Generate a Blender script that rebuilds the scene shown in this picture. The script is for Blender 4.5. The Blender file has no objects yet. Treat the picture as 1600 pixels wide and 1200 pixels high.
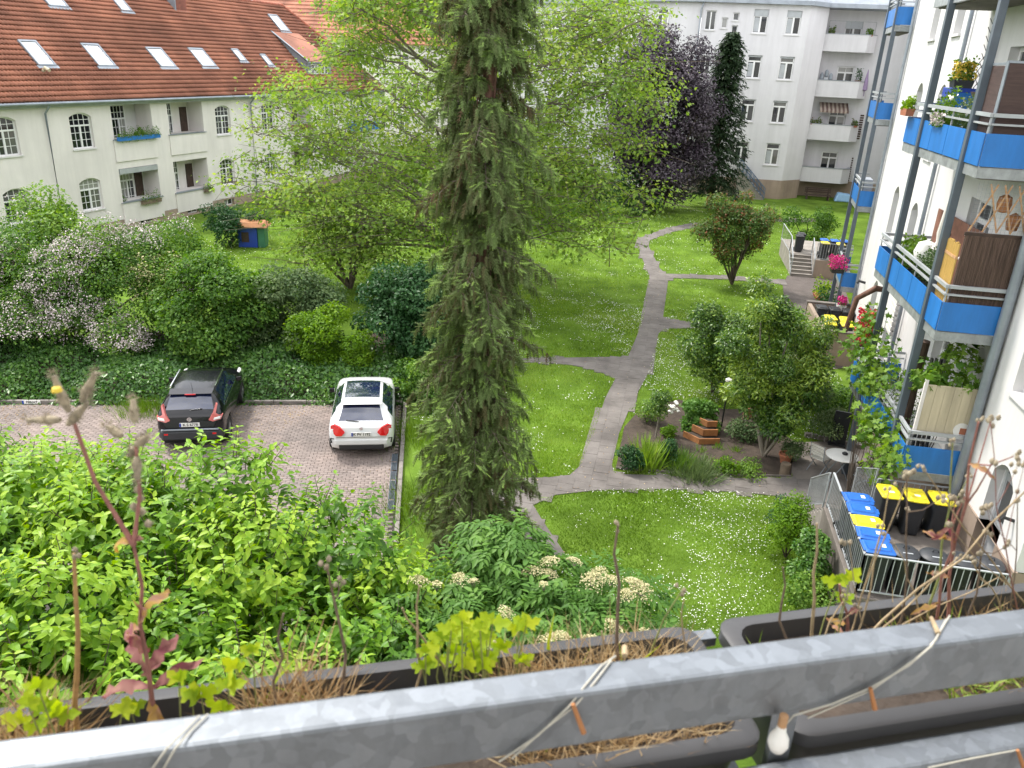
import bpy, math, random
import numpy as np
from mathutils import Matrix, Vector
random.seed(7)
rng = np.random.default_rng(11)
R = math.radians
sc = bpy.context.scene
col = sc.collection

# ---------------------------------------------------------------- camera
FPX, PITCH, ROLL, HEAD, EYE = 1240.0, R(22.2), R(2.75), R(-10.2), 10.3
_fw = Vector((math.sin(HEAD) * math.cos(PITCH), math.cos(HEAD) * math.cos(PITCH), -math.sin(PITCH)))
_r0 = Vector((math.cos(HEAD), -math.sin(HEAD), 0))
_u0 = _r0.cross(_fw)
CR = _r0 * math.cos(ROLL) + _u0 * math.sin(ROLL)
CU = _u0 * math.cos(ROLL) - _r0 * math.sin(ROLL)
cam = bpy.data.cameras.new('camera')
cam.sensor_width = 36.0
cam.lens = FPX * 36 / 1600
cam.clip_start = 0.05
cam.clip_end = 600
cam.dof.use_dof = True
cam.dof.focus_distance = 20
cam.dof.aperture_fstop = 10
camo = bpy.data.objects.new('camera', cam)
col.objects.link(camo)
camo.matrix_world = Matrix(((CR.x, CU.x, -_fw.x, 0), (CR.y, CU.y, -_fw.y, 0), (CR.z, CU.z, -_fw.z, EYE), (0, 0, 0, 1)))
sc.camera = camo

# ---------------------------------------------------------------- daylight: bright thin cloud, sun soft, from the far left
SUN_AZ, SUN_EL = R(-62), R(56)          # azimuth clockwise from +Y
world = bpy.data.worlds.new('World')
sc.world = world
world.use_nodes = True
nt = world.node_tree
nt.nodes.clear()
wo = nt.nodes.new('ShaderNodeOutputWorld')
bg = nt.nodes.new('ShaderNodeBackground')
sky = nt.nodes.new('ShaderNodeTexSky')
sky.sky_type = 'NISHITA'
sky.sun_disc = False
sky.sun_elevation = SUN_EL
sky.sun_rotation = SUN_AZ
tc = nt.nodes.new('ShaderNodeTexCoord')
nz = nt.nodes.new('ShaderNodeTexNoise')
nz.inputs['Scale'].default_value = 2.6
nz.inputs['Detail'].default_value = 7
nz.inputs['Roughness'].default_value = 0.62
mr = nt.nodes.new('ShaderNodeMapRange')
mr.inputs['From Min'].default_value = 0.36
mr.inputs['From Max'].default_value = 0.6
mr.inputs['To Min'].default_value = 0.45
mr.inputs['To Max'].default_value = 0.96
mixw = nt.nodes.new('ShaderNodeMix')
mixw.data_type = 'RGBA'
mixw.inputs['B'].default_value = (14.2, 14.2, 14.2, 1)
nt.links.new(tc.outputs['Generated'], nz.inputs['Vector'])
nt.links.new(nz.outputs['Fac'], mr.inputs['Value'])
nt.links.new(mr.outputs['Result'], mixw.inputs['Factor'])
nt.links.new(sky.outputs['Color'], mixw.inputs['A'])
nt.links.new(mixw.outputs['Result'], bg.inputs['Color'])
bg.inputs['Strength'].default_value = 0.1
nt.links.new(bg.outputs['Background'], wo.inputs['Surface'])
sl = bpy.data.lights.new('sun', 'SUN')
sl.energy = 2.2
sl.angle = R(8)
sl.color = (1.0, 0.95, 0.87)
so = bpy.data.objects.new('sun', sl)
col.objects.link(so)
_sd = Vector((math.sin(SUN_AZ) * math.cos(SUN_EL), math.cos(SUN_AZ) * math.cos(SUN_EL), math.sin(SUN_EL)))
so.rotation_euler = _sd.to_track_quat('Z', 'Y').to_euler()
so.location = (-20, 20, 40)
vs = sc.view_settings
vs.view_transform = 'Standard'
vs.look = 'None'
vs.exposure = 1.12
vs.gamma = 1
vs.use_curve_mapping = False
cy = sc.cycles
cy.max_bounces = 4
cy.diffuse_bounces = 2
cy.glossy_bounces = 2
cy.transmission_bounces = 2
cy.transparent_max_bounces = 4
cy.use_adaptive_sampling = True
cy.adaptive_threshold = 0.015
cy.use_denoising = True
cy.use_light_tree = False
world.cycles.sampling_method = 'NONE'
cy.caustics_reflective = False
cy.caustics_refractive = False


# ---------------------------------------------------------------- ground point under a view ray (layout survey)
def ray(u, v):
    return _fw + CR * ((u - 800) / FPX) - CU * ((v - 600) / FPX)


def G(u, v, z=0.0):
    d = ray(u, v)
    t = (z - EYE) / d.z
    return Vector((d.x * t, d.y * t, z))


def G2(pts, z=0.0):
    return [tuple(G(u, v, z)[:2]) for u, v in pts]


def onplane(u, v, p0, n):
    d = ray(u, v)
    q = Vector((p0[0], p0[1], 0))
    n = Vector((n[0], n[1], 0))
    t = n.dot(q) / n.dot(d)
    return Vector((d.x * t, d.y * t, EYE + d.z * t))


# ---------------------------------------------------------------- mesh builder
class MB:
    def __init__(self):
        self.v, self.f = [], []

    def add(self, vs, fs):
        o = len(self.v)
        self.v += [tuple(map(float, p)) for p in vs]
        self.f += [tuple(o + i for i in f) for f in fs]
        return self

    def box(self, c, s, rz=0.0, taper=1.0):
        hx, hy, hz = s[0] / 2, s[1] / 2, s[2] / 2
        ca, sa = math.cos(rz), math.sin(rz)
        P = []
        for dz, k in ((-hz, taper), (hz, 1.0)):
            for dx, dy in ((-hx, -hy), (hx, -hy), (hx, hy), (-hx, hy)):
                x, y = dx * k, dy * k
                P.append((c[0] + x * ca - y * sa, c[1] + x * sa + y * ca, c[2] + dz))
        return self.add(P, [(3, 2, 1, 0), (4, 5, 6, 7), (0, 1, 5, 4), (1, 2, 6, 5), (2, 3, 7, 6), (3, 0, 4, 7)])

    def b2(self, a, b):
        return self.box([(a[i] + b[i]) / 2 for i in range(3)], [abs(b[i] - a[i]) for i in range(3)])

    def hexa(self, P):
        return self.add(P, [(3, 2, 1, 0), (4, 5, 6, 7), (0, 1, 5, 4), (1, 2, 6, 5), (2, 3, 7, 6), (3, 0, 4, 7)])

    def tube(self, pts, rad, n=8, cap=True):
        pts = [Vector(p) for p in pts]
        if not hasattr(rad, '__len__'):
            rad = [rad] * len(pts)
        rings, base = [], len(self.v)
        up = None
        for i, p in enumerate(pts):
            t = (pts[min(i + 1, len(pts) - 1)] - pts[max(i - 1, 0)])
            if t.length < 1e-9:
                t = Vector((0, 0, 1))
            t.normalize()
            if up is None:
                up = Vector((0, 0, 1)) if abs(t.z) < 0.9 else Vector((1, 0, 0))
            a = t.cross(up)
            if a.length < 1e-6:
                a = t.orthogonal()
            a.normalize()
            b = t.cross(a)
            up = -b if False else up
            for k in range(n):
                w = 2 * math.pi * k / n
                q = p + (a * math.cos(w) + b * math.sin(w)) * rad[i]
                self.v.append(tuple(q))
        for i in range(len(pts) - 1):
            for k in range(n):
                k2 = (k + 1) % n
                self.f.append((base + i * n + k, base + i * n + k2, base + (i + 1) * n + k2, base + (i + 1) * n + k))
        if cap:
            self.f.append(tuple(base + k for k in range(n))[::-1])
            self.f.append(tuple(base + (len(pts) - 1) * n + k for k in range(n)))
        return self

    def bar(self, p0, p1, w, h, up=(0, 0, 1)):
        p0, p1 = Vector(p0), Vector(p1)
        t = (p1 - p0).normalized()
        a = t.cross(Vector(up))
        if a.length < 1e-6:
            a = t.orthogonal()
        a.normalize()
        b = a.cross(t)
        a *= w / 2
        b *= h / 2
        return self.hexa([p0 - a - b, p0 + a - b, p0 + a + b, p0 - a + b, p1 - a - b, p1 + a - b, p1 + a + b, p1 - a + b][0:4] +
                         [p1 - a - b, p1 + a - b, p1 + a + b, p1 - a + b])

    def lathe(self, prof, c=(0, 0, 0), n=16, sx=1.0, sy=1.0):
        base = len(self.v)
        for r, z in prof:
            for k in range(n):
                w = 2 * math.pi * k / n
                self.v.append((c[0] + r * sx * math.cos(w), c[1] + r * sy * math.sin(w), c[2] + z))
        for i in range(len(prof) - 1):
            for k in range(n):
                k2 = (k + 1) % n
                self.f.append((base + i * n + k, base + i * n + k2, base + (i + 1) * n + k2, base + (i + 1) * n + k))
        if prof[0][0] > 1e-4:
            self.f.append(tuple(base + k for k in range(n))[::-1])
        if prof[-1][0] > 1e-4:
            self.f.append(tuple(base + (len(prof) - 1) * n + k for k in range(n)))
        return self

    def prism(self, poly, z0, z1):
        n = len(poly)
        ar = sum(poly[i][0] * poly[(i + 1) % n][1] - poly[(i + 1) % n][0] * poly[i][1] for i in range(n))
        if ar < 0:
            poly = poly[::-1]
        P = [(x, y, z0) for x, y in poly] + [(x, y, z1) for x, y in poly]
        F = [tuple(range(n - 1, -1, -1)), tuple(range(n, 2 * n))]
        F += [(i, (i + 1) % n, n + (i + 1) % n, n + i) for i in range(n)]
        return self.add(P, F)

    def mesh(self, name):
        m = bpy.data.meshes.new(name)
        m.from_pydata(self.v, [], self.f)
        m.update()
        return m


def link(o, parent=None):
    col.objects.link(o)
    if parent is not None:
        o.parent = parent
    return o


def smooth(m, ang=None):
    m.polygons.foreach_set('use_smooth', [True] * len(m.polygons))
    if ang is not None:
        m.set_sharp_from_angle(angle=R(ang))


def rootloc(p):
    v = Vector((0, 0, 0))
    while p is not None:
        v += p.location
        p = p.parent
    return v


def part(name, mb, mat, parent=None, world=True, sm=None, bev=0.0):
    """one mesh object; world=True: the builder holds world coordinates and the (unrotated) parent is only a translation"""
    if world and parent is not None:
        L = rootloc(parent)
        mb.v = [(x - L.x, y - L.y, z - L.z) for x, y, z in mb.v]
    m = mb.mesh(name)
    m.materials.append(mat)
    if sm is not None:
        smooth(m, sm)
    o = bpy.data.objects.new(name, m)
    link(o, parent)
    if bev:
        b = o.modifiers.new('edge', 'BEVEL')
        b.width = bev
        b.segments = 2
        b.limit_method = 'ANGLE'
    return o


def tag(o, label=None, cat=None, group=None, kind=None):
    if label:
        o['label'] = label
    if cat:
        o['category'] = cat
    if group:
        o['group'] = group
    if kind:
        o['kind'] = kind
    return o


def thing(name, label, cat, loc=(0, 0, 0), rz=0.0, group=None):
    o = bpy.data.objects.new(name, None)
    o.empty_display_size = 0.2
    o.location = loc
    o.rotation_euler = (0, 0, rz)
    link(o)
    return tag(o, label, cat, group)


def copy_tree(o, parent=None):
    c = o.copy()
    col.objects.link(c)
    c.parent = parent
    for ch in list(o.children):
        copy_tree(ch, c)
    return c


def np_mesh(name, V, F, mat, tint=None, parent=None, sm=False, world=True):
    V = np.asarray(V, dtype=np.float32)
    F = np.asarray(F, dtype=np.int32)
    if world and parent is not None:
        V = V - np.array(rootloc(parent), dtype=np.float32)
    m = bpy.data.meshes.new(name)
    k = F.shape[1]
    m.vertices.add(len(V))
    m.vertices.foreach_set('co', V.ravel())
    m.loops.add(F.size)
    m.loops.foreach_set('vertex_index', F.ravel())
    m.polygons.add(len(F))
    m.polygons.foreach_set('loop_start', np.arange(0, F.size, k, dtype=np.int32))
    m.polygons.foreach_set('loop_total', np.full(len(F), k, dtype=np.int32))
    if tint is not None:
        a = m.attributes.new('tint', 'FLOAT', 'POINT')
        a.data.foreach_set('value', np.asarray(tint, dtype=np.float32))
    m.update()
    m.validate()
    if sm:
        smooth(m)
    m.materials.append(mat)
    o = bpy.data.objects.new(name, m)
    return link(o, parent)


# ---------------------------------------------------------------- materials
def srgb(r, g, b):
    f = lambda c: (c / 255 / 12.92) if c / 255 <= 0.04045 else ((c / 255 + 0.055) / 1.055) ** 2.4
    return (f(r), f(g), f(b))


def mat(name, c, rough=0.6, var=0.12, scale=3.0, bump=0.0, bscale=40.0, metal=0.0, c2=None, lo=0.35, hi=0.65, coat=0.0, spec=0.5, detail=6, stretch=None):
    """principled material, base colour broken up by two octaves of position noise, optional second colour in patches, fine bump"""
    m = bpy.data.materials.new(name)
    m.use_nodes = True
    n = m.node_tree
    bs = n.nodes['Principled BSDF']
    bs.inputs['Roughness'].default_value = rough
    bs.inputs['Metallic'].default_value = metal
    bs.inputs['Specular IOR Level'].default_value = spec
    if coat:
        bs.inputs['Coat Weight'].default_value = coat
        bs.inputs['Coat Roughness'].default_value = 0.04
    g = n.nodes.new('ShaderNodeNewGeometry')
    src = g.outputs['Position']
    if stretch:
        mp = n.nodes.new('ShaderNodeMapping')
        mp.inputs['Scale'].default_value = stretch
        n.links.new(src, mp.inputs['Vector'])
        src = mp.outputs['Vector']
    t = n.nodes.new('ShaderNodeTexNoise')
    t.inputs['Scale'].default_value = scale
    t.inputs['Detail'].default_value = detail
    t.inputs['Roughness'].default_value = 0.65
    n.links.new(src, t.inputs['Vector'])
    r = n.nodes.new('ShaderNodeValToRGB')
    r.color_ramp.elements[0].position = lo
    r.color_ramp.elements[1].position = hi
    a = tuple(max(0, x * (1 - var)) for x in c)
    b = c2 if c2 else tuple(min(1, x * (1 + var)) for x in c)
    r.color_ramp.elements[0].color = (*a, 1)
    r.color_ramp.elements[1].color = (*b, 1)
    n.links.new(t.outputs['Fac'], r.inputs['Fac'])
    n.links.new(r.outputs['Color'], bs.inputs['Base Color'])
    if bump:
        t2 = n.nodes.new('ShaderNodeTexNoise')
        t2.inputs['Scale'].default_value = bscale
        t2.inputs['Detail'].default_value = 4
        n.links.new(src, t2.inputs['Vector'])
        bp = n.nodes.new('ShaderNodeBump')
        bp.inputs['Strength'].default_value = bump
        bp.inputs['Distance'].default_value = 0.02
        n.links.new(t2.outputs['Fac'], bp.inputs['Height'])
        n.links.new(bp.outputs['Normal'], bs.inputs['Normal'])
    return m


def leafmat(name, cols, rough=0.5, trans=0.4, spec=0.2, nscale=0.6):
    """foliage: colour picked per leaf (tint attribute) along a ramp, thin leaves let light through"""
    m = bpy.data.materials.new(name)
    m.use_nodes = True
    n = m.node_tree
    bs = n.nodes['Principled BSDF']
    out = n.nodes['Material Output']
    bs.inputs['Roughness'].default_value = rough
    bs.inputs['Specular IOR Level'].default_value = spec
    at = n.nodes.new('ShaderNodeAttribute')
    at.attribute_name = 'tint'
    r = n.nodes.new('ShaderNodeValToRGB')
    el = r.color_ramp.elements
    while len(el) < len(cols):
        el.new(0.5)
    for i, c in enumerate(cols):
        el[i].position = i / (len(cols) - 1)
        el[i].color = (*c, 1)
    n.links.new(at.outputs['Fac'], r.inputs['Fac'])
    tr = n.nodes.new('ShaderNodeBsdfTranslucent')
    mx = n.nodes.new('ShaderNodeMixShader')
    mx.inputs['Fac'].default_value = trans
    hs = n.nodes.new('ShaderNodeHueSaturation')
    hs.inputs['Saturation'].default_value = 1.2
    hs.inputs['Value'].default_value = 1.5
    hs.inputs['Hue'].default_value = 0.49
    n.links.new(r.outputs['Color'], bs.inputs['Base Color'])
    n.links.new(r.outputs['Color'], hs.inputs['Color'])
    n.links.new(hs.outputs['Color'], tr.inputs['Color'])
    n.links.new(bs.outputs['BSDF'], mx.inputs[1])
    n.links.new(tr.outputs['BSDF'], mx.inputs[2])
    n.links.new(mx.outputs['Shader'], out.inputs['Surface'])
    return m


def glassmat(name, c=(0.02, 0.025, 0.03), rough=0.03, spec=0.8):
    m = bpy.data.materials.new(name)
    m.use_nodes = True
    bs = m.node_tree.nodes['Principled BSDF']
    bs.inputs['Base Color'].default_value = (*c, 1)
    bs.inputs['Roughness'].default_value = rough
    bs.inputs['Specular IOR Level'].default_value = spec
    return m


M = {}
M['cream'] = mat('cream_render', (0.72, 0.68, 0.66), 0.85, 0.05, 0.35, 0.15, 60)
M['white_wall'] = mat('white_render', (0.66, 0.65, 0.65), 0.85, 0.05, 0.3, 0.12, 60)
M['far_wall'] = mat('pale_grey_render', (0.63, 0.62, 0.645), 0.88, 0.05, 0.25, 0.1, 60)
M['plinth'] = mat('beige_plinth_render', (0.33, 0.255, 0.20), 0.9, 0.1, 0.8, 0.15, 60)
M['white_paint'] = mat('white_window_paint', (0.74, 0.74, 0.74), 0.35, 0.03, 2)
M['glass'] = glassmat('dark_window_glass')
_n = M['glass'].node_tree                     # what stands behind each pane differs: dark room, curtain, blind
_oi = _n.nodes.new('ShaderNodeObjectInfo')
_cr = _n.nodes.new('ShaderNodeValToRGB')
_cr.color_ramp.interpolation = 'CONSTANT'
for _p, _c in ((0.0, (0.012, 0.014, 0.017)), (0.45, (0.035, 0.038, 0.04)), (0.72, (0.12, 0.12, 0.115)), (0.86, (0.26, 0.26, 0.25))):
    _e = _cr.color_ramp.elements[0] if _p == 0.0 else _cr.color_ramp.elements.new(_p)
    _e.color = (*_c, 1)
_cr.color_ramp.elements[-1].position = 1.0
_n.links.new(_oi.outputs['Random'], _cr.inputs['Fac'])
_n.links.new(_cr.outputs['Color'], _n.nodes['Principled BSDF'].inputs['Base Color'])
M['glass_sky'] = glassmat('roof_window_glass', (0.80, 0.82, 0.85), 0.06, 1.0)
M['glass_sky'].node_tree.nodes['Principled BSDF'].inputs['Metallic'].default_value = 0.85
M['zinc'] = mat('zinc_sheet', (0.27, 0.30, 0.34), 0.45, 0.15, 1.5, metal=0.4)
M['zinc_light'] = mat('zinc_light', (0.38, 0.40, 0.42), 0.5, 0.12, 1.5, metal=0.2)
M['steel'] = mat('grey_painted_steel', (0.085, 0.105, 0.13), 0.45, 0.12, 2.0)
M['steel_light'] = mat('galvanised_fascia', (0.33, 0.35, 0.36), 0.5, 0.2, 6.0, metal=0.3)
M['blue'] = mat('blue_balcony_panel', (0.018, 0.165, 0.50), 0.45, 0.1, 2.5, stretch=(1, 1, 0.3))
M['tile'] = mat('red_roof_tile', (0.315, 0.12, 0.076), 0.8, 0.38, 0.33, 0.2, 30, c2=(0.45, 0.185, 0.115), lo=0.28, hi=0.66, detail=12)
M['soot_tile'] = mat('ridge_tile', (0.27, 0.08, 0.045), 0.8, 0.3, 1.5)
M['brick_red'] = mat('chimney_brick', (0.2, 0.07, 0.05), 0.85, 0.3, 3)
M['concrete'] = mat('concrete', (0.27, 0.245, 0.22), 0.9, 0.18, 1.8, 0.3, 50)
M['concrete_dark'] = mat('weathered_concrete', (0.16, 0.14, 0.125), 0.92, 0.3, 1.2, 0.3, 40)
M['asphalt'] = mat('asphalt', (0.105, 0.088, 0.08), 0.92, 0.22, 1.3, 0.4, 90)
M['joint'] = mat('joint_soil', (0.05, 0.043, 0.037), 0.95, 0.3, 5)
M['paver'] = mat('paver_grey_red', (0.205, 0.178, 0.166), 0.9, 0.2, 0.35, 0.3, 80, c2=(0.295, 0.235, 0.21), detail=9)
M['slab'] = mat('path_slab', (0.145, 0.128, 0.118), 0.92, 0.2, 0.9, 0.35, 70, c2=(0.20, 0.18, 0.167), detail=9)
M['kerb'] = mat('kerb_stone', (0.2, 0.18, 0.165), 0.9, 0.2, 3, 0.3, 60)
M['lawn'] = mat('lawn_turf', (0.085, 0.165, 0.02), 0.95, 0.32, 0.6, 0.8, 35, c2=(0.175, 0.285, 0.04), lo=0.3, hi=0.72, detail=12, spec=0.05)
M['soil'] = mat('garden_soil', (0.055, 0.04, 0.03), 0.95, 0.4, 2.5, 0.8, 25)
M['bark'] = mat('bark', (0.085, 0.065, 0.05), 0.9, 0.4, 4, 0.8, 18, stretch=(1, 1, 0.25))
M['bark_pale'] = mat('pale_bark', (0.2, 0.175, 0.14), 0.85, 0.4, 3, 0.5, 18, stretch=(1, 1, 0.4))
M['twig'] = mat('grey_brown_twig', (0.10, 0.078, 0.06), 0.9, 0.3, 6)
M['bark_red'] = mat('red_brown_bark', (0.13, 0.065, 0.045), 0.9, 0.4, 5, 0.8, 20, stretch=(1, 1, 0.25))
M['wood'] = mat('weathered_wood', (0.16, 0.12, 0.085), 0.8, 0.3, 4, 0.3, 40)
M['wood_orange'] = mat('orange_stained_wood', (0.33, 0.14, 0.05), 0.7, 0.25, 4, 0.2, 40)
M['wood_pale'] = mat('pale_lattice_wood', (0.45, 0.26, 0.13), 0.7, 0.2, 6)
M['wood_dark'] = mat('dark_brown_wood', (0.05, 0.03, 0.022), 0.75, 0.3, 5, 0.2, 40)
M['black_plastic'] = mat('black_plastic', (0.016, 0.017, 0.019), 0.5, 0.15, 4)
M['grey_plastic'] = mat('dark_grey_plastic', (0.028, 0.031, 0.037), 0.5, 0.12, 4)
M['lid_blue'] = mat('blue_bin_lid', (0.018, 0.125, 0.48), 0.42, 0.06, 5)
M['lid_yellow'] = mat('yellow_bin_lid', (0.72, 0.60, 0.025), 0.42, 0.06, 5)
M['white_plastic'] = mat('white_plastic', (0.72, 0.71, 0.68), 0.45, 0.05, 5)
M['rubber'] = mat('tyre_rubber', (0.012, 0.012, 0.012), 0.85, 0.2, 8)
M['alloy'] = mat('alloy_wheel', (0.45, 0.46, 0.47), 0.3, 0.1, 6, metal=0.7)
M['chrome'] = mat('chrome', (0.7, 0.7, 0.72), 0.12, 0.03, 6, metal=1.0)
M['car_black'] = mat('black_car_paint', (0.004, 0.004, 0.007), 0.25, 0.1, 2, coat=0.55, spec=0.2)
M['car_white'] = mat('white_car_paint', (0.68, 0.69, 0.70), 0.3, 0.02, 2, coat=0.8)
M['car_glass'] = glassmat('sky_tinted_car_glass', (0.010, 0.016, 0.05), 0.02, 1.0)  # dark glass; blue of the reflected sky is put into the base colour
M['car_glass'].node_tree.nodes['Principled BSDF'].inputs['Coat Weight'].default_value = 1.0
M['tail_red'] = glassmat('red_tail_lamp', (0.62, 0.012, 0.016), 0.12, 0.7)
M['tail_pink'] = glassmat('pale_red_tail_lamp', (0.55, 0.14, 0.13), 0.12, 0.8)
M['plate_white'] = mat('number_plate_white', (0.74, 0.74, 0.72), 0.4, 0.02, 6)
M['plate_blue'] = mat('number_plate_blue', (0.015, 0.05, 0.33), 0.4, 0.02, 6)
M['ink'] = mat('black_ink', (0.012, 0.012, 0.012), 0.5, 0.02, 6)
M['terracotta'] = mat('terracotta', (0.36, 0.13, 0.07), 0.8, 0.2, 8)
M['canvas'] = mat('off_white_canvas', (0.62, 0.6, 0.55), 0.85, 0.1, 5)
M['cream_board'] = mat('cream_screen_board', (0.47, 0.41, 0.29), 0.75, 0.16, 1.6, 0.1, 30, stretch=(3, 3, 0.4))
M['reed'] = mat('reed_mat', (0.115, 0.075, 0.058), 0.9, 0.5, 22, 0.6, 60, stretch=(2, 2, 0.06))
M['mesh_screen'] = mat('brown_privacy_fabric', (0.062, 0.038, 0.034), 0.85, 0.2, 6, 0.2, 90, stretch=(0.3, 0.3, 4))
M['bamboo'] = mat('bamboo_yellow', (0.52, 0.33, 0.09), 0.65, 0.2, 10, 0.3, 50, stretch=(4, 4, 0.2))
M['red_brown'] = mat('red_brown_fabric', (0.20, 0.09, 0.06), 0.85, 0.2, 4)
M['magenta'] = mat('magenta_petals', (0.62, 0.02, 0.22), 0.6, 0.3, 30)
M['red_petal'] = mat('red_petals', (0.55, 0.02, 0.04), 0.6, 0.3, 30)
M['white_petal'] = mat('white_petals', (0.78, 0.77, 0.72), 0.7, 0.05, 30)
M['cream_petal'] = mat('cream_blossom', (0.50, 0.46, 0.25), 0.75, 0.12, 12)
M['pink_petal'] = mat('pale_pink_blossom', (0.60, 0.52, 0.52), 0.75, 0.2, 12)
M['yellow_petal'] = mat('yellow_petals', (0.66, 0.48, 0.05), 0.6, 0.2, 20)
M['sage'] = mat('light_blue_plastic', (0.24, 0.42, 0.62), 0.4, 0.05, 5)


def galvanised(name, base=(0.21, 0.228, 0.25)):
    m = bpy.data.materials.new(name)
    m.use_nodes = True
    n = m.node_tree
    bs = n.nodes['Principled BSDF']
    bs.inputs['Metallic'].default_value = 0.75
    g = n.nodes.new('ShaderNodeNewGeometry')
    dn = n.nodes.new('ShaderNodeTexNoise')
    dn.inputs['Scale'].default_value = 30
    n.links.new(g.outputs['Position'], dn.inputs['Vector'])
    ad = n.nodes.new('ShaderNodeMix')
    ad.data_type = 'VECTOR'
    ad.inputs['Factor'].default_value = 0.035
    n.links.new(g.outputs['Position'], ad.inputs['A'])
    n.links.new(dn.outputs['Color'], ad.inputs['B'])
    v = n.nodes.new('ShaderNodeTexVoronoi')
    v.inputs['Scale'].default_value = 60
    n.links.new(ad.outputs['Result'], v.inputs['Vector'])
    sp = n.nodes.new('ShaderNodeSeparateColor')
    n.links.new(v.outputs['Color'], sp.inputs['Color'])
    r = n.nodes.new('ShaderNodeValToRGB')
    r.color_ramp.elements[0].position = 0.25
    r.color_ramp.elements[1].position = 0.95
    r.color_ramp.elements[0].color = (*[x * 0.93 for x in base], 1)
    r.color_ramp.elements[1].color = (*[min(1, x * 1.17) for x in base], 1)
    n.links.new(sp.outputs['Red'], r.inputs['Fac'])
    n.links.new(r.outputs['Color'], bs.inputs['Base Color'])
    r2 = n.nodes.new('ShaderNodeMapRange')
    r2.inputs['To Min'].default_value = 0.42
    r2.inputs['To Max'].default_value = 0.55
    n.links.new(sp.outputs['Green'], r2.inputs['Value'])
    n.links.new(r2.outputs['Result'], bs.inputs['Roughness'])
    return m




def grime(m, lo=0.86, stretch=(1.6, 1.6, 0.16), scale=1.0, p0=0.3, p1=0.62):
    """weather streaks running down a surface"""
    n = m.node_tree
    bs = n.nodes['Principled BSDF']
    src = bs.inputs['Base Color'].links[0].from_socket
    g = n.nodes.new('ShaderNodeNewGeometry')
    mp = n.nodes.new('ShaderNodeMapping')
    mp.inputs['Scale'].default_value = stretch
    t = n.nodes.new('ShaderNodeTexNoise')
    t.inputs['Scale'].default_value = scale
    t.inputs['Detail'].default_value = 8
    t.inputs['Roughness'].default_value = 0.7
    r = n.nodes.new('ShaderNodeMapRange')
    r.inputs['From Min'].default_value = p0
    r.inputs['From Max'].default_value = p1
    r.inputs['To Min'].default_value = lo
    r.inputs['To Max'].default_value = 1.0
    mx = n.nodes.new('ShaderNodeMix')
    mx.data_type = 'RGBA'
    mx.blend_type = 'MULTIPLY'
    mx.inputs['Factor'].default_value = 1.0
    cb = n.nodes.new('ShaderNodeCombineColor')
    n.links.new(g.outputs['Position'], mp.inputs['Vector'])
    n.links.new(mp.outputs['Vector'], t.inputs['Vector'])
    n.links.new(t.outputs['Fac'], r.inputs['Value'])
    for k in ('Red', 'Green', 'Blue'):
        n.links.new(r.outputs['Result'], cb.inputs[k])
    n.links.new(src, mx.inputs['A'])
    n.links.new(cb.outputs['Color'], mx.inputs['B'])
    n.links.new(mx.outputs['Result'], bs.inputs['Base Color'])


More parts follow.
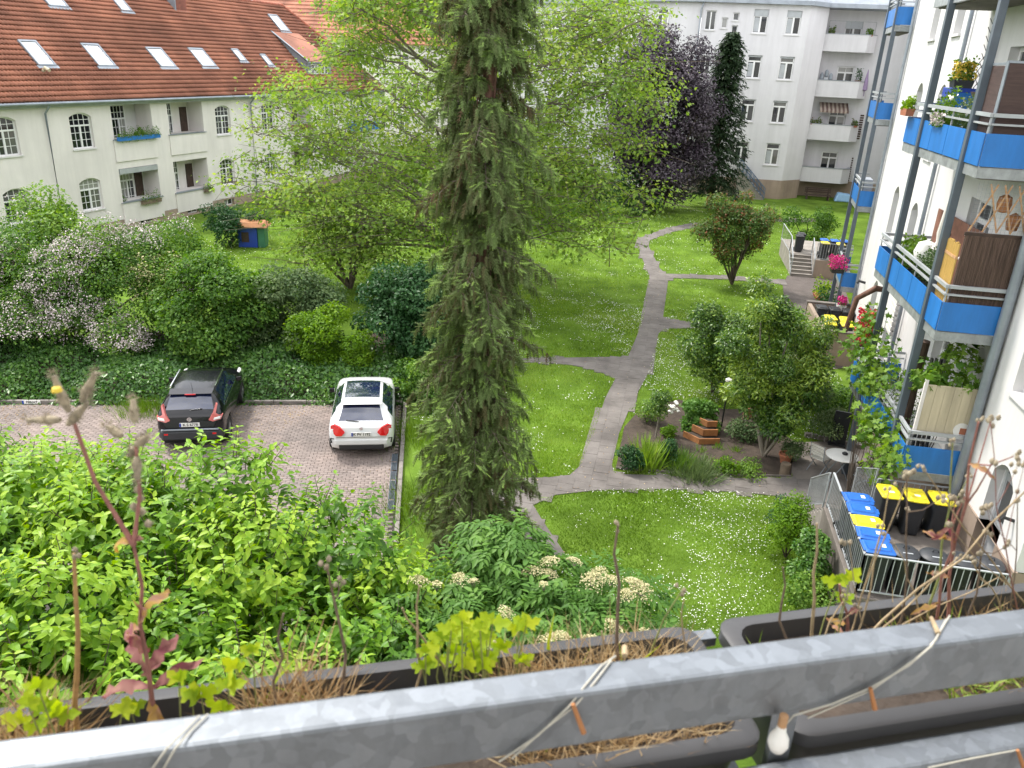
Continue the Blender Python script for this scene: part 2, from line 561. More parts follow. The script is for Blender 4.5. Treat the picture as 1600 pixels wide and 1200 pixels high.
for _k in ('cream', 'white_wall', 'far_wall'):
    grime(M[_k], 0.88)
grime(M['plinth'], 0.75)
grime(M['blue'], 0.82, (3, 3, 0.5))
grime(M['tile'], 0.62, (0.5, 0.5, 0.5), 0.7, 0.3, 0.55)
grime(M['lid_yellow'], 0.8, (6, 6, 6), 2)
grime(M['lid_blue'], 0.8, (6, 6, 6), 2)
grime(M['steel_light'], 0.7, (3, 3, 0.6))
grime(M['lawn'], 0.62, (0.35, 0.35, 1), 1.0, 0.3, 0.6)
grime(M['slab'], 0.75, (0.8, 0.8, 1), 1.0)
grime(M['paver'], 0.72, (0.5, 0.5, 1), 1.0)
M['galv'] = galvanised('galvanised_steel')
grime(M['galv'], 0.78, (9, 9, 5), 2.0, 0.3, 0.55)
LM = {
    'dogwood': leafmat('dogwood_leaf', [(0.04, 0.11, 0.010), (0.10, 0.23, 0.016), (0.19, 0.35, 0.024), (0.32, 0.46, 0.04)], 0.42, 0.34, 0.3),
    'elder': leafmat('elder_leaf', [(0.055, 0.132, 0.024), (0.094, 0.204, 0.039), (0.154, 0.286, 0.055)], 0.45, 0.38),
    'plane': leafmat('plane_leaf', [(0.085, 0.15, 0.032), (0.15, 0.25, 0.05), (0.235, 0.345, 0.075), (0.35, 0.43, 0.10)], 0.5, 0.46),
    'beech': leafmat('copper_beech_leaf', [(0.025, 0.017, 0.027), (0.05, 0.036, 0.052), (0.11, 0.085, 0.105)], 0.42, 0.12, 0.5),
    'conifer': leafmat('dark_conifer_needle', [(0.012, 0.028, 0.012), (0.025, 0.05, 0.02), (0.045, 0.075, 0.028)], 0.55, 0.1),
    'spruce': leafmat('spruce_needle', [(0.151, 0.103, 0.059), (0.113, 0.135, 0.054), (0.146, 0.200, 0.076), (0.205, 0.292, 0.103), (0.346, 0.497, 0.130)], 0.55, 0.25, 0.15),
    'laurel': leafmat('glossy_laurel_leaf', [(0.029, 0.075, 0.014), (0.063, 0.138, 0.023), (0.132, 0.230, 0.034), (0.276, 0.380, 0.057)], 0.32, 0.3, 0.45),
    'shrub': leafmat('mid_green_leaf', [(0.040, 0.098, 0.018), (0.075, 0.167, 0.025), (0.132, 0.241, 0.040), (0.207, 0.322, 0.057)], 0.45, 0.35),
    'dark': leafmat('dark_green_leaf', [(0.016, 0.055, 0.018), (0.029, 0.086, 0.026), (0.052, 0.124, 0.039)], 0.4, 0.25),
    'grey': leafmat('grey_green_leaf', [(0.050, 0.101, 0.036), (0.101, 0.157, 0.062), (0.168, 0.224, 0.095)], 0.55, 0.3),
    'ivy': leafmat('ivy_leaf', [(0.024, 0.072, 0.017), (0.046, 0.120, 0.024), (0.078, 0.180, 0.036), (0.132, 0.252, 0.048)], 0.36, 0.28, 0.4),
    'lime': leafmat('lime_leaf', [(0.09, 0.19, 0.012), (0.17, 0.30, 0.02), (0.27, 0.40, 0.035)], 0.42, 0.42),
    'grass': leafmat('grass_blade', [(0.08, 0.148, 0.02), (0.15, 0.262, 0.034), (0.22, 0.345, 0.055), (0.31, 0.41, 0.10)], 0.8, 0.3, 0.08),
    'dry': leafmat('dry_grass', [(0.20, 0.12, 0.06), (0.34, 0.23, 0.12), (0.46, 0.34, 0.19), (0.52, 0.42, 0.26)], 0.7, 0.25),
    'weed': leafmat('weed_leaf', [(0.17, 0.28, 0.015), (0.30, 0.41, 0.02), (0.45, 0.52, 0.04)], 0.5, 0.45),
    'redtip': leafmat('red_tinged_leaf', [(0.046, 0.103, 0.023), (0.081, 0.149, 0.034), (0.115, 0.178, 0.046), (0.218, 0.081, 0.040)], 0.42, 0.3),
    'redweed': leafmat('red_weed_leaf', [(0.20, 0.06, 0.075), (0.32, 0.17, 0.14), (0.42, 0.27, 0.08)], 0.7, 0.25),
}


# ================================================================ helpers for scattering
def proj(p):
    q = Vector(p) - Vector((0, 0, EYE))
    w = q.dot(_fw)
    return (800 + FPX * q.dot(CR) / w, 600 - FPX * q.dot(CU) / w, w)


def inpoly(P, poly):
    x, y = P[:, 0], P[:, 1]
    c = np.zeros(len(P), bool)
    n = len(poly)
    for i in range(n):
        x1, y1 = poly[i]
        x2, y2 = poly[(i + 1) % n]
        if y1 == y2:
            continue
        k = (y1 > y) != (y2 > y)
        c ^= k & (x < (x2 - x1) * (y - y1) / (y2 - y1) + x1)
    return c


def vnoise(P, s, seed=0):
    """cheap smooth 2-D value noise, 0..1"""
    g = np.random.default_rng(seed).random((64, 64))
    q = P * s
    i = np.floor(q).astype(int)
    f = q - i
    f = f * f * (3 - 2 * f)
    a = g[i[:, 0] % 64, i[:, 1] % 64]
    b = g[(i[:, 0] + 1) % 64, i[:, 1] % 64]
    c = g[i[:, 0] % 64, (i[:, 1] + 1) % 64]
    d = g[(i[:, 0] + 1) % 64, (i[:, 1] + 1) % 64]
    return (a * (1 - f[:, 0]) + b * f[:, 0]) * (1 - f[:, 1]) + (c * (1 - f[:, 0]) + d * f[:, 0]) * f[:, 1]


def unit(a):
    return a / np.maximum(np.linalg.norm(a, axis=1, keepdims=True), 1e-9)


def frames(axis, nrm):
    """rotation matrices (N,3,3), columns: side, axis, normal"""
    a = unit(axis)
    s = unit(np.cross(a, nrm))
    z = np.cross(s, a)
    return np.stack([s, a, z], axis=2)


def scatter(PV, PF, pos, Rm, size):
    PV = np.asarray(PV, float)
    PF = np.asarray(PF, int)
    n, k = len(pos), len(PV)
    size = np.broadcast_to(np.asarray(size, float), (n,))
    V = np.einsum('nij,kj->nki', Rm, PV) * size[:, None, None] + pos[:, None, :]
    F = (PF[None] + (np.arange(n) * k)[:, None, None]).reshape(-1, PF.shape[1])
    return V.reshape(-1, 3), F


def tintv(t, k):
    return np.repeat(t, k)


LEAF4 = ([(0, 0, 0), (0.33, 0.45, 0.08), (0, 1, -0.05), (-0.33, 0.45, 0.08)], [(0, 1, 2), (0, 2, 3)])
LEAF6 = ([(0, 0, 0), (0.24, 0.28, 0.07), (0.21, 0.6, 0.03), (0, 1.0, -0.14), (-0.21, 0.6, 0.03), (-0.24, 0.28, 0.07), (0, 0.5, -0.02)],
         [(0, 1, 6), (1, 2, 6), (2, 3, 6), (3, 4, 6), (4, 5, 6), (5, 0, 6)])
LEAFL = ([(0, 0, 0), (0.5, 0.12, 0.03), (0.22, 0.4, 0), (0.42, 0.72, 0.05), (0.1, 0.66, 0), (0, 1.05, -0.06), (-0.1, 0.66, 0), (-0.42, 0.72, 0.05), (-0.22, 0.4, 0), (-0.5, 0.12, 0.03)],
         [(0, 1, 2), (2, 3, 4), (4, 5, 6), (6, 7, 8), (8, 9, 0), (0, 2, 8), (2, 4, 8), (4, 6, 8)])


def vary(m, amt):
    """each piece (own object or loose island) gets its own lightness"""
    n = m.node_tree
    bs = n.nodes['Principled BSDF']
    lk = bs.inputs['Base Color'].links[0]
    src = lk.from_socket
    oi = n.nodes.new('ShaderNodeObjectInfo')
    g = n.nodes.new('ShaderNodeNewGeometry')
    ad = n.nodes.new('ShaderNodeMath')
    ad.operation = 'ADD'
    n.links.new(oi.outputs['Random'], ad.inputs[0])
    n.links.new(g.outputs['Random Per Island'], ad.inputs[1])
    fr = n.nodes.new('ShaderNodeMath')
    fr.operation = 'FRACT'
    n.links.new(ad.outputs[0], fr.inputs[0])
    mr = n.nodes.new('ShaderNodeMapRange')
    mr.inputs['To Min'].default_value = 1 - amt
    mr.inputs['To Max'].default_value = 1 + amt
    n.links.new(fr.outputs[0], mr.inputs['Value'])
    hs = n.nodes.new('ShaderNodeHueSaturation')
    n.links.new(src, hs.inputs['Color'])
    n.links.new(mr.outputs['Result'], hs.inputs['Value'])
    n.links.new(hs.outputs['Color'], bs.inputs['Base Color'])


vary(M['paver'], 0.13)
vary(M['slab'], 0.06)
vary(M['tile'], 0.12)

# ================================================================ ground
g = MB()
g.add([(-300, -60, 0), (300, -60, 0), (300, 420, 0), (-300, 420, 0)], [(0, 1, 2, 3)])
tag(part('ground', g, M['lawn']), 'green lawn ground of the courtyard', 'ground', kind='structure')

MAINL = [(996, 386), (1014, 430), (1016, 452), (1003, 507), (981, 558), (842, 560), (760, 562), (760, 568), (842, 567), (893, 571), (930, 578), (961, 593), (945, 624), (930, 672), (908, 727), (890, 743), (853, 747), (780, 748)]
MAINR = [(1014, 386), (1031, 420), (1040, 428), (1128, 431), (1226, 438), (1226, 445), (1124, 436), (1051, 435), (1044, 439), (1036, 496), (1042, 500), (1110, 505), (1105, 513), (1040, 514), (1029, 521), (1025, 543), (1011, 587), (985, 635), (967, 679), (956, 727), (959, 741), (1113, 747), (1241, 749), (1330, 752),
         (1310, 790), (1216, 776), (1150, 769), (1040, 765), (930, 767), (868, 774), (833, 790), (848, 815), (884, 868), (800, 880), (740, 790)]
PATH = G2([(1090, 347), (1040, 357), (1000, 372)]) + G2(MAINL) + G2(MAINR[::-1]) + G2([(1010, 378), (1045, 364), (1092, 353)])
APRON = [(6.5, 42.6), (7.0, 44.9), (9.9, 44.9), (8.6, 33.0), (7.75, 30.5), (5.6, 29.0), (5.9, 36)]
YARD = [(3.7, 19.2), (4.3, 20.5), (4.1, 22.6), (5.6, 23.2), (7.0, 23.2), (7.0, 16.9), (5.3, 16.9), (4.2, 16.9)]
PK0 = Vector((-7.45, 22.05, 0))
E1 = Vector((-0.957, -0.29, 0)).normalized()
E2 = Vector((0.29, -0.957, 0)).normalized()


def pk(a, b, z=0.0):
    p = PK0 + E1 * a + E2 * b
    return (p.x, p.y, z)


PARK = [pk(0, 0)[:2], pk(15, 0)[:2], pk(15, 11)[:2], pk(0.0, 11)[:2]]
BED = G2([(962, 733), (975, 668), (1000, 640), (1060, 625), (1130, 640), (1170, 640), (1240, 690), (1236, 746), (1113, 744)])


def sheet(name, poly, z, m, kind='structure', h=0.03):
    b = MB()
    b.prism([tuple(p) for p in poly], z - h, z)
    return tag(part(name, b, m), kind=kind)


path = sheet('path', PATH, 0.022, M['slab'])
parking = sheet('parking_area', PARK, 0.008, M['joint'])
apron = sheet('yard_pavement', APRON, 0.012, M['asphalt'])
yard = sheet('seating_pavement', YARD, 0.012, M['concrete_dark'])
bed = sheet('garden_bed', BED, 0.02, M['soil'])
fp = sheet('far_path', G2([(1195, 345), (1230, 341), (1275, 341), (1275, 347), (1230, 347)]), 0.012, M['asphalt'])


# path slabs: 300 nearest as pieces, the rest one mesh
def piece_mesh(name, sx, sy, sz, ch, m):
    b = MB()
    hx, hy = sx / 2, sy / 2
    P = [(-hx, -hy, 0), (hx, -hy, 0), (hx, hy, 0), (-hx, hy, 0)]
    Q = [(-hx, -hy, sz - ch), (hx, -hy, sz - ch), (hx, hy, sz - ch), (-hx, hy, sz - ch)]
    T = [(-hx + ch, -hy + ch, sz), (hx - ch, -hy + ch, sz), (hx - ch, hy - ch, sz), (-hx + ch, hy - ch, sz)]
    b.add(P + Q + T, [(8, 9, 10, 11)] + [(i, (i + 1) % 4, 4 + (i + 1) % 4, 4 + i) for i in range(4)] + [(4 + i, 4 + (i + 1) % 4, 8 + (i + 1) % 4, 8 + i) for i in range(4)])
    me = b.mesh(name)
    me.materials.append(m)
    return me


def lay(name, me, spots, parent, rz, limit, tilt=0.006, dz=0.003):
    """spots sorted so that those that show largest come first"""
    V0 = np.array([v.co[:] for v in me.vertices])
    F0 = [tuple(p.vertices) for p in me.polygons]
    for p in spots[:limit]:
        o = bpy.data.objects.new(name, me)
        o.location = (p[0], p[1], p[2] + random.uniform(-dz, dz))
        o.rotation_euler = (random.gauss(0, tilt), random.gauss(0, tilt), rz + random.gauss(0, 0.006))
        link(o, parent)
    rest = spots[limit:]
    if rest:
        pos = np.array(rest, float)
        n = len(pos)
        pos[:, 2] += rng.uniform(-dz, dz, n)
        a = rz + rng.normal(0, 0.006, n)
        tx, ty = rng.normal(0, tilt, n), rng.normal(0, tilt, n)
        Rm = np.zeros((n, 3, 3))
        Rm[:, 0, 0], Rm[:, 0, 1], Rm[:, 1, 0], Rm[:, 1, 1], Rm[:, 2, 2] = np.cos(a), -np.sin(a), np.sin(a), np.cos(a), 1
        Rm[:, 2, 0], Rm[:, 2, 1] = tx, ty
        V, F = scatter(V0, F0, pos, Rm, 1.0)
        tag(np_mesh(name + '_field', V, F, me.materials[0], parent=parent, world=False), kind='stuff')


sw = 0.42
cand = []
for i in range(-14, 40):
    for j in range(-2, 110):
        x = -4.5 + i * sw - 0.012 * 0
        y = 14.0 + j * sw + (0 if i % 2 else sw * 0.5)
        cand.append((x + (y - 34) * 0.012, y))
ca = np.array(cand)
ok = inpoly(ca, PATH)
sp = [(x, y, 0.0) for (x, y), k in zip(cand, ok) if k]
sp.sort(key=lambda p: p[1])
lay('slab', piece_mesh('slab', sw - 0.006, sw - 0.006, 0.029, 0.003, M['slab']), sp, path, 0.0, 300, 0.005, 0.003)

# car park setts in running bond
ms = piece_mesh('paver', 0.191, 0.092, 0.03, 0.006, M['paver'])
sp = []
rows = int(8.6 / 0.1)
for j in range(rows):
    off = 0.1 if j % 2 else 0.0
    for i in range(int(14.2 / 0.2)):
        p = pk(0.14 + off + i * 0.2, 0.1 + j * 0.1)
        sp.append((p[0], p[1], 0.0))


def vis_key(p):
    u, v, w = proj(p)
    a = abs(u - 520) / 120 + abs(v - 720) / 45
    return a


sp.sort(key=vis_key)
lay('paver', ms, sp, parking, math.atan2(E1.y, E1.x), 300, 0.006, 0.0025)

# kerbs round the car park
for k in range(15):
    b = MB()
    a0 = k * 1.0
    p0, p1 = pk(a0 + 0.01, -0.07), pk(a0 + 0.99, -0.07)
    b.bar((p0[0], p0[1], 0.05), (p1[0], p1[1], 0.05), 0.11, 0.16)
    o = part('kerb_stone', b, M['kerb'], parking, world=False, bev=0.012)
for k in range(9):
    b = MB()
    p0, p1 = pk(-0.07, k + 0.01), pk(-0.07, k + 0.99)
    b.bar((p0[0], p0[1], 0.05), (p1[0], p1[1], 0.05), 0.11, 0.15)
    part('kerb_stone', b, M['kerb'], parking, world=False, bev=0.012)
# drain channel with grates along the near end of the kerb
for k in range(6):
    b = MB()
    for q in range(9):
        p0 = pk(0.05, 3.45 + k * 0.5 + q * 0.05)
        p1 = pk(0.19, 3.45 + k * 0.5 + q * 0.05)
        b.bar((p0[0], p0[1], 0.043), (p1[0], p1[1], 0.043), 0.022, 0.012)
    for e in (0.05, 0.19):
        p0, p1 = pk(e, 3.43 + k * 0.5), pk(e, 3.43 + k * 0.5 + 0.47)
        b.bar((p0[0], p0[1], 0.043), (p1[0], p1[1], 0.043), 0.018, 0.014)
    part('drain_grate', b, M['steel'], parking, world=False)

# edging boards of the bed / path borders
b = MB()
for i in range(len(BED)):
    p, q = BED[i], BED[(i + 1) % len(BED)]
    if i in (7, 8):
        b.bar((p[0], p[1], 0.03), (q[0], q[1], 0.03), 0.04, 0.08)
part('border_edging', b, M['concrete_dark'], bed, world=False)

# ================================================================ grass blades, clover and daisies on the lawn
HOUSES = [[(4.2, 13.4), (9, 13.4), (9.0, 33), (12, 55), (30, 55), (30, 0), (4.2, 0)]]
NOLAWN = [PATH, APRON, YARD, PARK, BED] + HOUSES


def lawn_points(n, x0, x1, y0, y1, margin=True):
    P = np.stack([rng.uniform(x0, x1, n), rng.uniform(y0, y1, n)], 1)
    k = np.ones(n, bool)
    for poly in NOLAWN:
        k &= ~inpoly(P, poly)
    # the bank behind the car park carries ivy, not turf
    q = P - np.array(PK0[:2])
    a, bb = q @ np.array(E1[:2]), q @ np.array(E2[:2])
    k &= ~((a > -0.3) & (bb > -3.2))
    return P[k]


BLADE = ([(-0.5, 0, 0), (0.5, 0, 0), (0.15, 0.18, 1.0)], [(0, 1, 2)])
gV, gF, gT, off = [], [], [], 0
for n, x0, x1, y0, y1, s in ((150000, -3, 5, 12, 22, 0.05), (130000, -8, 7, 21, 36, 0.065), (120000, -26, 12, 30, 62, 0.085)):
    P = lawn_points(n, x0, x1, y0, y1)
    m = len(P)
    a = rng.uniform(0, 2 * np.pi, m)
    Rm = np.zeros((m, 3, 3))
    lean = rng.normal(0, 0.35, (m, 2))
    wid = 0.28
    Rm[:, 0, 0], Rm[:, 1, 0] = np.cos(a) * wid, np.sin(a) * wid
    Rm[:, 0, 1], Rm[:, 1, 1] = -np.sin(a), np.cos(a)
    Rm[:, 0, 2], Rm[:, 1, 2], Rm[:, 2, 2] = lean[:, 0], lean[:, 1], 1
    sz = s * rng.uniform(0.5, 1.3, m) * (0.6 + 0.8 * vnoise(P, 0.8, 3))
    V, F = scatter(*BLADE, np.c_[P, np.zeros(m)], Rm, sz)
    gV.append(V)
    gF.append(F + off)
    gT.append(tintv(np.clip(0.75 * vnoise(P, 0.45, 5) + 0.35 * vnoise(P, 2.5, 6) + rng.normal(-0.02, 0.18, m), 0, 1), 3))
    off += len(V)
tag(np_mesh('grass', np.concatenate(gV), np.concatenate(gF), LM['grass'], np.concatenate(gT)), 'mown lawn grass beside the winding path', 'grass', kind='stuff')
HEX = ([(1, 0, 0), (0.5, 0.87, 0), (-0.5, 0.87, 0), (-1, 0, 0), (-0.5, -0.87, 0), (0.5, -0.87, 0)], [(0, 1, 2, 3, 4, 5)])
dV, dF, off = [], [], 0
for n, x0, x1, y0, y1, s in ((15000, -3, 5, 12, 22, 0.0105), (26000, -8, 7, 21, 36, 0.0145), (20000, -26, 12, 30, 70, 0.02)):
    P = lawn_points(n, x0, x1, y0, y1)
    den = vnoise(P, 0.5, 9) * 0.6 + vnoise(P, 1.7, 10) * 0.4
    P = P[rng.random(len(P)) < np.clip((den - 0.38) * 3.4, 0.04, 1)]
    m = len(P)
    nr = unit(np.c_[rng.normal(0, 0.35, (m, 2)), np.ones(m)])
    Rm = frames(np.c_[rng.normal(0, 1, (m, 2)), np.zeros(m)], nr)
    V, F = scatter(*HEX, np.c_[P, rng.uniform(0.045, 0.08, m)], Rm, s * rng.uniform(0.45, 1.4, m))
    dV.append(V)
    dF.append(F + off)
    off += len(V)
tag(np_mesh('daisies', np.concatenate(dV), np.concatenate(dF), M['white_petal']), 'tiny white daisies scattered in the lawn', 'daisies', kind='stuff')
# fallen leaves and blossom on the setts and path
nl = 2600
P = np.stack([rng.uniform(0.0, 14, nl), rng.gamma(1.3, 1.4, nl)], 1)
W = np.array(PK0[:2]) + P[:, :1] * np.array(E1[:2]) + P[:, 1:] * np.array(E2[:2])
W = W[vnoise(W, 0.55, 21) > 0.45]
Q = np.stack([rng.uniform(-2.5, 4, 900), rng.uniform(14, 44, 900)], 1)
Q = Q[inpoly(Q, PATH)]
W = np.concatenate([W, Q])
m = len(W)
nr = unit(np.c_[rng.normal(0, 0.3, (m, 2)), np.ones(m)])
Rm = frames(np.c_[rng.normal(0, 1, (m, 2)), np.zeros(m)], nr)
V, F = scatter(*LEAF4, np.c_[W, np.full(m, 0.042)], Rm, rng.uniform(0.02, 0.06, m))
tag(np_mesh('leaf_litter', V, F, LM['dry'], tintv(rng.random(m), 4)), 'dry leaf litter scattered on setts and path', 'leaf litter', kind='stuff')


# ================================================================ facades
class Fac:
    """a wall plane: s runs along it, d stands out of it"""
    def __init__(self, p0, dr, nrm):
        self.p0, self.dr, self.n = Vector((*p0, 0)), Vector((*dr, 0)).normalized(), Vector((*nrm, 0)).normalized()

    def P(self, s, z, d=0.0):
        q = self.p0 + self.dr * s + self.n * d
        return (q.x, q.y, z)

    def box(self, mb, s0, s1, z0, z1, d0, d1):
        P = self.P
        return mb.hexa([P(s0, z0, d0), P(s1, z0, d0), P(s1, z0, d1), P(s0, z0, d1), P(s0, z1, d0), P(s1, z1, d0), P(s1, z1, d1), P(s0, z1, d1)])


def arc(o, n=8):
    """points of the segmental arch over opening o, from s0 to s1"""
    s0, s1, zt, h = o['s0'], o['s1'], o['z1'], o['arch']
    return [(s0 + (s1 - s0) * i / n, zt - h + h * (1 - (2 * i / n - 1) ** 2)) for i in range(n + 1)]


def wallmesh(fac, s0, s1, z0, z1, ops, rev=0.2, d=0.0):
    b = MB()
    S = sorted({s0, s1, *[o['s0'] for o in ops], *[o['s1'] for o in ops]})
    Z = sorted({z0, z1, *[o['z0'] for o in ops], *[o['z1'] for o in ops]})
    P = fac.P
    for i in range(len(S) - 1):
        run = None
        for j in range(len(Z) - 1):
            cs, cz = (S[i] + S[i + 1]) / 2, (Z[j] + Z[j + 1]) / 2
            hole = any(o['s0'] < cs < o['s1'] and o['z0'] < cz < o['z1'] for o in ops)
            if not hole:
                b.add([P(S[i], Z[j], d), P(S[i + 1], Z[j], d), P(S[i + 1], Z[j + 1], d), P(S[i], Z[j + 1], d)], [(0, 1, 2, 3)])
    for o in ops:
        a, c, zb, zt = o['s0'], o['s1'], o['z0'], o['z1']
        h = o.get('arch', 0)
        r = o.get('rev', rev)
        zs = zt - h
        b.add([P(a, zb, d), P(a, zs, d), P(a, zs, d - r), P(a, zb, d - r)], [(0, 1, 2, 3)])
        b.add([P(c, zb, d), P(c, zs, d), P(c, zs, d - r), P(c, zb, d - r)], [(3, 2, 1, 0)])
        b.add([P(a, zb, d), P(c, zb, d), P(c, zb, d - r), P(a, zb, d - r)], [(0, 1, 2, 3)])
        if h:
            A = arc(o)
            for i in range(len(A) - 1):
                (x0, y0), (x1, y1) = A[i], A[i + 1]
                b.add([P(x0, y0, d), P(x1, y1, d), P(x1, zt, d), P(x0, zt, d)], [(0, 1, 2, 3)])
                b.add([P(x0, y0, d), P(x1, y1, d), P(x1, y1, d - r), P(x0, y0, d - r)], [(0, 1, 2, 3)])
        else:
            b.add([P(a, zt, d), P(c, zt, d), P(c, zt, d - r), P(a, zt, d - r)], [(3, 2, 1, 0)])
    return b


def window(fac, parent, o, d=-0.13, tr=0.64, cols=2, rows=3, tcols=4, trows=2, sill=True, glass=None, t=0.07, blind=0.0, sash=2, white=None, sillmat=None):
    """casement window with a fixed top light; frame and glazing bars one part, glass panes and sill its sub-parts"""
    white = white or M['white_paint']
    glass = glass or M['glass']
    s0, s1, z0, z1, h = o['s0'], o['s1'], o['z0'], o['z1'], o.get('arch', 0)
    b = MB()
    zs = z1 - h
    B = lambda a, c, e, f, q=0.06, k=0.0: fac.box(b, a, c, e, f, d - q + k, d + k)
    B(s0, s0 + t, z0, zs)
    B(s1 - t, s1, z0, zs)
    B(s0 + t, s1 - t, z0, z0 + t)
    P = fac.P
    if h:
        A = arc(o)
        for i in range(len(A) - 1):
            (x0, y0), (x1, y1) = A[i], A[i + 1]
            b.hexa([P(x0, y0 - t, d - 0.06), P(x1, y1 - t, d - 0.06), P(x1, y1 - t, d), P(x0, y0 - t, d), P(x0, y0, d - 0.06), P(x1, y1, d - 0.06), P(x1, y1, d), P(x0, y0, d)])
    else:
        B(s0 + t, s1 - t, z1 - t, z1)
    zt = z0 + (z1 - z0) * tr if tr < 1 else z1 - t
    if tr < 1:
        B(s0 + t, s1 - t, zt - t * 0.6, zt + t * 0.6, k=0.015)
    w = s1 - s0
    panes = []
    for k in range(sash):
        a, c = s0 + t + (w - 2 * t) * k / sash, s0 + t + (w - 2 * t) * (k + 1) / sash
        if k:
            B(a - t * 0.7, a + t * 0.7, z0 + t, zt - t * 0.6, k=0.02)
        for q in range(1, cols):
            x = a + (c - a) * q / cols
            B(x - 0.013, x + 0.013, z0 + t, zt - 0.04, q=0.03, k=-0.012)
        for q in range(1, rows):
            z = z0 + t + (zt - z0 - t) * q / rows
            B(a, c, z - 0.013, z + 0.013, q=0.028, k=-0.013)
        panes.append((a, c, z0 + t, zt))
    if tr < 1:
        for q in range(1, tcols):
            x = s0 + t + (w - 2 * t) * q / tcols
            hh = zs + h * (1 - (2 * (x - s0) / w - 1) ** 2) if h else z1
            B(x - 0.015, x + 0.015, zt, hh - t, q=0.03, k=-0.012)
        for q in range(1, trows):
            z = zt + (z1 - t - zt) * q / trows
            B(s0 + t, s1 - t, z - 0.013, z + 0.013, q=0.028, k=-0.013)
    win = part('window', b, white, parent)
    for a, c, e, f in panes:
        q = MB()
        q.add([P(a, e, d - 0.035), P(c, e, d - 0.035), P(c, f, d - 0.035), P(a, f, d - 0.035)], [(0, 1, 2, 3)])
        part('pane', q, glass, win)
    if tr < 1:
        q = MB()
        top = [P(x, y - 0.01, d - 0.035) for x, y in arc(o)][::-1] if h else [P(s1, z1, d - 0.035), P(s0, z1, d - 0.035)]
        vv = [P(s0, zt, d - 0.035), P(s1, zt, d - 0.035)] + top
        q.add(vv, [tuple(range(len(vv)))])
        part('pane', q, glass, win)
    if blind:
        q = MB()
        fac.box(q, s0 + 0.02, s1 - 0.02, z1 - blind, z1 - 0.01, d + 0.005, d + 0.03)
        part('roller_shutter', q, M['zinc_light'], win)
    if sill:
        q = MB()
        fac.box(q, s0 - 0.06, s1 + 0.06, z0 - 0.07, z0 - 0.004, -0.1, 0.07)
        part('sill', q, sillmat or M['white_wall'], win)
    return win


def Op(c, w, z0, z1, arch=0.0, rev=None):
    o = dict(s0=c - w / 2, s1=c + w / 2, z0=z0, z1=z1, arch=arch)
    if rev:
        o['rev'] = rev
    return o


def tubepart(name, pts, r, m, parent, n=8):
    b = MB()
    b.tube(pts, r, n)
    return part(name, b, m, parent, sm=40)


# ================================================================ house on the left: cream render, red tiled roof
yl = R(8.9)
FL = Fac((-30.2, 47.5), (math.sin(yl), math.cos(yl)), (math.cos(yl), -math.sin(yl)))
house = thing('apartment_house', 'long cream rendered house with red tiled roof and loggias', 'house', FL.P(0, 0, -6))
ops, wins = [], []
for c in (-17.5, -12.6, -7.98, 3.56, 8.48, 16.4, 21.5):
    for z0, z1 in ((4.78, 6.64), (1.47, 3.2)):
        o = Op(c, 1.46, z0, z1, 0.22)
        ops.append(o)
        wins.append(o)
lg = []
for s0, s1 in ((-5.85, -2.82), (-1.48, 1.62), (11.0, 13.9)):
    for z0, z1 in ((5.06, 7.0), (1.52, 3.46)):
        o = dict(s0=s0, s1=s1, z0=z0, z1=z1, rev=1.2)
        ops.append(o)
        lg.append(o)
base_w = [Op(c, 1.0, 0.1, 0.52) for c in (-8.0, -4.3, -0.2, 3.4, 8.4)]
b = wallmesh(FL, -24, 25.2, 0.6, 7.3, ops, 0.22)
FL.box(b, -24, 25.2, 0.6, 13.0 - 5.8, -11.9, -11.7)
for s in (-24, 25.2):
    b.add([FL.P(s, 0, 0), FL.P(s, 7.3, 0), FL.P(s, 7.3, -11.8), FL.P(s, 0, -11.8)], [(0, 1, 2, 3)])
part('wall', b, M['cream'], house)
part('plinth', wallmesh(FL, -24, 25.2, -0.1, 0.6, base_w, 0.25, 0.04), M['plinth'], house)
for o in base_w:
    window(FL, house, o, d=-0.12, tr=1, cols=1, rows=1, sill=False, t=0.05)
for i, o in enumerate(wins):
    window(FL, house, o)
for i, o in enumerate(lg):
    b = MB()
    P = FL.P
    a, c, e, f = o['s0'], o['s1'], o['z0'], o['z1']
    fl = e - 0.95
    b.add([P(a, fl, -1.2), P(c, fl, -1.2), P(c, f, -1.2), P(a, f, -1.2)], [(0, 1, 2, 3)])
    b.add([P(a, fl, -0.2), P(c, fl, -0.2), P(c, fl, -1.2), P(a, fl, -1.2)], [(0, 1, 2, 3)])
    b.add([P(a, fl, -0.2), P(a, e, -0.2), P(a, e, -1.2), P(a, fl, -1.2)], [(0, 1, 2, 3)])
    b.add([P(c, fl, -0.2), P(c, e, -0.2), P(c, e, -1.2), P(c, fl, -1.2)], [(3, 2, 1, 0)])
    lo = part('loggia', b, M['white_wall'] if i in (0, 1) else M['cream'], house)
    window(FL, house, dict(s0=a + (1.05 if i in (0, 1) else 0.85), s1=a + (2.15 if i in (0, 1) else 1.6), z0=fl + 0.02, z1=f - 0.14), d=-1.13, tr=0.72, cols=2, rows=4, tcols=4, trows=2, sill=False)
    if i not in (0,):
        q = MB()
        FL.box(q, c - 0.75, c - 0.15, fl, f - 0.45, -1.19, -1.14)
        part('loggia_door', q, M['wood_dark'], house)
    q = MB()
    FL.box(q, a - 0.1, c + 0.08, e - 1.2, e - 0.005, 0.003, 0.07)
    part('parapet', q, M['cream'], house, bev=0.01)
    q = MB()
    FL.box(q, a - 0.14, c + 0.12, e - 0.004, e + 0.035, -0.23, 0.12)
    part('parapet_cap', q, M['zinc'], house)
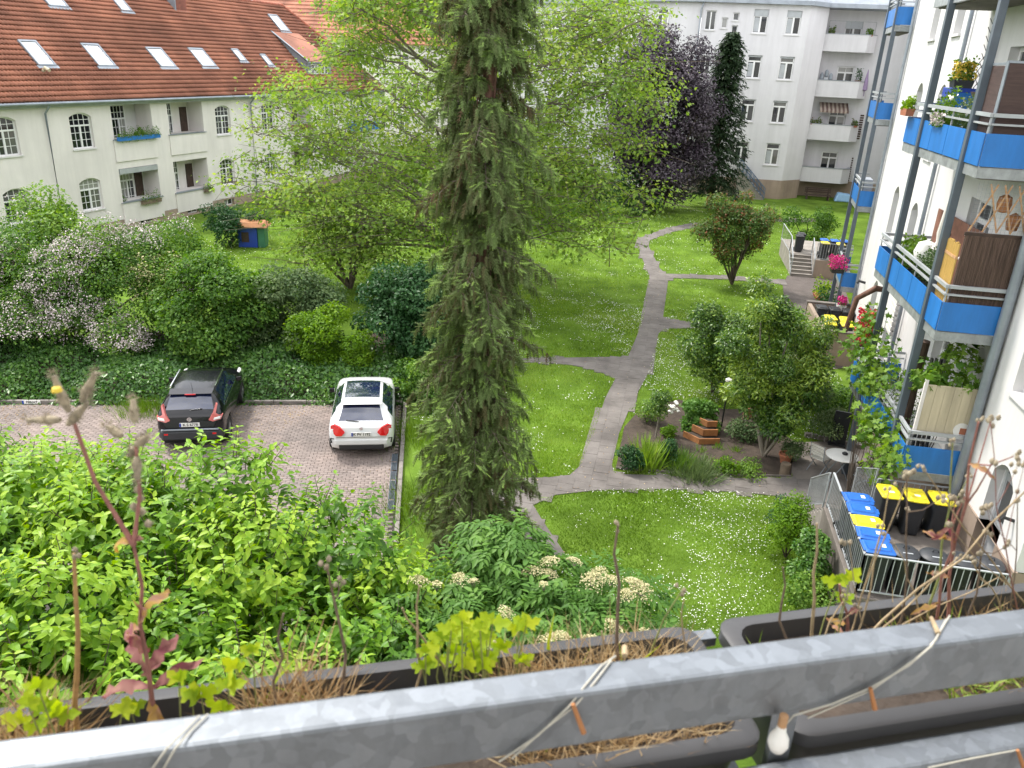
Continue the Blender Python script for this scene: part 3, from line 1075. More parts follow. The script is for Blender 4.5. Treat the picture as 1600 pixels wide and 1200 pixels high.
# awning box in the lower loggia
q = MB()
FL.box(q, -5.82, -2.86, 3.16, 3.44, -0.05, 0.05)
part('awning_box', q, M['zinc_light'], house)
q = MB()
FL.box(q, -24.2, 25.4, 6.98, 7.24, 0.0, 0.2)
FL.box(q, -24.2, 25.4, 7.12, 7.25, 0.2, 0.36)
part('cornice', q, M['zinc_light'], house)
RISE = 5.7 / 5.8


def rz_(d):
    return 7.25 + (0.45 - d) * RISE


q = MB()
q.tube([FL.P(-24.3, 7.2, 0.52), FL.P(25.6, 7.2, 0.52)], 0.08, 8)
part('gutter', q, M['zinc'], house, sm=40)
for s in (-10.2, 6.42, 24.6):
    tubepart('downpipe', [FL.P(s, 7.16, 0.5), FL.P(s, 7.0, 0.42), FL.P(s, 6.7, 0.12), FL.P(s, 0.2, 0.12)], 0.055, M['zinc'], house)
# roof tiles: stepped courses of rolled tiles
sl = math.hypot(1, RISE)
nrm = np.array([FL.n.x * RISE / sl, FL.n.y * RISE / sl, 1 / sl])
Ltot = 6.45 * sl
nrow = 27
rowh = Ltot / nrow
p0 = np.array(FL.P(0, rz_(0.45), 0.45))
dr = np.array(FL.dr[:])
upv = np.array([-FL.n.x / sl, -FL.n.y / sl, RISE / sl])
pitch = 0.225
prof = [(0.0, 0.0), (0.3, 0.012), (0.48, 0.052), (0.65, 0.06), (0.82, 0.052), (0.97, 0.012)]
Vs, Fs, off = [], [], 0
for r in range(nrow):
    t0, t1 = r * rowh, (r + 1) * rowh + 0.05
    s_end = 25.4 - 6.0 * (t0 / Ltot)
    nc = int((s_end + 24.2) / pitch)
    ss = np.array([(-24.2 + (i + f) * pitch) for i in range(nc) for f, _ in prof])
    hh = np.array([w for i in range(nc) for _, w in prof])
    jit = np.repeat(rng.normal(0, 0.006, nc), len(prof))
    low = p0 + np.outer(ss, dr) + np.outer(t0 + jit, upv) + np.outer(hh + 0.085, nrm)
    top = p0 + np.outer(ss, dr) + np.outer(np.full_like(ss, t1), upv) + np.outer(hh + 0.004, nrm)
    drop = low - nrm * 0.085 + upv * 0.07
    n = len(ss)
    Vs.append(np.concatenate([drop, low, top]))
    i = np.arange(n - 1)
    Fs.append(np.concatenate([np.stack([i, i + 1, n + i + 1, n + i], 1), np.stack([n + i, n + i + 1, 2 * n + i + 1, 2 * n + i], 1)]) + off)
    off += 3 * n
tag(np_mesh('roof_tiles', np.concatenate(Vs), np.concatenate(Fs), M['tile'], parent=house), kind='stuff')
b = MB()
zr = rz_(-6)
b.add([FL.P(-24.2, rz_(0.4) - 0.04, 0.4), FL.P(25.4, rz_(0.4) - 0.04, 0.4), FL.P(19.4, zr - 0.04, -6), FL.P(-24.2, zr - 0.04, -6)], [(0, 1, 2, 3)])
b.add([FL.P(-24.2, zr, -6), FL.P(19.4, zr, -6), FL.P(25.4, 7.25, -12.4), FL.P(-24.2, 7.25, -12.4)], [(0, 1, 2, 3)])
b.add([FL.P(25.45, 7.25, 0.4), FL.P(25.45, 7.25, -12.4), FL.P(19.4, zr, -6)], [(0, 1, 2)])
roof = part('roof', b, M['tile'], house)
b = MB()
for i in range(int(43.6 / 0.4)):
    s = -24.2 + i * 0.4
    b.tube([FL.P(s, zr + 0.02, -6), FL.P(s + 0.42, zr + 0.045, -6)], [0.12, 0.135], 8)
for i in range(20):
    f0, f1 = i / 20, (i + 1) / 20
    b.tube([FL.P(19.4 + 6 * f0, zr + (7.3 - zr) * f0 + 0.08, -6 + 6.4 * f0), FL.P(19.4 + 6 * f1, zr + (7.3 - zr) * f1 + 0.08, -6 + 6.4 * f1)], [0.135, 0.12], 8)
tag(part('ridge_tiles', b, M['soot_tile'], roof, sm=40), kind='stuff')


def onroof(s, d, h=0.0):
    p = FL.P(s, rz_(d), d)
    return (p[0] + nrm[0] * h, p[1] + nrm[1] * h, p[2] + nrm[2] * h)


def roofbox(mb, s0, s1, d0, d1, h0, h1):
    return mb.hexa([onroof(s0, d1, h0), onroof(s1, d1, h0), onroof(s1, d0, h0), onroof(s0, d0, h0), onroof(s0, d1, h1), onroof(s1, d1, h1), onroof(s1, d0, h1), onroof(s0, d0, h1)])


for s0, s1, d0, d1 in ((-9.05, -7.95, -2.38, -1.2), (-5.14, -3.88, -2.34, -1.2), (-0.36, 0.98, -2.28, -1.19), (3.43, 4.85, -2.34, -1.25), (7.85, 8.6, -2.4, -1.64), (10.7, 11.35, -2.12, -1.38), (-5.04, -3.72, -5.35, -4.26), (0.3, 1.2, -5.2, -4.36), (16.1, 17.35, -5.1, -3.93), (-14.5, -13.2, -2.3, -1.2)):
    q = MB()
    roofbox(q, s0, s0 + 0.09, d0, d1, 0.0, 0.16)
    roofbox(q, s1 - 0.09, s1, d0, d1, 0.0, 0.16)
    roofbox(q, s0 + 0.09, s1 - 0.09, d0, d0 + 0.08, 0.0, 0.17)
    roofbox(q, s0 + 0.09, s1 - 0.09, d1 - 0.06, d1, 0.0, 0.15)
    roofbox(q, s0 - 0.1, s1 + 0.1, d1, d1 + 0.14, 0.04, 0.115)
    rw = part('roof_window', q, M['zinc'], roof)
    q = MB()
    q.add([onroof(s0 + 0.08, d1 - 0.05, 0.13), onroof(s1 - 0.08, d1 - 0.05, 0.13), onroof(s1 - 0.08, d0 + 0.06, 0.13), onroof(s0 + 0.08, d0 + 0.06, 0.13)], [(0, 1, 2, 3)])
    part('roof_window_pane', q, M['glass_sky'], roof)
# chimney, vent, dormer
q = MB()
FL.box(q, 5.5, 6.6, 11.9, 15.0, -5.6, -4.7)
part('chimney', q, M['brick_red'], roof)
q = MB()
FL.box(q, 5.38, 6.72, 11.75, 12.35, -4.7, -4.62)
FL.box(q, 5.4, 5.48, 11.9, 13.4, -5.7, -4.6)
part('chimney_flashing', q, M['zinc'], roof)
tubepart('vent_pipe', [onroof(-9.0, -0.95, 0), onroof(-9.0, -0.95, 0.3), onroof(-9.02, -0.75, 0.42)], 0.09, M['cream_board'], roof)
q = MB()
dz0 = rz_(-0.75)
q.hexa([FL.P(14.9, dz0 - 0.05, -0.85), FL.P(18.3, dz0 - 0.05, -0.85), FL.P(18.3, dz0 - 0.05, -0.75), FL.P(14.9, dz0 - 0.05, -0.75), FL.P(14.9, dz0 + 1.0, -0.85), FL.P(18.3, dz0 + 1.0, -0.85), FL.P(18.3, dz0 + 1.0, -0.75), FL.P(14.9, dz0 + 1.0, -0.75)])
for s in (14.9, 18.3):
    q.add([FL.P(s, dz0, -0.75), FL.P(s, dz0 + 1.0, -0.75), FL.P(s, rz_(-3.8), -3.8)], [(0, 1, 2)])
dq = MB()
dq.add([FL.P(14.9, dz0 + 1.03, -0.55), FL.P(18.4, dz0 + 1.03, -0.55), FL.P(18.4, rz_(-3.85) + 0.1, -3.85), FL.P(14.9, rz_(-3.85) + 0.1, -3.85)], [(0, 1, 2, 3)])
part('dormer_roof', dq, M['tile'], house)
q.hexa([FL.P(14.72, dz0 + 1.0, -0.53), FL.P(14.9, dz0 + 1.0, -0.53), FL.P(14.9, rz_(-3.85) + 0.06, -3.85), FL.P(14.72, rz_(-3.85) + 0.06, -3.85), FL.P(14.72, dz0 + 1.06, -0.53), FL.P(14.9, dz0 + 1.06, -0.53), FL.P(14.9, rz_(-3.85) + 0.12, -3.85), FL.P(14.72, rz_(-3.85) + 0.12, -3.85)])
FL.box(q, 14.7, 18.5, dz0 + 0.93, dz0 + 1.02, -0.75, -0.53)
part('dormer', q, M['zinc'], house)
FD = Fac(FL.P(0, 0, -0.75)[:2], FL.dr[:2], FL.n[:2])
for c in (15.8, 17.2):
    window(FD, house, Op(c, 0.95, dz0 + 0.12, dz0 + 0.85), d=0.06, tr=1, cols=2, rows=2, sill=False, t=0.05)
# blue balcony front half hidden by the plane tree
q = MB()
FL.box(q, 19.3, 23.4, 4.1, 4.75, 0.02, 0.9)
part('balcony_front', q, M['blue'], house)
q = MB()
FL.box(q, 10.9, 14.0, 4.6, 5.0, 0.1, 0.16)
part('brown_blind', q, M['red_brown'], house)


# ================================================================ long cream house far behind the plane tree
FB = Fac((-52, 96), (1, 0), (0, -1))
bh = thing('background_house', 'cream house with orange roof glimpsed behind the plane tree crown', 'house', (-14, 100, 0))
ops = [Op(c, 1.2, z, z + 1.7) for c in range(2, 50, 3) for z in (1.8, 5.2, 8.6)]
part('wall', wallmesh(FB, 0, 52, 0, 11.5, ops, 0.2), M['cream'], bh)
for o in ops:
    window(FB, bh, o, cols=1, rows=1, tcols=2, trows=1, sill=False)
b = MB()
b.add([FB.P(-0.5, 11.4, 0.5), FB.P(52.5, 11.4, 0.5), FB.P(52.5, 17.5, -5.5), FB.P(-0.5, 17.5, -5.5)], [(0, 1, 2, 3)])
for k in range(14):
    f = k / 14
    b.hexa([FB.P(-0.5, 11.4 + 6.1 * f, 0.52 - 6 * f), FB.P(52.5, 11.4 + 6.1 * f, 0.52 - 6 * f), FB.P(52.5, 11.4 + 6.1 * f, 0.56 - 6 * f), FB.P(-0.5, 11.4 + 6.1 * f, 0.56 - 6 * f)] +
           [FB.P(-0.5, 11.47 + 6.1 * f, 0.5 - 6 * f), FB.P(52.5, 11.47 + 6.1 * f, 0.5 - 6 * f), FB.P(52.5, 11.47 + 6.1 * f, 0.56 - 6 * f), FB.P(-0.5, 11.47 + 6.1 * f, 0.56 - 6 * f)])
part('roof', b, M['tile'], bh)

# ================================================================ white block across the end of the court
FF = Fac((0, 74.0), (1, 0), (0, -1))
fb = thing('apartment_block', 'four storey pale apartment block across the end of the courtyard', 'building', (5, 80, 0))
ops, big, small = [], [], []
for k, zs in enumerate((2.85, 6.3, 9.75, 13.2)):
    for c in (5.9, 8.5):
        o = Op(c, 1.16, zs, min(zs + 1.8, 15.0))
        ops.append(o)
        big.append((o, k))
    for o in (Op(1.9, 0.85, zs + 0.12, zs + 1.6), Op(3.05, 0.5, zs + 0.3, zs + 1.1), Op(3.92, 0.5, zs + 0.9, zs + 1.5), Op(3.92, 0.5, zs + 0.0, zs + 0.55)):
        ops.append(o)
        small.append(o)
part('wall', wallmesh(FF, 1.15, 9.67, 1.6, 15.45, ops, 0.25), M['far_wall'], fb)
b = MB()
FF.box(b, 1.15, 9.67, -0.1, 1.6, -0.3, 0.03)
part('plinth', b, M['plinth'], fb)
for o, k in big:
    window(FF, fb, o, d=-0.14, tr=0.74, cols=1, rows=1, tcols=1, trows=1, t=0.1, blind={3: 0.5, 2: 0.14, 1: 0.14, 0: 0.08}[k] if (o['s0'] > 6 or k != 1) else 0.1)
for o in small:
    window(FF, fb, o, d=-0.14, tr=1, cols=1, rows=1, t=0.07, sash=2 if o['s1'] - o['s0'] > 0.6 else 1)
# curtains seen behind some panes
for c, zs in ((5.9, 13.2), (8.5, 13.2), (8.5, 9.75), (5.9, 9.75), (8.5, 2.85)):
    q = MB()
    FF.box(q, c - 0.46, c - 0.06 if c == 5.9 else c - 0.08, zs + 0.15, zs + 1.2, -0.172, -0.168)
    part('curtain', q, M['zinc_light'], fb)
# rounded corner wing to the left
cw = MB()
cx, cyy, rr = -2.2, 79.0, 6.0
pts = [(1.15, 74.0 + 0.0)]
pts = [(1.13, 74.02), (-1.0, 74.5), (-3.0, 75.7), (-4.8, 77.5), (-6.0, 80.0), (-16, 84), (-22, 86)]
for i in range(len(pts) - 1):
    (a0, c0), (a1, c1) = pts[i], pts[i + 1]
    cw.add([(a0, c0, 0), (a1, c1, 0), (a1, c1, 15.4), (a0, c0, 15.4)], [(3, 2, 1, 0)])
part('corner_wing_wall', cw, M['far_wall'], fb)
for (a0, c0), (a1, c1), n in ((pts[1], pts[2], 1), (pts[2], pts[3], 1), (pts[4], pts[5], 4)):
    L = math.hypot(a1 - a0, c1 - c0)
    Fx = Fac((a0, c0), (a1 - a0, c1 - c0), (c1 - c0, -(a1 - a0)))
    if Fx.n.y > 0:
        Fx.n = -Fx.n
    for q in range(n):
        for zs in (2.85, 6.3, 9.75, 13.2):
            window(Fx, fb, Op(L * (q + 0.5) / n, 1.1, zs, zs + 1.7), d=0.07, tr=0.74, cols=1, rows=1, tcols=1, trows=1, t=0.1, sill=False)
# cornice and roof
b = MB()
oc = [(-23, 85.4), (-16, 83.4), (-6.4, 79.6), (-5.2, 77.2), (-3.3, 75.3), (-1.1, 74.05), (1.13, 73.55), (9.85, 73.55), (11.4, 75.1), (18, 75.1), (18, 96), (-23, 96)]
b.prism(oc, 15.4, 15.72)
part('cornice', b, M['zinc'], fb)
b = MB()
n = len(oc)
inn = [(x * 0.8 + 0, 86 + (y - 86) * 0.35) for x, y in oc]
for i in range(n):
    j = (i + 1) % n
    b.add([(*oc[i], 15.72), (*oc[j], 15.72), (*inn[j], 20.0), (*inn[i], 20.0)], [(0, 1, 2, 3)])
b.add([(*p, 20.0) for p in inn], [tuple(range(n))])
part('roof', b, M['zinc'], fb)
tubepart('downpipe', [(1.2, 73.9, 15.4), (1.05, 73.85, 14.8), (1.05, 73.85, 0.2)], 0.06, M['zinc'], fb)
# canted wall and the loggia bay to the right of it
b = MB()
b.add([(9.67, 74, 1.6), (11.4, 75.8, 1.6), (11.4, 75.8, 15.45), (9.67, 74, 15.45)], [(0, 1, 2, 3)])
b.add([(11.4, 75.8, 1.6), (11.4, 78, 1.6), (11.4, 78, 15.45), (11.4, 75.8, 15.45)], [(0, 1, 2, 3)])
part('canted_wall', b, M['far_wall'], fb)
b = MB()
b.hexa([(9.67, 73.98, -0.1), (11.42, 75.78, -0.1), (11.4, 76.2, -0.1), (9.6, 74.4, -0.1), (9.67, 73.98, 1.6), (11.42, 75.78, 1.6), (11.4, 76.2, 1.6), (9.6, 74.4, 1.6)])
b.b2((11.4, 77.6, -0.1), (22, 78, 1.5))
part('plinth', b, M['plinth'], fb)
FBk = Fac((11.4, 77.7), (1, 0), (0, -1))
ops = [Op(2.5, 1.4, z, z + 2.3) for z in (1.65, 5.2, 8.75, 12.3)]
part('loggia_back_wall', wallmesh(FBk, 0, 10.6, 1.5, 17.5, ops, 0.2), M['far_wall'], fb)
for k, o in enumerate(ops):
    window(FBk, fb, o, d=-0.12, tr=0.78, cols=1, rows=1, tcols=2, trows=1, t=0.1, sill=False, blind=0.6 if k == 3 else 0)
for k, (zb, zt) in enumerate(((1.42, 2.68), (5.0, 6.32), (8.55, 9.88), (12.15, 13.5))):
    b = MB()
    poly = [(11.45, 76.35), (14.9, 76.1), (15.7, 76.9), (15.75, 77.7), (11.45, 77.7)]
    inner = [(11.6, 76.5), (14.85, 76.25), (15.55, 76.95), (15.6, 77.7), (11.6, 77.7)]
    b.prism(poly, zb, zb + 0.18)
    for i in range(3):
        j = i + 1
        b.hexa([(*poly[i], zb + 0.18), (*poly[j], zb + 0.18), (*inner[j], zb + 0.18), (*inner[i], zb + 0.18), (*poly[i], zt), (*poly[j], zt), (*inner[j], zt), (*inner[i], zt)])
    bal = part('balcony', b, M['far_wall'], fb)
    c = MB()
    for i in range(3):
        j = i + 1
        c.bar(((poly[i][0] + inner[i][0]) / 2, (poly[i][1] + inner[i][1]) / 2, zt + 0.02), ((poly[j][0] + inner[j][0]) / 2, (poly[j][1] + inner[j][1]) / 2, zt + 0.02), 0.24, 0.04)
    part('parapet_cap', c, M['zinc'], bal)
b = MB()
for x in (11.7, 15.4):
    b.bar((x, 76.5, 13.5), (x, 76.5, 14.5), 0.03, 0.03)
b.bar((11.7, 76.5, 14.5), (15.4, 76.5, 14.5), 0.03, 0.03)
b.bar((13.4, 76.4, 13.5), (13.4, 76.4, 14.5), 0.02, 0.02)
part('balcony_frame', b, M['steel_light'], fb)
# striped awning on the second balcony
b, b2 = MB(), MB()
for k in range(14):
    x0 = 12.2 + k * 0.17
    (b if k % 2 else b2).hexa([(x0, 76.6, 7.45), (x0 + 0.17, 76.6, 7.45), (x0 + 0.17, 77.6, 8.05), (x0, 77.6, 8.05), (x0, 76.6, 7.48), (x0 + 0.17, 76.6, 7.48), (x0 + 0.17, 77.6, 8.08), (x0, 77.6, 8.08)])
    (b if k % 2 else b2).b2((x0, 76.58, 7.28), (x0 + 0.17, 76.6, 7.48))
aw = part('awning', b, mat('awning_brown', (0.13, 0.085, 0.075), 0.85), fb)
part('awning_stripes', b2, mat('awning_beige', (0.36, 0.3, 0.26), 0.85), aw)
# outside stair with blue rails at the foot of the block
st = thing('outside_stair', 'blue railed outside stair at the foot of the pale block', 'stair', (7.0, 73.2, 0))
b = MB()
for k in range(9):
    b.b2((5.9 + k * 0.26, 72.9, 0.0), (6.16 + k * 0.26, 73.9, 2.4 - k * 0.27))
part('steps', b, M['concrete'], st)
for yy in (72.85, 73.85):
    b = MB()
    for h in (0.9, 0.5, 0.1):
        b.bar((5.9, yy, 2.4 + h), (8.3, yy, 0.05 + h), 0.05, 0.05)
    for k in range(8):
        x = 5.9 + k * 0.34
        zz = 2.4 - (x - 5.9) * 0.98
        b.bar((x, yy, zz), (x, yy, zz + 0.9), 0.035, 0.035)
    part('rail', b, mat('faded_blue_rail', (0.09, 0.15, 0.24), 0.5), st)

# ================================================================ white block on the right (two straight runs)
FR1 = Fac((7.05, 0), (0, 1), (-1, 0))
sl2 = 0.10
L2 = math.hypot(1, sl2)
FR2 = Fac((7.05, 23.2), (sl2, 1), (-1, sl2))
rb = thing('white_apartment_building', 'white rendered apartment building with blue balconies along the courtyard', 'building', (9, 20, 0))
door = dict(s0=14.75, s1=15.75, z0=1.12, z1=3.45, arch=0.3)
ops1 = [door, dict(s0=14.9, s1=16.0, z0=4.75, z1=6.45, arch=0.0), dict(s0=14.9, s1=16.0, z0=8.0, z1=9.7, arch=0.0)]
dops = [Op(20.0, 1.5, z, z + 2.2) for z in (2.3, 5.6, 8.85)]
part('wall', wallmesh(FR1, 13.85, 23.2, 2.0, 16, ops1[1:] + dops + [dict(door, z0=2.0)], 0.3), M['white_wall'], rb)
part('plinth', wallmesh(FR1, 13.82, 23.2, -0.1, 2.0, [dict(door, z1=2.0, arch=0)], 0.3, 0.025), M['plinth'], rb)
for o in ops1[1:]:
    window(FR1, rb, o, d=-0.2, tr=1, cols=1, rows=1, t=0.09)
for o in dops:
    window(FR1, rb, o, d=-0.2, tr=0.78, cols=1, rows=1, tcols=2, trows=1, t=0.1, sill=False)
q = MB()
FR1.box(q, 14.8, 15.7, 1.12, 3.15, -0.3, -0.24)
dr_ = part('door', q, M['zinc_light'], rb)
q = MB()
FR1.box(q, 14.9, 15.6, 2.2, 3.0, -0.245, -0.235)
part('pane', q, M['glass'], dr_)
q = MB()
FR1.box(q, 14.72, 14.8, 1.12, 3.4, -0.29, -0.2)
FR1.box(q, 15.7, 15.78, 1.12, 3.4, -0.29, -0.2)
part('door_frame', q, M['white_paint'], rb)
q = MB()
FR1.box(q, 13.8, 14.74, 1.985, 2.012, -0.05, 0.035)
FR1.box(q, 15.76, 23.2, 1.985, 2.012, -0.05, 0.035)
part('plinth_cap', q, M['plinth'], rb)
b = MB()
b.add([(7.05, 13.85, 2.0), (20, 13.85, 2.0), (20, 13.85, 16), (7.05, 13.85, 16)], [(0, 1, 2, 3)])
part('end_wall', b, M['white_wall'], rb)
b = MB()
b.add([(7.03, 13.82, -0.1), (20, 13.82, -0.1), (20, 13.82, 2.0), (7.03, 13.82, 2.0)], [(0, 1, 2, 3)])
part('end_plinth', b, M['plinth'], rb)
tubepart('downpipe', [(6.92, 16.9, 15.5), (6.92, 16.9, 1.2)], 0.1, M['zinc'], rb, 12)
tubepart('wall_lamp', [(7.05, 14.4, 2.75), (6.85, 14.4, 2.8), (6.8, 14.4, 2.7)], 0.035, M['black_plastic'], rb)
ops2 = []
for c in (2.6, 6.4):
    for z in (1.6, 4.9, 8.2, 11.5):
        ops2.append(Op(c, 1.1, z, z + 2.0, 0.28))
wl = wallmesh(FR2, 0, 11.2, 1.3, 16, ops2, 0.32)
part('wall', wl, M['white_wall'], rb)
b = MB()
FR2.box(b, 0, 11.2, -0.1, 1.3, -0.2, 0.03)
FR3 = Fac(FR2.P(11.2, 0)[:2], (0.27, 1), (-1, 0.27))
FR3.box(b, 0.0, 46, -0.1, 1.3, -0.2, 0.03)
part('plinth', b, M['plinth'], rb)
ops3 = [Op(c, 1.2, z, z + 2.0) for c in (2.2, 7.0, 12.0, 17.0) for z in (2.4, 5.7, 9.0, 12.3)]
part('wall', wallmesh(FR3, 0, 46, 1.3, 16, ops3, 0.3), M['white_wall'], rb)
for o in ops3:
    window(FR3, rb, o, d=-0.2, tr=0.75, cols=1, rows=1, tcols=2, trows=1, t=0.08)
for o in ops2:
    window(FR2, rb, o, d=-0.26, tr=0.7, cols=1, rows=1, tcols=2, trows=1, t=0.08)
# pilaster strips and downpipes of the far run
for s in (0.7, 10.6):
    tubepart('downpipe', [FR2.P(s, 15.8, 0.1), FR2.P(s, 0.3, 0.1)], 0.055, M['zinc'], rb)
tubepart('wall_lamp', [FR2.P(9.0, 2.9, 0.0), FR2.P(9.0, 2.95, 0.25), FR2.P(9.0, 2.85, 0.3)], 0.05, M['black_plastic'], rb)
b = MB()
b.prism([(6.85, 13.6), (6.85, 23.3), (8.15, 34.3), (20.5, 79), (30, 79), (30, 13.6)], 16, 16.3)
part('eaves', b, M['zinc'], rb)

# the house this balcony belongs to, behind the camera
own_h = thing('own_house', 'white rendered house behind the viewing balcony', 'house', (-2, -6, 0))
_d, _n = Vector((0.918, 0.397, 0)), Vector((-0.397, 0.918, 0))
_q = lambda a, o: tuple((Vector((-0.09, 0.6, 0)) + _d * a + _n * o)[:2])
part('wall', MB().prism([_q(-30, -1.95), _q(14, -1.95), _q(14, -12), _q(-30, -12)], 0, 17), M['white_wall'], own_h)


# steel balcony towers in front of it
def tower(name, label, fac, s0, s1, depth, floors, posts, near_blue_side=True, group=None, top=15.5):
    t = thing(name, label, 'balcony tower', fac.P((s0 + s1) / 2, 0, depth / 2), group=group)
    for s in posts:
        q = MB()
        a, c = fac.P(s, 0, depth), fac.P(s, top, depth)
        q.bar(a, c, 0.15, 0.15, up=tuple(fac.dr))
        part('post', q, M['steel'], t, bev=0.008)
    for zf in floors:
        q = MB()
        fac.box(q, s0, s1, zf - 0.2, zf, 0.02, depth)
        sb = part('balcony_floor', q, M['steel_light'], t)
        q = MB()
        fac.box(q, s0 + 0.12, s1 - 0.12, zf - 0.23, zf - 0.203, 0.05, depth - 0.1)
        part('soffit', q, M['concrete_dark'], sb)
        # front panels, split in boards
        L = s1 - s0
        n = max(2, int(round(L / 1.05)))
        for k in range(n):
            q = MB()
            fac.box(q, s0 + 0.012 + L * k / n, s0 + L * (k + 1) / n - 0.008, zf + 0.02, zf + 0.62, depth + 0.003, depth + 0.025)
            part('panel', q, M['blue'], sb)
        for s in (s0, s1):
            q = MB()
            k = -0.02 if s == s0 else 0.0
            fac.box(q, s + k, s + k + 0.02, zf + 0.02, zf + 0.62, 0.06, depth - 0.002)
            part('panel', q, M['blue'], sb)
        q = MB()
        for zz, h in ((0.98, 0.07), (0.8, 0.035)):
            fac.box(q, s0 - 0.02, s1 + 0.02, zf + zz - h, zf + zz, depth - 0.03, depth + 0.03)
            fac.box(q, s0 - 0.03, s0 + 0.03, zf + zz - h, zf + zz, 0.03, depth - 0.035)
            fac.box(q, s1 - 0.03, s1 + 0.03, zf + zz - h, zf + zz, 0.03, depth - 0.035)
        for k in range(n + 1):
            s = min(max(s0 + L * k / n, s0 + 0.02), s1 - 0.02)
            fac.box(q, s - 0.02, s + 0.02, zf + 0.0, zf + 0.9, depth - 0.028, depth - 0.002)
        part('rail', q, M['zinc_light'], sb)
    return t


FLO = (2.28, 5.52, 8.8)
tower('balcony_tower', 'steel balcony tower with bright blue panels, the one closest to the bin yard', FR1, 17.0, 22.6, 1.3, FLO + (12.1,), (17.87, 21.15))
tower('balcony_tower', 'second steel balcony tower, rising beside the far bin terrace', FR2, 10.9, 14.2, 0.62, (2.2, 5.5, 8.8, 12.1), (11.0, 13.6))


# ================================================================ plants
def rdir(n, up=0.0):
    d = unit(rng.normal(0, 1, (n, 3)))
    if up:
        d[:, 2] = np.abs(d[:, 2]) * up + d[:, 2] * (1 - up)
        d = unit(d)
    return d


def cloud(clumps, n, size, leaf=LEAF4, up=0.25, droop=0.25, inner=0.55, tspread=0.22, tbase=0.45, upn=0.55, sv=0.3, flat=1.0):
    """leaves spread through lumpy clumps (x, y, z, rx, ry, rz[, tint shift]); returns verts, faces, tint"""
    C = np.array([c[:6] for c in clumps], float)
    sh = np.array([c[6] if len(c) > 6 else rng.normal(0, 0.13) for c in clumps])
    w = (C[:, 3] * C[:, 4] + C[:, 3] * C[:, 5] + C[:, 4] * C[:, 5])
    k = rng.choice(len(C), n, p=w / w.sum())
    d = rdir(n, up)
    rad = inner + (1 - inner) * rng.random(n) ** 0.5 + rng.normal(0, 0.06, n)
    # smaller lumps on each clump
    ph = rng.random((len(C), 3)) * 6.28
    lump = 1 + 0.13 * np.sin(5 * d[:, 0] + ph[k, 0]) * np.sin(4 * d[:, 1] + ph[k, 1]) + 0.1 * np.sin(9 * d[:, 2] + ph[k, 2])
    pos = C[k, :3] + d * C[k, 3:6] * (rad * lump)[:, None]
    nr = unit(d * 0.6 + np.array([0, 0, upn]) + rng.normal(0, 0.45, (n, 3)))
    ax = unit(np.cross(nr, rng.normal(0, 1, (n, 3))) + d * 0.5 - np.array([0, 0, droop]))
    s = size * rng.uniform(1 - sv, 1 + sv, n)
    V, F = scatter(leaf[0], leaf[1], pos, frames(ax, nr), s)
    t = np.clip(tbase + sh[k] + rng.normal(0, tspread, n), 0, 1)
    return V, F, tintv(t, len(leaf[0]))


def joinc(L):
    V, F, T, o = [], [], [], 0
    for v, f, t in L:
        V.append(v)
        F.append(f + o)
        T.append(t)
        o += len(v)
    return np.concatenate(V), np.concatenate(F), np.concatenate(T)


def limbs(base, tops, r0, r1=0.03, bend=0.25, n=5, fork=0.3):
    """stems/limbs rising from the base to each top, tapering and bending"""
    b = MB()
    B = Vector(base)
    for t in tops:
        T = Vector(t)
        mid = B.lerp(T, 0.45) + Vector((random.uniform(-bend, bend), random.uniform(-bend, bend), bend * 0.8))
        pts = []
        for i in range(n + 1):
            f = i / n
            pts.append((B * (1 - f) ** 2 + mid * 2 * f * (1 - f) + T * f * f) + Vector((random.gauss(0, bend * 0.08), random.gauss(0, bend * 0.08), 0)) * (1 if 0 < i < n else 0))
        b.tube(pts, [r0 * (1 - f / n) + r1 * f / n for f in range(n + 1)], 7)
    return b


def ell(c, r, n, rc, shell=0.55, squash=0.8, zmin=None):
    """n clumps of radius about rc through the ellipsoid c, r"""
    out = []
    while len(out) < n:
        d = rdir(1)[0]
        f = shell + (1 - shell) * random.random() ** 0.6
        p = (c[0] + d[0] * r[0] * f, c[1] + d[1] * r[1] * f, c[2] + d[2] * r[2] * f)
        if zmin is not None and p[2] < zmin:
            continue
        q = rc * random.uniform(0.65, 1.3)
        out.append((*p, q, q, q * squash))
    return out


def plant(name, label, cat, base, clumps, n, size, m, stems=3, r0=0.05, leaf=LEAF4, group=None, bark=None, crown='crown', trunk='trunk', extra=None, **kw):
    t = thing(name, label, cat, base, group=group)
    V, F, T = cloud(clumps, n, size, leaf, **kw)
    np_mesh(crown, V, F, m, T, parent=t)
    if stems:
        tops = [c[:3] for c in random.sample(clumps, min(stems, len(clumps)))]
        part(trunk, limbs(base, tops, r0, r0 * 0.3), bark or M['bark'], t, sm=60)
    return t


# ---------------------------------------------------------------- the spruce in the middle
SB = Vector((-3.38, 14.75, 0))
sp = thing('spruce_tree', 'tall narrow spruce with hanging needle curtains in the middle of the view', 'tree', SB)
b = MB()
b.tube([SB + Vector((0, 0, -0.1)), SB + Vector((0.02, 0, 1.5)), SB + Vector((0.0, 0, 6)), SB + Vector((0.05, 0.02, 11)), SB + Vector((0.08, 0, 15.5))], [0.27, 0.2, 0.155, 0.10, 0.03], 12)
for k in range(4):      # dead stems climbing beside the trunk
    a = k * 1.7
    b.tube([SB + Vector((0.2 * math.cos(a + z * 0.25), 0.2 * math.sin(a + z * 0.25), z)) for z in np.arange(0.2, 10.5, 0.5)], 0.016, 5)
part('trunk', b, M['bark_red'], sp, sm=50)


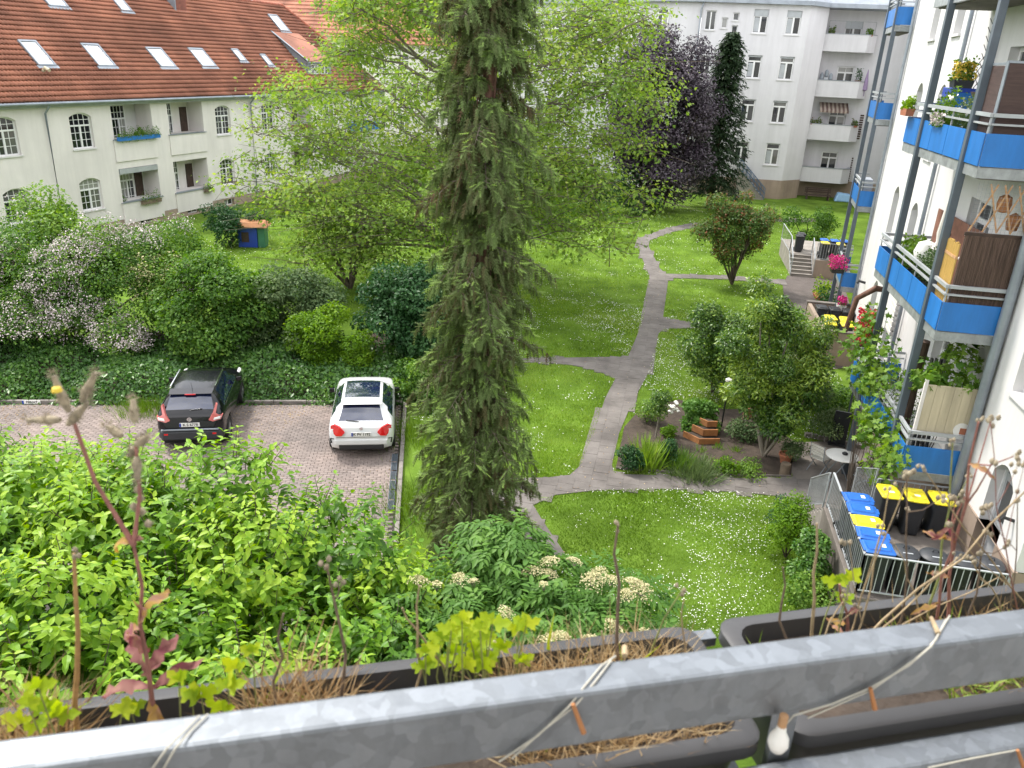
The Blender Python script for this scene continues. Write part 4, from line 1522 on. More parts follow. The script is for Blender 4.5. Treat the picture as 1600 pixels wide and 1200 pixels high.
def spr_r(z):
    return float(np.interp(z, [0, 0.5, 2, 4, 6.5, 8, 10, 12, 14, 15.8], [1.35, 1.36, 1.25, 1.18, 1.14, 1.08, 0.95, 0.8, 0.5, 0.1]))


# a needle twig: a slim spindle of short flat needles
tv, tf = [], []
for i in range(9):
    y = i / 8 * 0.92
    for sgn, el in ((1, 0.35), (-1, -0.45)) if i % 2 else ((-1, 0.35), (1, -0.45)):
        L = 0.27 * (1 - 0.45 * y)
        a = len(tv)
        tv += [(0, y - 0.06, 0), (0, y + 0.05, 0), (sgn * L * math.cos(el), y + 0.17, L * math.sin(el))]
        tf.append((a, a + 1, a + 2))
tv += [(-0.05, 0, 0), (0.05, 0, 0), (0, 1.08, 0), (0, 0, -0.05), (0, 0, 0.05), (0, 1.08, 0)]
tf += [(len(tv) - 6, len(tv) - 5, len(tv) - 4), (len(tv) - 3, len(tv) - 2, len(tv) - 1)]
pos, ax, nr, sz, tt = [], [], [], [], []
bb = MB()
random.seed(5)
ga = 0.0
nbr = 235
for i in range(nbr):
    z = 0.5 + 15.0 * (i / nbr)
    ga += 2.39996 + random.gauss(0, 0.4)
    dx, dy = math.cos(ga), math.sin(ga)
    R0 = spr_r(z) * random.choice((0.7, 0.82, 0.92, 1.0, 1.15)) * random.uniform(0.9, 1.1)
    front = dy < -0.55 and abs(dx) < 0.75
    if front and any(abs(z - q) < 0.42 for q in (2.6, 4.6, 5.3, 7.3, 9.9)):
        R0 *= 0.45                                   # the trunk shows in a few gaps
    sag = random.uniform(0.35, 0.8) * R0
    S0 = Vector((-dy, dx, 0))
    dead = random.random() < 0.16
    tone = random.gauss(0, 0.07) - (0.22 if dead else 0)

    def spine(f):
        return Vector((SB.x + dx * R0 * f, SB.y + dy * R0 * f, z + 0.18 * math.sin(f * 2.0) - sag * f * f + 0.3 * max(0, f - 0.75)))
    bb.tube([spine(k / 6) for k in range(7)], [0.016 * (1 - 0.75 * k / 6) for k in range(7)], 4, cap=False)
    nsub = 13
    for q in range(nsub):
        f = 0.18 + 0.82 * (q + random.random()) / nsub
        sg = 1 if q % 2 else -1
        p0 = spine(min(f, 1.0))
        Ls = R0 * random.uniform(0.22, 0.46) * (1.15 - 0.5 * f)
        d1 = (S0 * sg * random.uniform(0.6, 1.0) + Vector((dx, dy, 0)) * random.uniform(0.3, 0.9)).normalized()
        drop = random.uniform(0.35, 1.0)
        bb.tube([p0, p0 + d1 * Ls * 0.5 + Vector((0, 0, -0.12 * Ls)), p0 + d1 * Ls + Vector((0, 0, -drop * Ls))], [0.008, 0.006, 0.003], 3, cap=False)
        for k in range(12):
            h = 0.12 + 0.9 * random.random()
            p = p0 + d1 * Ls * h + Vector((0, 0, -drop * Ls * h * h))
            outer = f * 0.55 + h * 0.45
            if random.random() < 0.58:                # hanging shoots
                a = Vector((0, 0, -1)) + d1 * random.uniform(0.0, 0.55) + S0 * random.gauss(0, 0.2)
                L = random.uniform(0.12, 0.25)
                n_ = Vector((dx + random.gauss(0, 0.5), dy + random.gauss(0, 0.5), 0.1))
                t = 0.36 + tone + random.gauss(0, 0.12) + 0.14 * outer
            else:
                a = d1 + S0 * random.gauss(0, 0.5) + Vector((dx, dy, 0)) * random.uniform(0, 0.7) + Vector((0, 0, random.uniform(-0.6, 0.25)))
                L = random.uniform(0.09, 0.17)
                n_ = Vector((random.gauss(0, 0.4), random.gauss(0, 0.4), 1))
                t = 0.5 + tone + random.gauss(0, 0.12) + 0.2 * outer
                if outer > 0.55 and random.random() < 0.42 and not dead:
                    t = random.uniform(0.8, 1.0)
            pos.append(p + Vector((random.gauss(0, 0.02), random.gauss(0, 0.02), random.gauss(0, 0.02))))
            ax.append(a)
            nr.append(n_)
            sz.append(L)
            tt.append(min(1, max(0, t)))
# short shoots close round the trunk keep it from standing bare
for i in range(5200):
    z = random.uniform(0.3, 14.5)
    if any(abs(z - q) < 0.34 for q in (2.6, 4.6, 5.3, 7.3, 9.9)):
        continue
    a = random.uniform(0, 6.283)
    r = spr_r(z) * random.uniform(0.18, 0.62)
    pos.append(Vector((SB.x + math.cos(a) * r, SB.y + math.sin(a) * r, z)))
    ax.append(Vector((math.cos(a) * 0.4, math.sin(a) * 0.4, -1)))
    nr.append(Vector((math.cos(a), math.sin(a), 0.2)))
    sz.append(random.uniform(0.14, 0.3))
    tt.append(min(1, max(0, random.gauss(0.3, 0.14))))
print('spruce twigs', len(pos))
pos, ax, nr = np.array([p[:] for p in pos]), np.array([p[:] for p in ax]), np.array([p[:] for p in nr])
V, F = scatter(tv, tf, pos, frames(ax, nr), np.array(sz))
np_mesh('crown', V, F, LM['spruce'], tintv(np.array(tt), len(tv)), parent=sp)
part('branches', bb, M['twig'], sp, sm=60)

# ---------------------------------------------------------------- plane tree with wide airy crown
random.seed(12)
PB = Vector((-9.6, 36.5, 0))
pl = thing('plane_tree', 'large airy plane tree with pale olive leaves behind the spruce', 'tree', PB)
cl = []
cen = Vector((-9.7, 36.0, 8.3))
for i in range(230):
    d = rdir(1)[0]
    f = 0.35 + 0.65 * random.random() ** 0.5
    p = Vector((cen.x + d[0] * 9.4 * f, cen.y + d[1] * 7.2 * f, cen.z + d[2] * 7.0 * f))
    if p.z < 1.5 or (p.z < 3.2 and math.hypot(p.x - PB.x, p.y - PB.y) < 4.0):
        continue
    q = random.uniform(0.7, 1.5)
    _u, _v, _w = proj(p)
    if (_u < 520 and _v < 125) or _u > 1015:
        continue
    cl.append((p.x, p.y, p.z, q * 1.3, q * 1.3, q * 0.75))
# sprays reaching out to the left and right
for u, v, y in ((365, 285, 33), (400, 250, 34), (425, 165, 36), (405, 200, 35), (440, 330, 33), (470, 385, 32.5), (500, 350, 33), (1020, 170, 34), (1005, 230, 34), (1015, 300, 33), (1000, 330, 32), (960, 380, 32), (930, 350, 32), (990, 120, 34), (1000, 40, 35), (960, 60, 36), (890, 380, 32), (560, 380, 32.5), (600, 340, 33), (865, 340, 32), (470, 300, 33.5), (500, 300, 33), (530, 330, 32.5), (560, 300, 33), (590, 380, 32), (620, 360, 32), (640, 320, 33), (520, 385, 32), (485, 405, 31.8), (545, 410, 31.8), (580, 410, 31.8), (610, 300, 33.5), (450, 270, 34), (430, 300, 33.5), (410, 320, 33)):
    p = onplane(u, v, (0, y), (0, 1))
    cl.append((p.x, p.y, p.z, 1.25, 1.2, 0.75))
L1 = cloud(cl, 40000, 0.165, LEAFL, up=0.1, inner=0.15, upn=0.8, tspread=0.2, tbase=0.5, droop=0.35)
L2 = cloud([(c[0], c[1], c[2] + 0.2, c[3] * 1.25, c[4] * 1.25, c[5] * 1.2) for c in cl], 24000, 0.15, LEAF4, up=0.1, inner=0.2, upn=0.8, tspread=0.25, tbase=0.55)
V, F, T = L1
np_mesh('crown', V, F, LM['plane'], T, parent=pl)
V, F, T = L2
np_mesh('crown_twig_leaves', V, F, LM['plane'], T, parent=pl)
b = MB()
tr = [PB, PB + Vector((0.1, 0, 2.2)), PB + Vector((0.25, -0.1, 5)), PB + Vector((0.1, 0.1, 9)), PB + Vector((-0.3, 0.2, 13.5))]
b.tube(tr, [0.5, 0.38, 0.3, 0.2, 0.06], 12)
for c in random.sample(cl, 75):
    z0 = max(1.9, min(11, c[2] - math.hypot(c[0] - PB.x, c[1] - PB.y) * random.uniform(0.25, 0.6)))
    B0 = Vector((PB.x + 0.15, PB.y, z0))
    T0 = Vector(c[:3])
    mid = B0.lerp(T0, 0.5) + Vector((random.gauss(0, 0.4), random.gauss(0, 0.4), random.uniform(-0.1, 0.7)))
    pts = [(B0 * (1 - f) ** 2 + mid * 2 * f * (1 - f) + T0 * f * f) + Vector((random.gauss(0, 0.07), random.gauss(0, 0.07), random.gauss(0, 0.07))) for f in np.linspace(0, 1, 8)]
    r = random.uniform(0.05, 0.12)
    b.tube(pts, [r * (1 - 0.85 * k / 7) for k in range(8)], 6)
    for q in range(5):
        k = random.randint(3, 7)
        e = T0 + Vector((random.gauss(0, 1.1), random.gauss(0, 1.1), random.gauss(0, 0.7)))
        b.tube([pts[k], pts[k].lerp(e, 0.5) + Vector((0, 0, random.uniform(-0.1, 0.2))), e], [0.022, 0.014, 0.006], 4)
part('trunk', b, M['bark_pale'], pl, sm=60)
b = MB()
for c in cl:
    for q in range(9):
        e = Vector(c[:3]) + Vector((random.gauss(0, c[3] * 0.75), random.gauss(0, c[4] * 0.75), random.gauss(0, c[5] * 0.7)))
        s = Vector(c[:3]) + Vector((random.gauss(0, 0.25), random.gauss(0, 0.25), random.gauss(-0.1, 0.2)))
        m_ = s.lerp(e, 0.5) + Vector((random.gauss(0, 0.08), random.gauss(0, 0.08), random.gauss(0.05, 0.08)))
        b.tube([s, m_, e], [0.018, 0.013, 0.006], 4, cap=False)
part('twigs', b, M['twig'], pl, sm=60)

# ---------------------------------------------------------------- trees further off
random.seed(21)
cl = ell((-0.9, 62.5, 6.9), (3.5, 3.4, 6.2), 70, 1.25, 0.4, 0.8, 0.7) + ell((-2.0, 63, 8.2), (3.4, 3.2, 5.4), 30, 1.25, 0.4)
plant('copper_beech', 'dark purple leaved copper beech in front of the pale block', 'tree', (-0.4, 62.8, 0), cl, 70000, 0.19, LM['beech'], 12, 0.2, up=0.2, inner=0.3, tspread=0.25, droop=0.5, upn=0.6)
t = thing('conifer_tree', 'dark green conifer standing against the far pale block', 'tree', (3.4, 66.2, 0))
b = MB()
b.tube([(3.4, 66.2, 0), (3.42, 66.2, 6), (3.55, 66.2, 13)], [0.28, 0.16, 0.03], 9)
part('trunk', b, M['bark'], t, sm=60)
P, A, N_, S, T = [], [], [], [], []
for i in range(520):
    z = 1.3 + 11.6 * (i / 520)
    r = float(np.interp(z, [1.2, 3, 6, 9, 12, 13], [2.9, 2.7, 2.1, 1.5, 1.0, 0.2])) * random.uniform(0.55, 1.15)
    a = i * 2.4 + random.gauss(0, 0.3)
    dx, dy = math.cos(a), math.sin(a)
    for k in range(40):
        f = random.random() ** 0.7
        P.append((3.45 + dx * r * f + random.gauss(0, 0.1), 66.2 + dy * r * f + random.gauss(0, 0.1), z - 0.35 * r * f * f + 0.15 * f))
        A.append((dx + random.gauss(0, 0.5), dy + random.gauss(0, 0.5), -0.55 + random.gauss(0, 0.35)))
        N_.append((random.gauss(0, 0.4), random.gauss(0, 0.4), 1))
        S.append(random.uniform(0.2, 0.42))
        T.append(min(1, max(0, random.gauss(0.45, 0.22))))
V, F = scatter([(0, 0, 0), (0.16, 0.5, 0.03), (0, 1, 0), (-0.16, 0.5, 0.03)], LEAF4[1], np.array(P), frames(np.array(A), np.array(N_)), np.array(S))
np_mesh('crown', V, F, LM['conifer'], tintv(np.array(T), 4), parent=t)
cl = ell((3.6, 41.6, 2.85), (1.7, 1.65, 1.75), 40, 0.55, 0.35)
plant('ornamental_tree', 'small rounded tree with red tinged leaves beside the side path', 'tree', (3.85, 41.7, 0), cl, 17000, 0.12, LM['redtip'], 9, 0.07, inner=0.3, up=0.15, tbase=0.52, tspread=0.28)
cl = ell((-14.3, 34.3, 2.2), (1.9, 1.7, 1.3), 22, 0.6, 0.3)
plant('small_tree', 'small dark leaved tree under the left edge of the plane tree', 'tree', (-14.1, 34.2, 0), cl, 5000, 0.15, LM['plane'], 8, 0.09, inner=0.2, tbase=0.35)
cl = ell((-23.7, 40.3, 1.3), (1.5, 1.3, 1.1), 16, 0.55, 0.3) + ell((-22.2, 41.6, 0.9), (0.8, 0.8, 0.6), 5, 0.5, 0.3)
plant('dark_shrub', 'dark green shrub between the cream house and the blue playhouse', 'shrub', (-23.7, 40.3, 0), cl, 5500, 0.13, LM['dark'], 4, 0.04)
cl = ell((-1.8, 60.5, 0.8), (1.4, 1.2, 0.8), 10, 0.5, 0.3)
plant('dark_shrub', 'low dark shrub at the foot of the copper beech', 'shrub', (-1.8, 60.5, 0), cl, 2600, 0.13, LM['dark'], 3, 0.03)
cl = ell((-8.5, 60.5, 1.9), (6.5, 1.6, 1.7), 46, 0.85, 0.2)
plant('dark_shrubbery', 'dense dark shrubbery below the far wall left of the copper beech', 'shrub', (-8.5, 60.5, 0), cl, 16000, 0.17, LM['dark'], 8, 0.05, tbase=0.6)
cl = ell((9.3, 55, 1.3), (1.5, 1.6, 1.2), 16, 0.5, 0.3)
plant('tall_shrub', 'leafy green shrub beyond the far bin terrace', 'shrub', (9.3, 55, 0), cl, 4200, 0.13, LM['shrub'], 4, 0.04, tbase=0.35)
cl = ell((-9.2, 52, 1.4), (6, 3, 1.4), 26, 0.8, 0.2)
plant('back_shrubbery', 'row of mid green shrubs at the back of the lawn behind the plane tree', 'shrub', (-9, 52, 0), cl, 8000, 0.16, LM['shrub'], 6, 0.04, tbase=0.3)

# ---------------------------------------------------------------- hedge behind the car park
random.seed(33)


def rowpt(a, bk, z=0.0):
    return Vector(pk(a, -bk, z))


c0 = rowpt(12.2, 3.6)
cl = []
for a, bk, h, r in ((7.9, 4.2, 4.2, 1.2), (8.2, 5.4, 4.5, 1.3), (9.9, 3.5, 4.5, 1.25), (11.2, 3.5, 4.5, 1.3), (12.6, 3.4, 4.6, 1.3), (14.0, 3.4, 4.4, 1.3), (15.4, 3.4, 4.2, 1.3), (16.8, 3.4, 4.1, 1.3), (10.5, 2.5, 2.9, 1.15), (11.9, 2.4, 3.2, 1.15), (13.3, 2.3, 3.1, 1.15), (14.7, 2.2, 3.0, 1.15), (16.2, 2.2, 2.9, 1.15), (9.3, 2.5, 2.7, 1.1), (9.3, 5.0, 4.7, 1.3), (11.0, 5.2, 4.6, 1.4), (13.0, 5.2, 4.8, 1.4), (15.2, 5.2, 4.6, 1.4)):
    p = rowpt(a, bk)
    for k in range(5):
        cl.append((p.x + random.gauss(0, 0.5), p.y + random.gauss(0, 0.4), h - r * random.uniform(0.5, 1.5), r * random.uniform(0.55, 0.85), r * random.uniform(0.55, 0.85), r * random.uniform(0.5, 0.8)))
kb = plant('flowering_hedge', 'big arching hedge with pale pink blossom along the car park', 'hedge', c0, cl, 70000, 0.10, LM['shrub'], 14, 0.05, trunk='stems', up=0.3, inner=0.5, tspread=0.28, tbase=0.42)
# blossom: clusters of small pale petals hung over the outside of the clumps
C = np.array([c[:6] for c in cl])
n = 4800
k = rng.integers(0, len(C), n)
d = rdir(n, 0.5)
ctr = C[k, :3] + d * C[k, 3:6] * 1.04
keep = (vnoise(ctr[:, [0, 2]], 0.9, 4) > 0.3)
ctr = ctr[keep]
m = 13
pos = np.repeat(ctr, m, 0) + rng.normal(0, 0.1, (len(ctr) * m, 3))
V, F = scatter(LEAF4[0], LEAF4[1], pos, frames(rdir(len(pos)), rdir(len(pos))), rng.uniform(0.04, 0.078, len(pos)))
np_mesh('blossom', V, F, M['pink_petal'], parent=kb)
n = 130
ctr = np.array([rowpt(8.3, 4.2, 2.9)[:]]) + rng.normal(0, 0.55, (n, 3)) * np.array([1.1, 0.8, 0.7])
pos = np.repeat(ctr, 16, 0) + rng.normal(0, 0.09, (n * 16, 3))
V, F = scatter(LEAF4[0], LEAF4[1], pos, frames(rdir(len(pos)), rdir(len(pos))), rng.uniform(0.05, 0.09, len(pos)))
np_mesh('blossom', V, F, M['cream_petal'], parent=kb)


def hedgebush(name, label, a, bk, h, rx, n, size, m, tb=0.45, cn=14, rc=0.5, **kw):
    p = rowpt(a, bk)
    cl = ell((p.x, p.y, h * 0.55), (rx, rx * 0.8, h * 0.45), cn, rc, 0.4)
    return plant(name, label, 'shrub', p, cl, n, size, m, 5, 0.035, tbase=tb, **kw)


hedgebush('leafy_shrub', 'mid green layered shrub between blossom hedge and lime shrub', 6.3, 3.2, 3.7, 2.1, 30000, 0.115, LM['shrub'], 0.4, 40, 0.65)
hedgebush('leafy_shrub', 'greyish green shrub behind the black car with pale leaf backs', 4.0, 3.9, 3.3, 2.0, 24000, 0.11, LM['grey'], 0.5, 34, 0.6)
hedgebush('lime_shrub', 'yellow green rounded shrub above the gap between the two cars', 2.5, 2.3, 2.4, 1.3, 15000, 0.095, LM['lime'], 0.15, 22, 0.45)
hedgebush('dark_shrub', 'dark green bushy shrub just behind the spruce', -0.7, 2.9, 4.0, 1.95, 30000, 0.12, LM['dark'], 0.65, 40, 0.6)
hedgebush('tall_green_shrub', 'light green bush sticking up above the blossom hedge by the house', 12.0, 5.6, 5.2, 1.7, 14000, 0.13, LM['shrub'], 0.72, 26, 0.65)
hedgebush('dark_shrub', 'dark shrub under the blossom hedge at the left edge', 16.5, 1.9, 2.2, 1.3, 12000, 0.11, LM['dark'], 0.5, 14, 0.5)

# ivy bank: leaves over a low earth bank
b = MB()
na, nb = 40, 10


def bank_h(a, bk):
    return 0.10 + 0.85 * (1 - math.exp(-bk / 1.5)) + 0.16 * math.sin(a * 1.3) * math.sin(bk * 1.7 + a * 0.4)


for i in range(na + 1):
    for j in range(nb + 1):
        a, bk = -3.0 + 21 * i / na, 0.14 + 4.2 * j / nb
        b.v.append(tuple(rowpt(a, bk, bank_h(a, bk) - 0.12 if 0 < j else -0.05)))
for i in range(na):
    for j in range(nb):
        q = i * (nb + 1) + j
        b.f.append((q, q + 1, q + nb + 2, q + nb + 1))
tag(part('bank', b, M['soil'], sm=60), kind='structure')
n = 46000
A = rng.uniform(-2.4, 17, n)
Bk = rng.uniform(0.0, 1.0, n) ** 1.3 * 3.6 + rng.normal(0, 0.06, n) - 0.02
H = 0.10 + 0.85 * (1 - np.exp(-np.maximum(Bk, 0) / 1.5)) + 0.16 * np.sin(A * 1.3) * np.sin(Bk * 1.7 + A * 0.4)
lump = vnoise(np.c_[A, Bk], 1.1, 8)
pos = np.array(PK0[:]) + A[:, None] * np.array(E1[:]) - Bk[:, None] * np.array(E2[:])
pos[:, 2] = H + lump * 0.3 * np.clip(Bk * 2, 0.2, 1) + rng.normal(0, 0.05, n) - 0.05
nr = unit(np.array(E2[:]) * 0.5 + np.array([0, 0, 0.9]) + rng.normal(0, 0.4, (n, 3)))
ax = unit(np.array(E2[:]) * 0.6 - np.array([0, 0, 0.4]) + rng.normal(0, 0.8, (n, 3)))
V, F = scatter(LEAF4[0], LEAF4[1], pos, frames(ax, nr), rng.gamma(6, 0.017, n).clip(0.04, 0.2))
tag(np_mesh('ivy', V, F, LM['ivy'], tintv(np.clip(0.3 + 0.5 * lump + rng.normal(0, 0.2, n), 0, 1), 4)), 'ivy covering the low bank behind the parked cars', 'ivy', kind='stuff')


def tuft(name, label, base, n, h, spread, m, tb=0.5, wid=0.04, cat='plant', lean=0.45, group=None):
    t = thing(name, label, cat, base, group=group)
    o = rng.normal(0, spread * 0.45, (n, 2))
    P = np.c_[np.array(base[:2]) + o, np.full(n, base[2] if len(base) > 2 else 0.0)]
    ax = unit(np.c_[o / max(spread, 1e-3) * lean + rng.normal(0, 0.22, (n, 2)), np.ones(n)])
    nr = rdir(n)
    V, F = scatter([(-wid, 0, 0), (wid, 0, 0), (wid * 0.7, 0.55, 0.03), (-wid * 0.7, 0.55, 0.03), (0, 1, -0.06)], [(0, 1, 2), (0, 2, 3), (3, 2, 4)], P, frames(ax, nr), h * rng.uniform(0.5, 1.1, n))
    np_mesh('blades', V, F, m, tintv(np.clip(tb + rng.normal(0, 0.2, n), 0, 1), 5), parent=t)
    return t


random.seed(44)
for i, (u, v, lab) in enumerate(((228, 640, 'tall rough grass growing on the setts beside the black car'), (236, 612, 'rough grass at the kerb behind the black car'))):
    tuft('grass_tuft', lab, G(u, v), 1300, 0.38, 0.9, LM['grass'], 0.2, 0.02, 'grass')
tuft('grass_tuft', 'rough grass strip between car park kerb and spruce', (-6.4, 20.2, 0), 2200, 0.3, 1.3, LM['grass'], 0.2, 0.02, 'grass')
tuft('grass_tuft', 'long grass around the foot of the spruce by the drain grates', (-4.9, 16.4, 0), 2200, 0.32, 1.3, LM['grass'], 0.2, 0.02, 'grass')
cl = ell((-6.7, 22.4, 0.7), (1.2, 0.9, 0.7), 12, 0.4, 0.3)
plant('leafy_shrub', 'green nettles and brambles where the kerb meets the ivy bank', 'shrub', (-6.7, 22.4, 0), cl, 4200, 0.1, LM['shrub'], 3, 0.02, tbase=0.4)

# ---------------------------------------------------------------- laurel and shrubs of the garden bed
random.seed(55)
cl = [(3.55, 21.8, 3.9, 0.75, 0.7, 0.75), (3.0, 21.9, 4.3, 0.6, 0.6, 0.6), (4.2, 21.9, 3.5, 0.65, 0.65, 0.7), (3.2, 21.5, 3.0, 0.75, 0.7, 0.65), (4.0, 21.5, 2.5, 0.75, 0.7, 0.7), (3.3, 21.5, 2.0, 0.7, 0.7, 0.6), (4.1, 21.4, 1.6, 0.65, 0.65, 0.55), (2.75, 21.6, 2.4, 0.6, 0.6, 0.6), (3.6, 21.3, 1.4, 0.6, 0.6, 0.5), (2.6, 21.8, 3.3, 0.55, 0.55, 0.55), (4.6, 21.8, 2.6, 0.5, 0.5, 0.6), (4.55, 21.7, 1.9, 0.45, 0.45, 0.5)]
cl2 = []
for c in cl:
    for k in range(4):
        q = random.uniform(0.5, 0.75)
        cl2.append((c[0] + random.gauss(0, c[3] * 0.5), c[1] + random.gauss(0, c[4] * 0.5), c[2] + random.gauss(0, c[5] * 0.45), c[3] * q, c[4] * q, c[5] * q, random.choice((-0.28, -0.12, 0.02, 0.18, 0.34))))
plant('laurel_tree', 'glossy leaved laurel with several stems in the garden bed', 'tree', (3.6, 21.6, 0), cl2, 34000, 0.11, LM['laurel'], 9, 0.055, inner=0.45, tbase=0.58, tspread=0.24, bark=M['bark_pale'], trunk='stems', leaf=([(0, 0, 0), (0.19, 0.45, 0.05), (0, 1, -0.04), (-0.19, 0.45, 0.05)], LEAF4[1]))
cl = ell((2.2, 25.7, 2.1), (1.05, 0.95, 1.5), 32, 0.48, 0.4)
plant('round_bush', 'dark rounded bush left of and behind the laurel', 'shrub', (2.3, 26.2, 0), cl, 18000, 0.085, LM['laurel'], 6, 0.05, tbase=0.45, tspread=0.24)
cl = ell((4.75, 24.3, 1.9), (0.75, 0.9, 1.05), 18, 0.42, 0.3)
plant('feathery_shrub', 'light grey green loose shrub just right of the laurel', 'shrub', (4.75, 24.3, 0), cl, 11000, 0.09, LM['grey'], 6, 0.04, tbase=0.55, inner=0.2)
cl = ell((3.9, 26.2, 2.7), (0.85, 0.9, 1.1), 14, 0.42, 0.3)
plant('loose_tree', 'thin young tree with small leaves between laurel and paved yard', 'tree', (3.9, 26.4, 0), cl, 9000, 0.09, LM['shrub'], 6, 0.04, tbase=0.5, inner=0.2)
for (u, v, h, r, nn, s, mm, tb, lab, nm) in (
        (985, 735, 0.85, 0.42, 2600, 0.06, 'dark', 0.5, 'dark rounded shrub at the corner of the garden bed', 'garden_shrub'),
        (1042, 728, 0.75, 0.32, 1500, 0.06, 'dark', 0.6, 'small dark shrub beside the upright grass clump', 'garden_shrub'),
        (1090, 672, 0.95, 0.62, 4200, 0.10, 'elder', 0.55, 'peony bush behind the stepped wooden planter', 'garden_shrub'),
        (1135, 738, 0.38, 0.32, 900, 0.07, 'lime', 0.1, 'low bright green plant by the bed edge', 'garden_plant'),
        (1168, 742, 0.3, 0.45, 900, 0.06, 'shrub', 0.7, 'low ground cover beside the laurel stems', 'garden_plant'),
        (1042, 682, 0.35, 0.25, 700, 0.07, 'lime', 0.15, 'small bright plant beneath the standard rose', 'garden_plant'),
        (1240, 722, 0.7, 0.42, 1800, 0.055, 'grey', 0.5, 'grey leaved plant spilling from the terracotta pot', 'garden_plant'),
        (1165, 690, 0.6, 0.6, 1600, 0.07, 'grey', 0.4, 'wispy plants behind the garden chair', 'garden_plant'),
        (1010, 660, 0.7, 0.5, 1500, 0.06, 'shrub', 0.7, 'loose green plants at the lawn side of the bed', 'garden_plant'),
        (1290, 690, 1.1, 0.55, 2600, 0.06, 'grey', 0.6, 'grey green shrub beside the dark screen post', 'garden_shrub'),
        (1300, 650, 1.2, 0.8, 3600, 0.08, 'shrub', 0.4, 'leafy shrub with one red rose by the balcony posts', 'garden_shrub')):
    p = G(u, v)
    cl = ell((p.x, p.y, h * 0.55), (r * 0.75, r * 0.75, h * 0.38), 9, r * 0.5, 0.3)
    o = plant(nm, lab, 'plant', p, cl, nn, s, LM[mm], 3, 0.015, tbase=tb, crown='foliage', trunk='stems')
    if 'red rose' in lab or 'peony' in lab:
        q = MB()
        red = 'red rose' in lab
        for (du, dv) in ((((1288, 620),) if red else ((1050, 636), (1047, 645), (1056, 630), (1054, 641)))):
            pp = onplane(du, dv, (p.x, p.y - (0.3 if red else 0.55)), (0, 1))
            for k in range(5):
                q.lathe([(0.0, -0.02), (0.05, 0.0), (0.06, 0.035), (0.03, 0.06), (0.0, 0.05)], (pp.x + random.gauss(0, 0.03), pp.y + random.gauss(0, 0.03), pp.z + random.gauss(0, 0.02)), 7)
        part('flowers', q, M['red_petal'] if red else M['white_petal'], o, sm=60)
tuft('grass_clump', 'upright bright green grass clump in the garden bed', G(1010, 730), 260, 0.95, 0.35, LM['grass'], 0.6, 0.025)
tuft('catmint_clump', 'spreading blue green clump at the front of the garden bed', G(1085, 742), 1300, 0.45, 0.65, LM['grey'], 0.75, 0.025, lean=0.9)
tuft('catmint_clump', 'second feathery clump beside the stepped planter', G(1060, 730), 700, 0.5, 0.45, LM['shrub'], 0.5, 0.025, lean=0.8)
for i, (u, v) in enumerate(((1095, 705), (1120, 700), (1150, 705), (1108, 720), (1030, 700))):
    tuft('seedling', ('tiny green seedling in front of the stepped planter', 'tiny green seedling right of the stepped planter', 'tiny seedling near the laurel stems', 'tiny seedling above the catmint clump', 'tiny plant at the foot of the standard rose')[i], G(u, v), 60, 0.2, 0.2, LM['shrub'], 0.7, 0.05, lean=1.0)
# standard rose: clipped head on a pale stem
p = G(1024, 684)
cl = ell((p.x + 0.05, p.y, 1.15), (0.33, 0.33, 0.42), 10, 0.2, 0.3)
t = plant('standard_rose', 'clipped round head on a single pale stem in the bed', 'plant', p, cl, 2200, 0.06, LM['laurel'], 0, tbase=0.45)
q = MB()
q.tube([(p.x, p.y, 0), (p.x + 0.03, p.y, 0.6), (p.x + 0.05, p.y, 1.1)], [0.03, 0.025, 0.02], 7)
part('stem', q, M['bark_pale'], t, sm=60)
# shrubs outside the near bin yard
for (x, y, h, r, nn, s, mm, tb, lab) in (
        (3.62, 16.4, 1.75, 0.55, 5200, 0.055, 'lime', 0.12, 'bright lime green bush against the bin yard railing'),
        (3.95, 15.2, 1.5, 0.45, 2600, 0.09, 'ivy', 0.85, 'ivy clad shrub hugging the corner of the bin yard'),
        (3.8, 14.3, 0.9, 0.5, 2200, 0.07, 'shrub', 0.6, 'leafy weeds below the bin yard wall'),
        (3.6, 17.7, 0.9, 0.4, 1500, 0.06, 'dark', 0.7, 'dark little shrub beside the yard steps'),
        (4.1, 13.2, 0.8, 0.5, 1800, 0.07, 'shrub', 0.7, 'scrubby plants at the near foot of the bin yard wall')):
    cl = ell((x, y, h * 0.58), (r * 0.8, r * 0.9, h * 0.4), 12, r * 0.5, 0.35)
    plant('yard_shrub', lab, 'shrub', (x, y, 0), cl, nn, s, LM[mm], 4, 0.02, tbase=tb)

# ---------------------------------------------------------------- big leafy dogwood below the balcony
random.seed(66)
dg = thing('dogwood', 'broad bright green dogwood filling the lower left below the balcony', 'shrub', (-5.0, 6.0, 0))
cl = []
spots = []
tries = 0
while len(spots) < 95 and tries < 6000:
    tries += 1
    x, y = random.uniform(-8.8, -1.8), random.uniform(2.2, 8.1)
    if all((x - a) ** 2 + (y - c_) ** 2 > 0.62 ** 2 for a, c_ in spots):
        spots.append((x, y))
for i, (x, y) in enumerate(spots):
    zt = np.interp(x, [-9, -6, -4, -3, -1.8], [5.9, 5.88, 5.72, 5.4, 4.9]) + random.gauss(0, 0.15)
    zt -= max(0, y - 7.2) * 1.2 + max(0, 3.0 - y) * 0.3
    r = random.uniform(0.42, 0.66)
    cl.append((x, y, zt - r, r, r, r * 1.05))
cl += [(c[0] + random.gauss(0, 0.2), c[1] + random.gauss(0.3, 0.2), c[2] - 1.3, 0.8, 0.8, 0.8) for c in cl[::3]]
C = np.array([c[:6] for c in cl])
nsh = 6000
k = rng.integers(0, len(C), nsh)
d = rdir(nsh, 0.75)
root = C[k, :3] + d * C[k, 3:6] * rng.uniform(0.75, 1.1, nsh)[:, None]
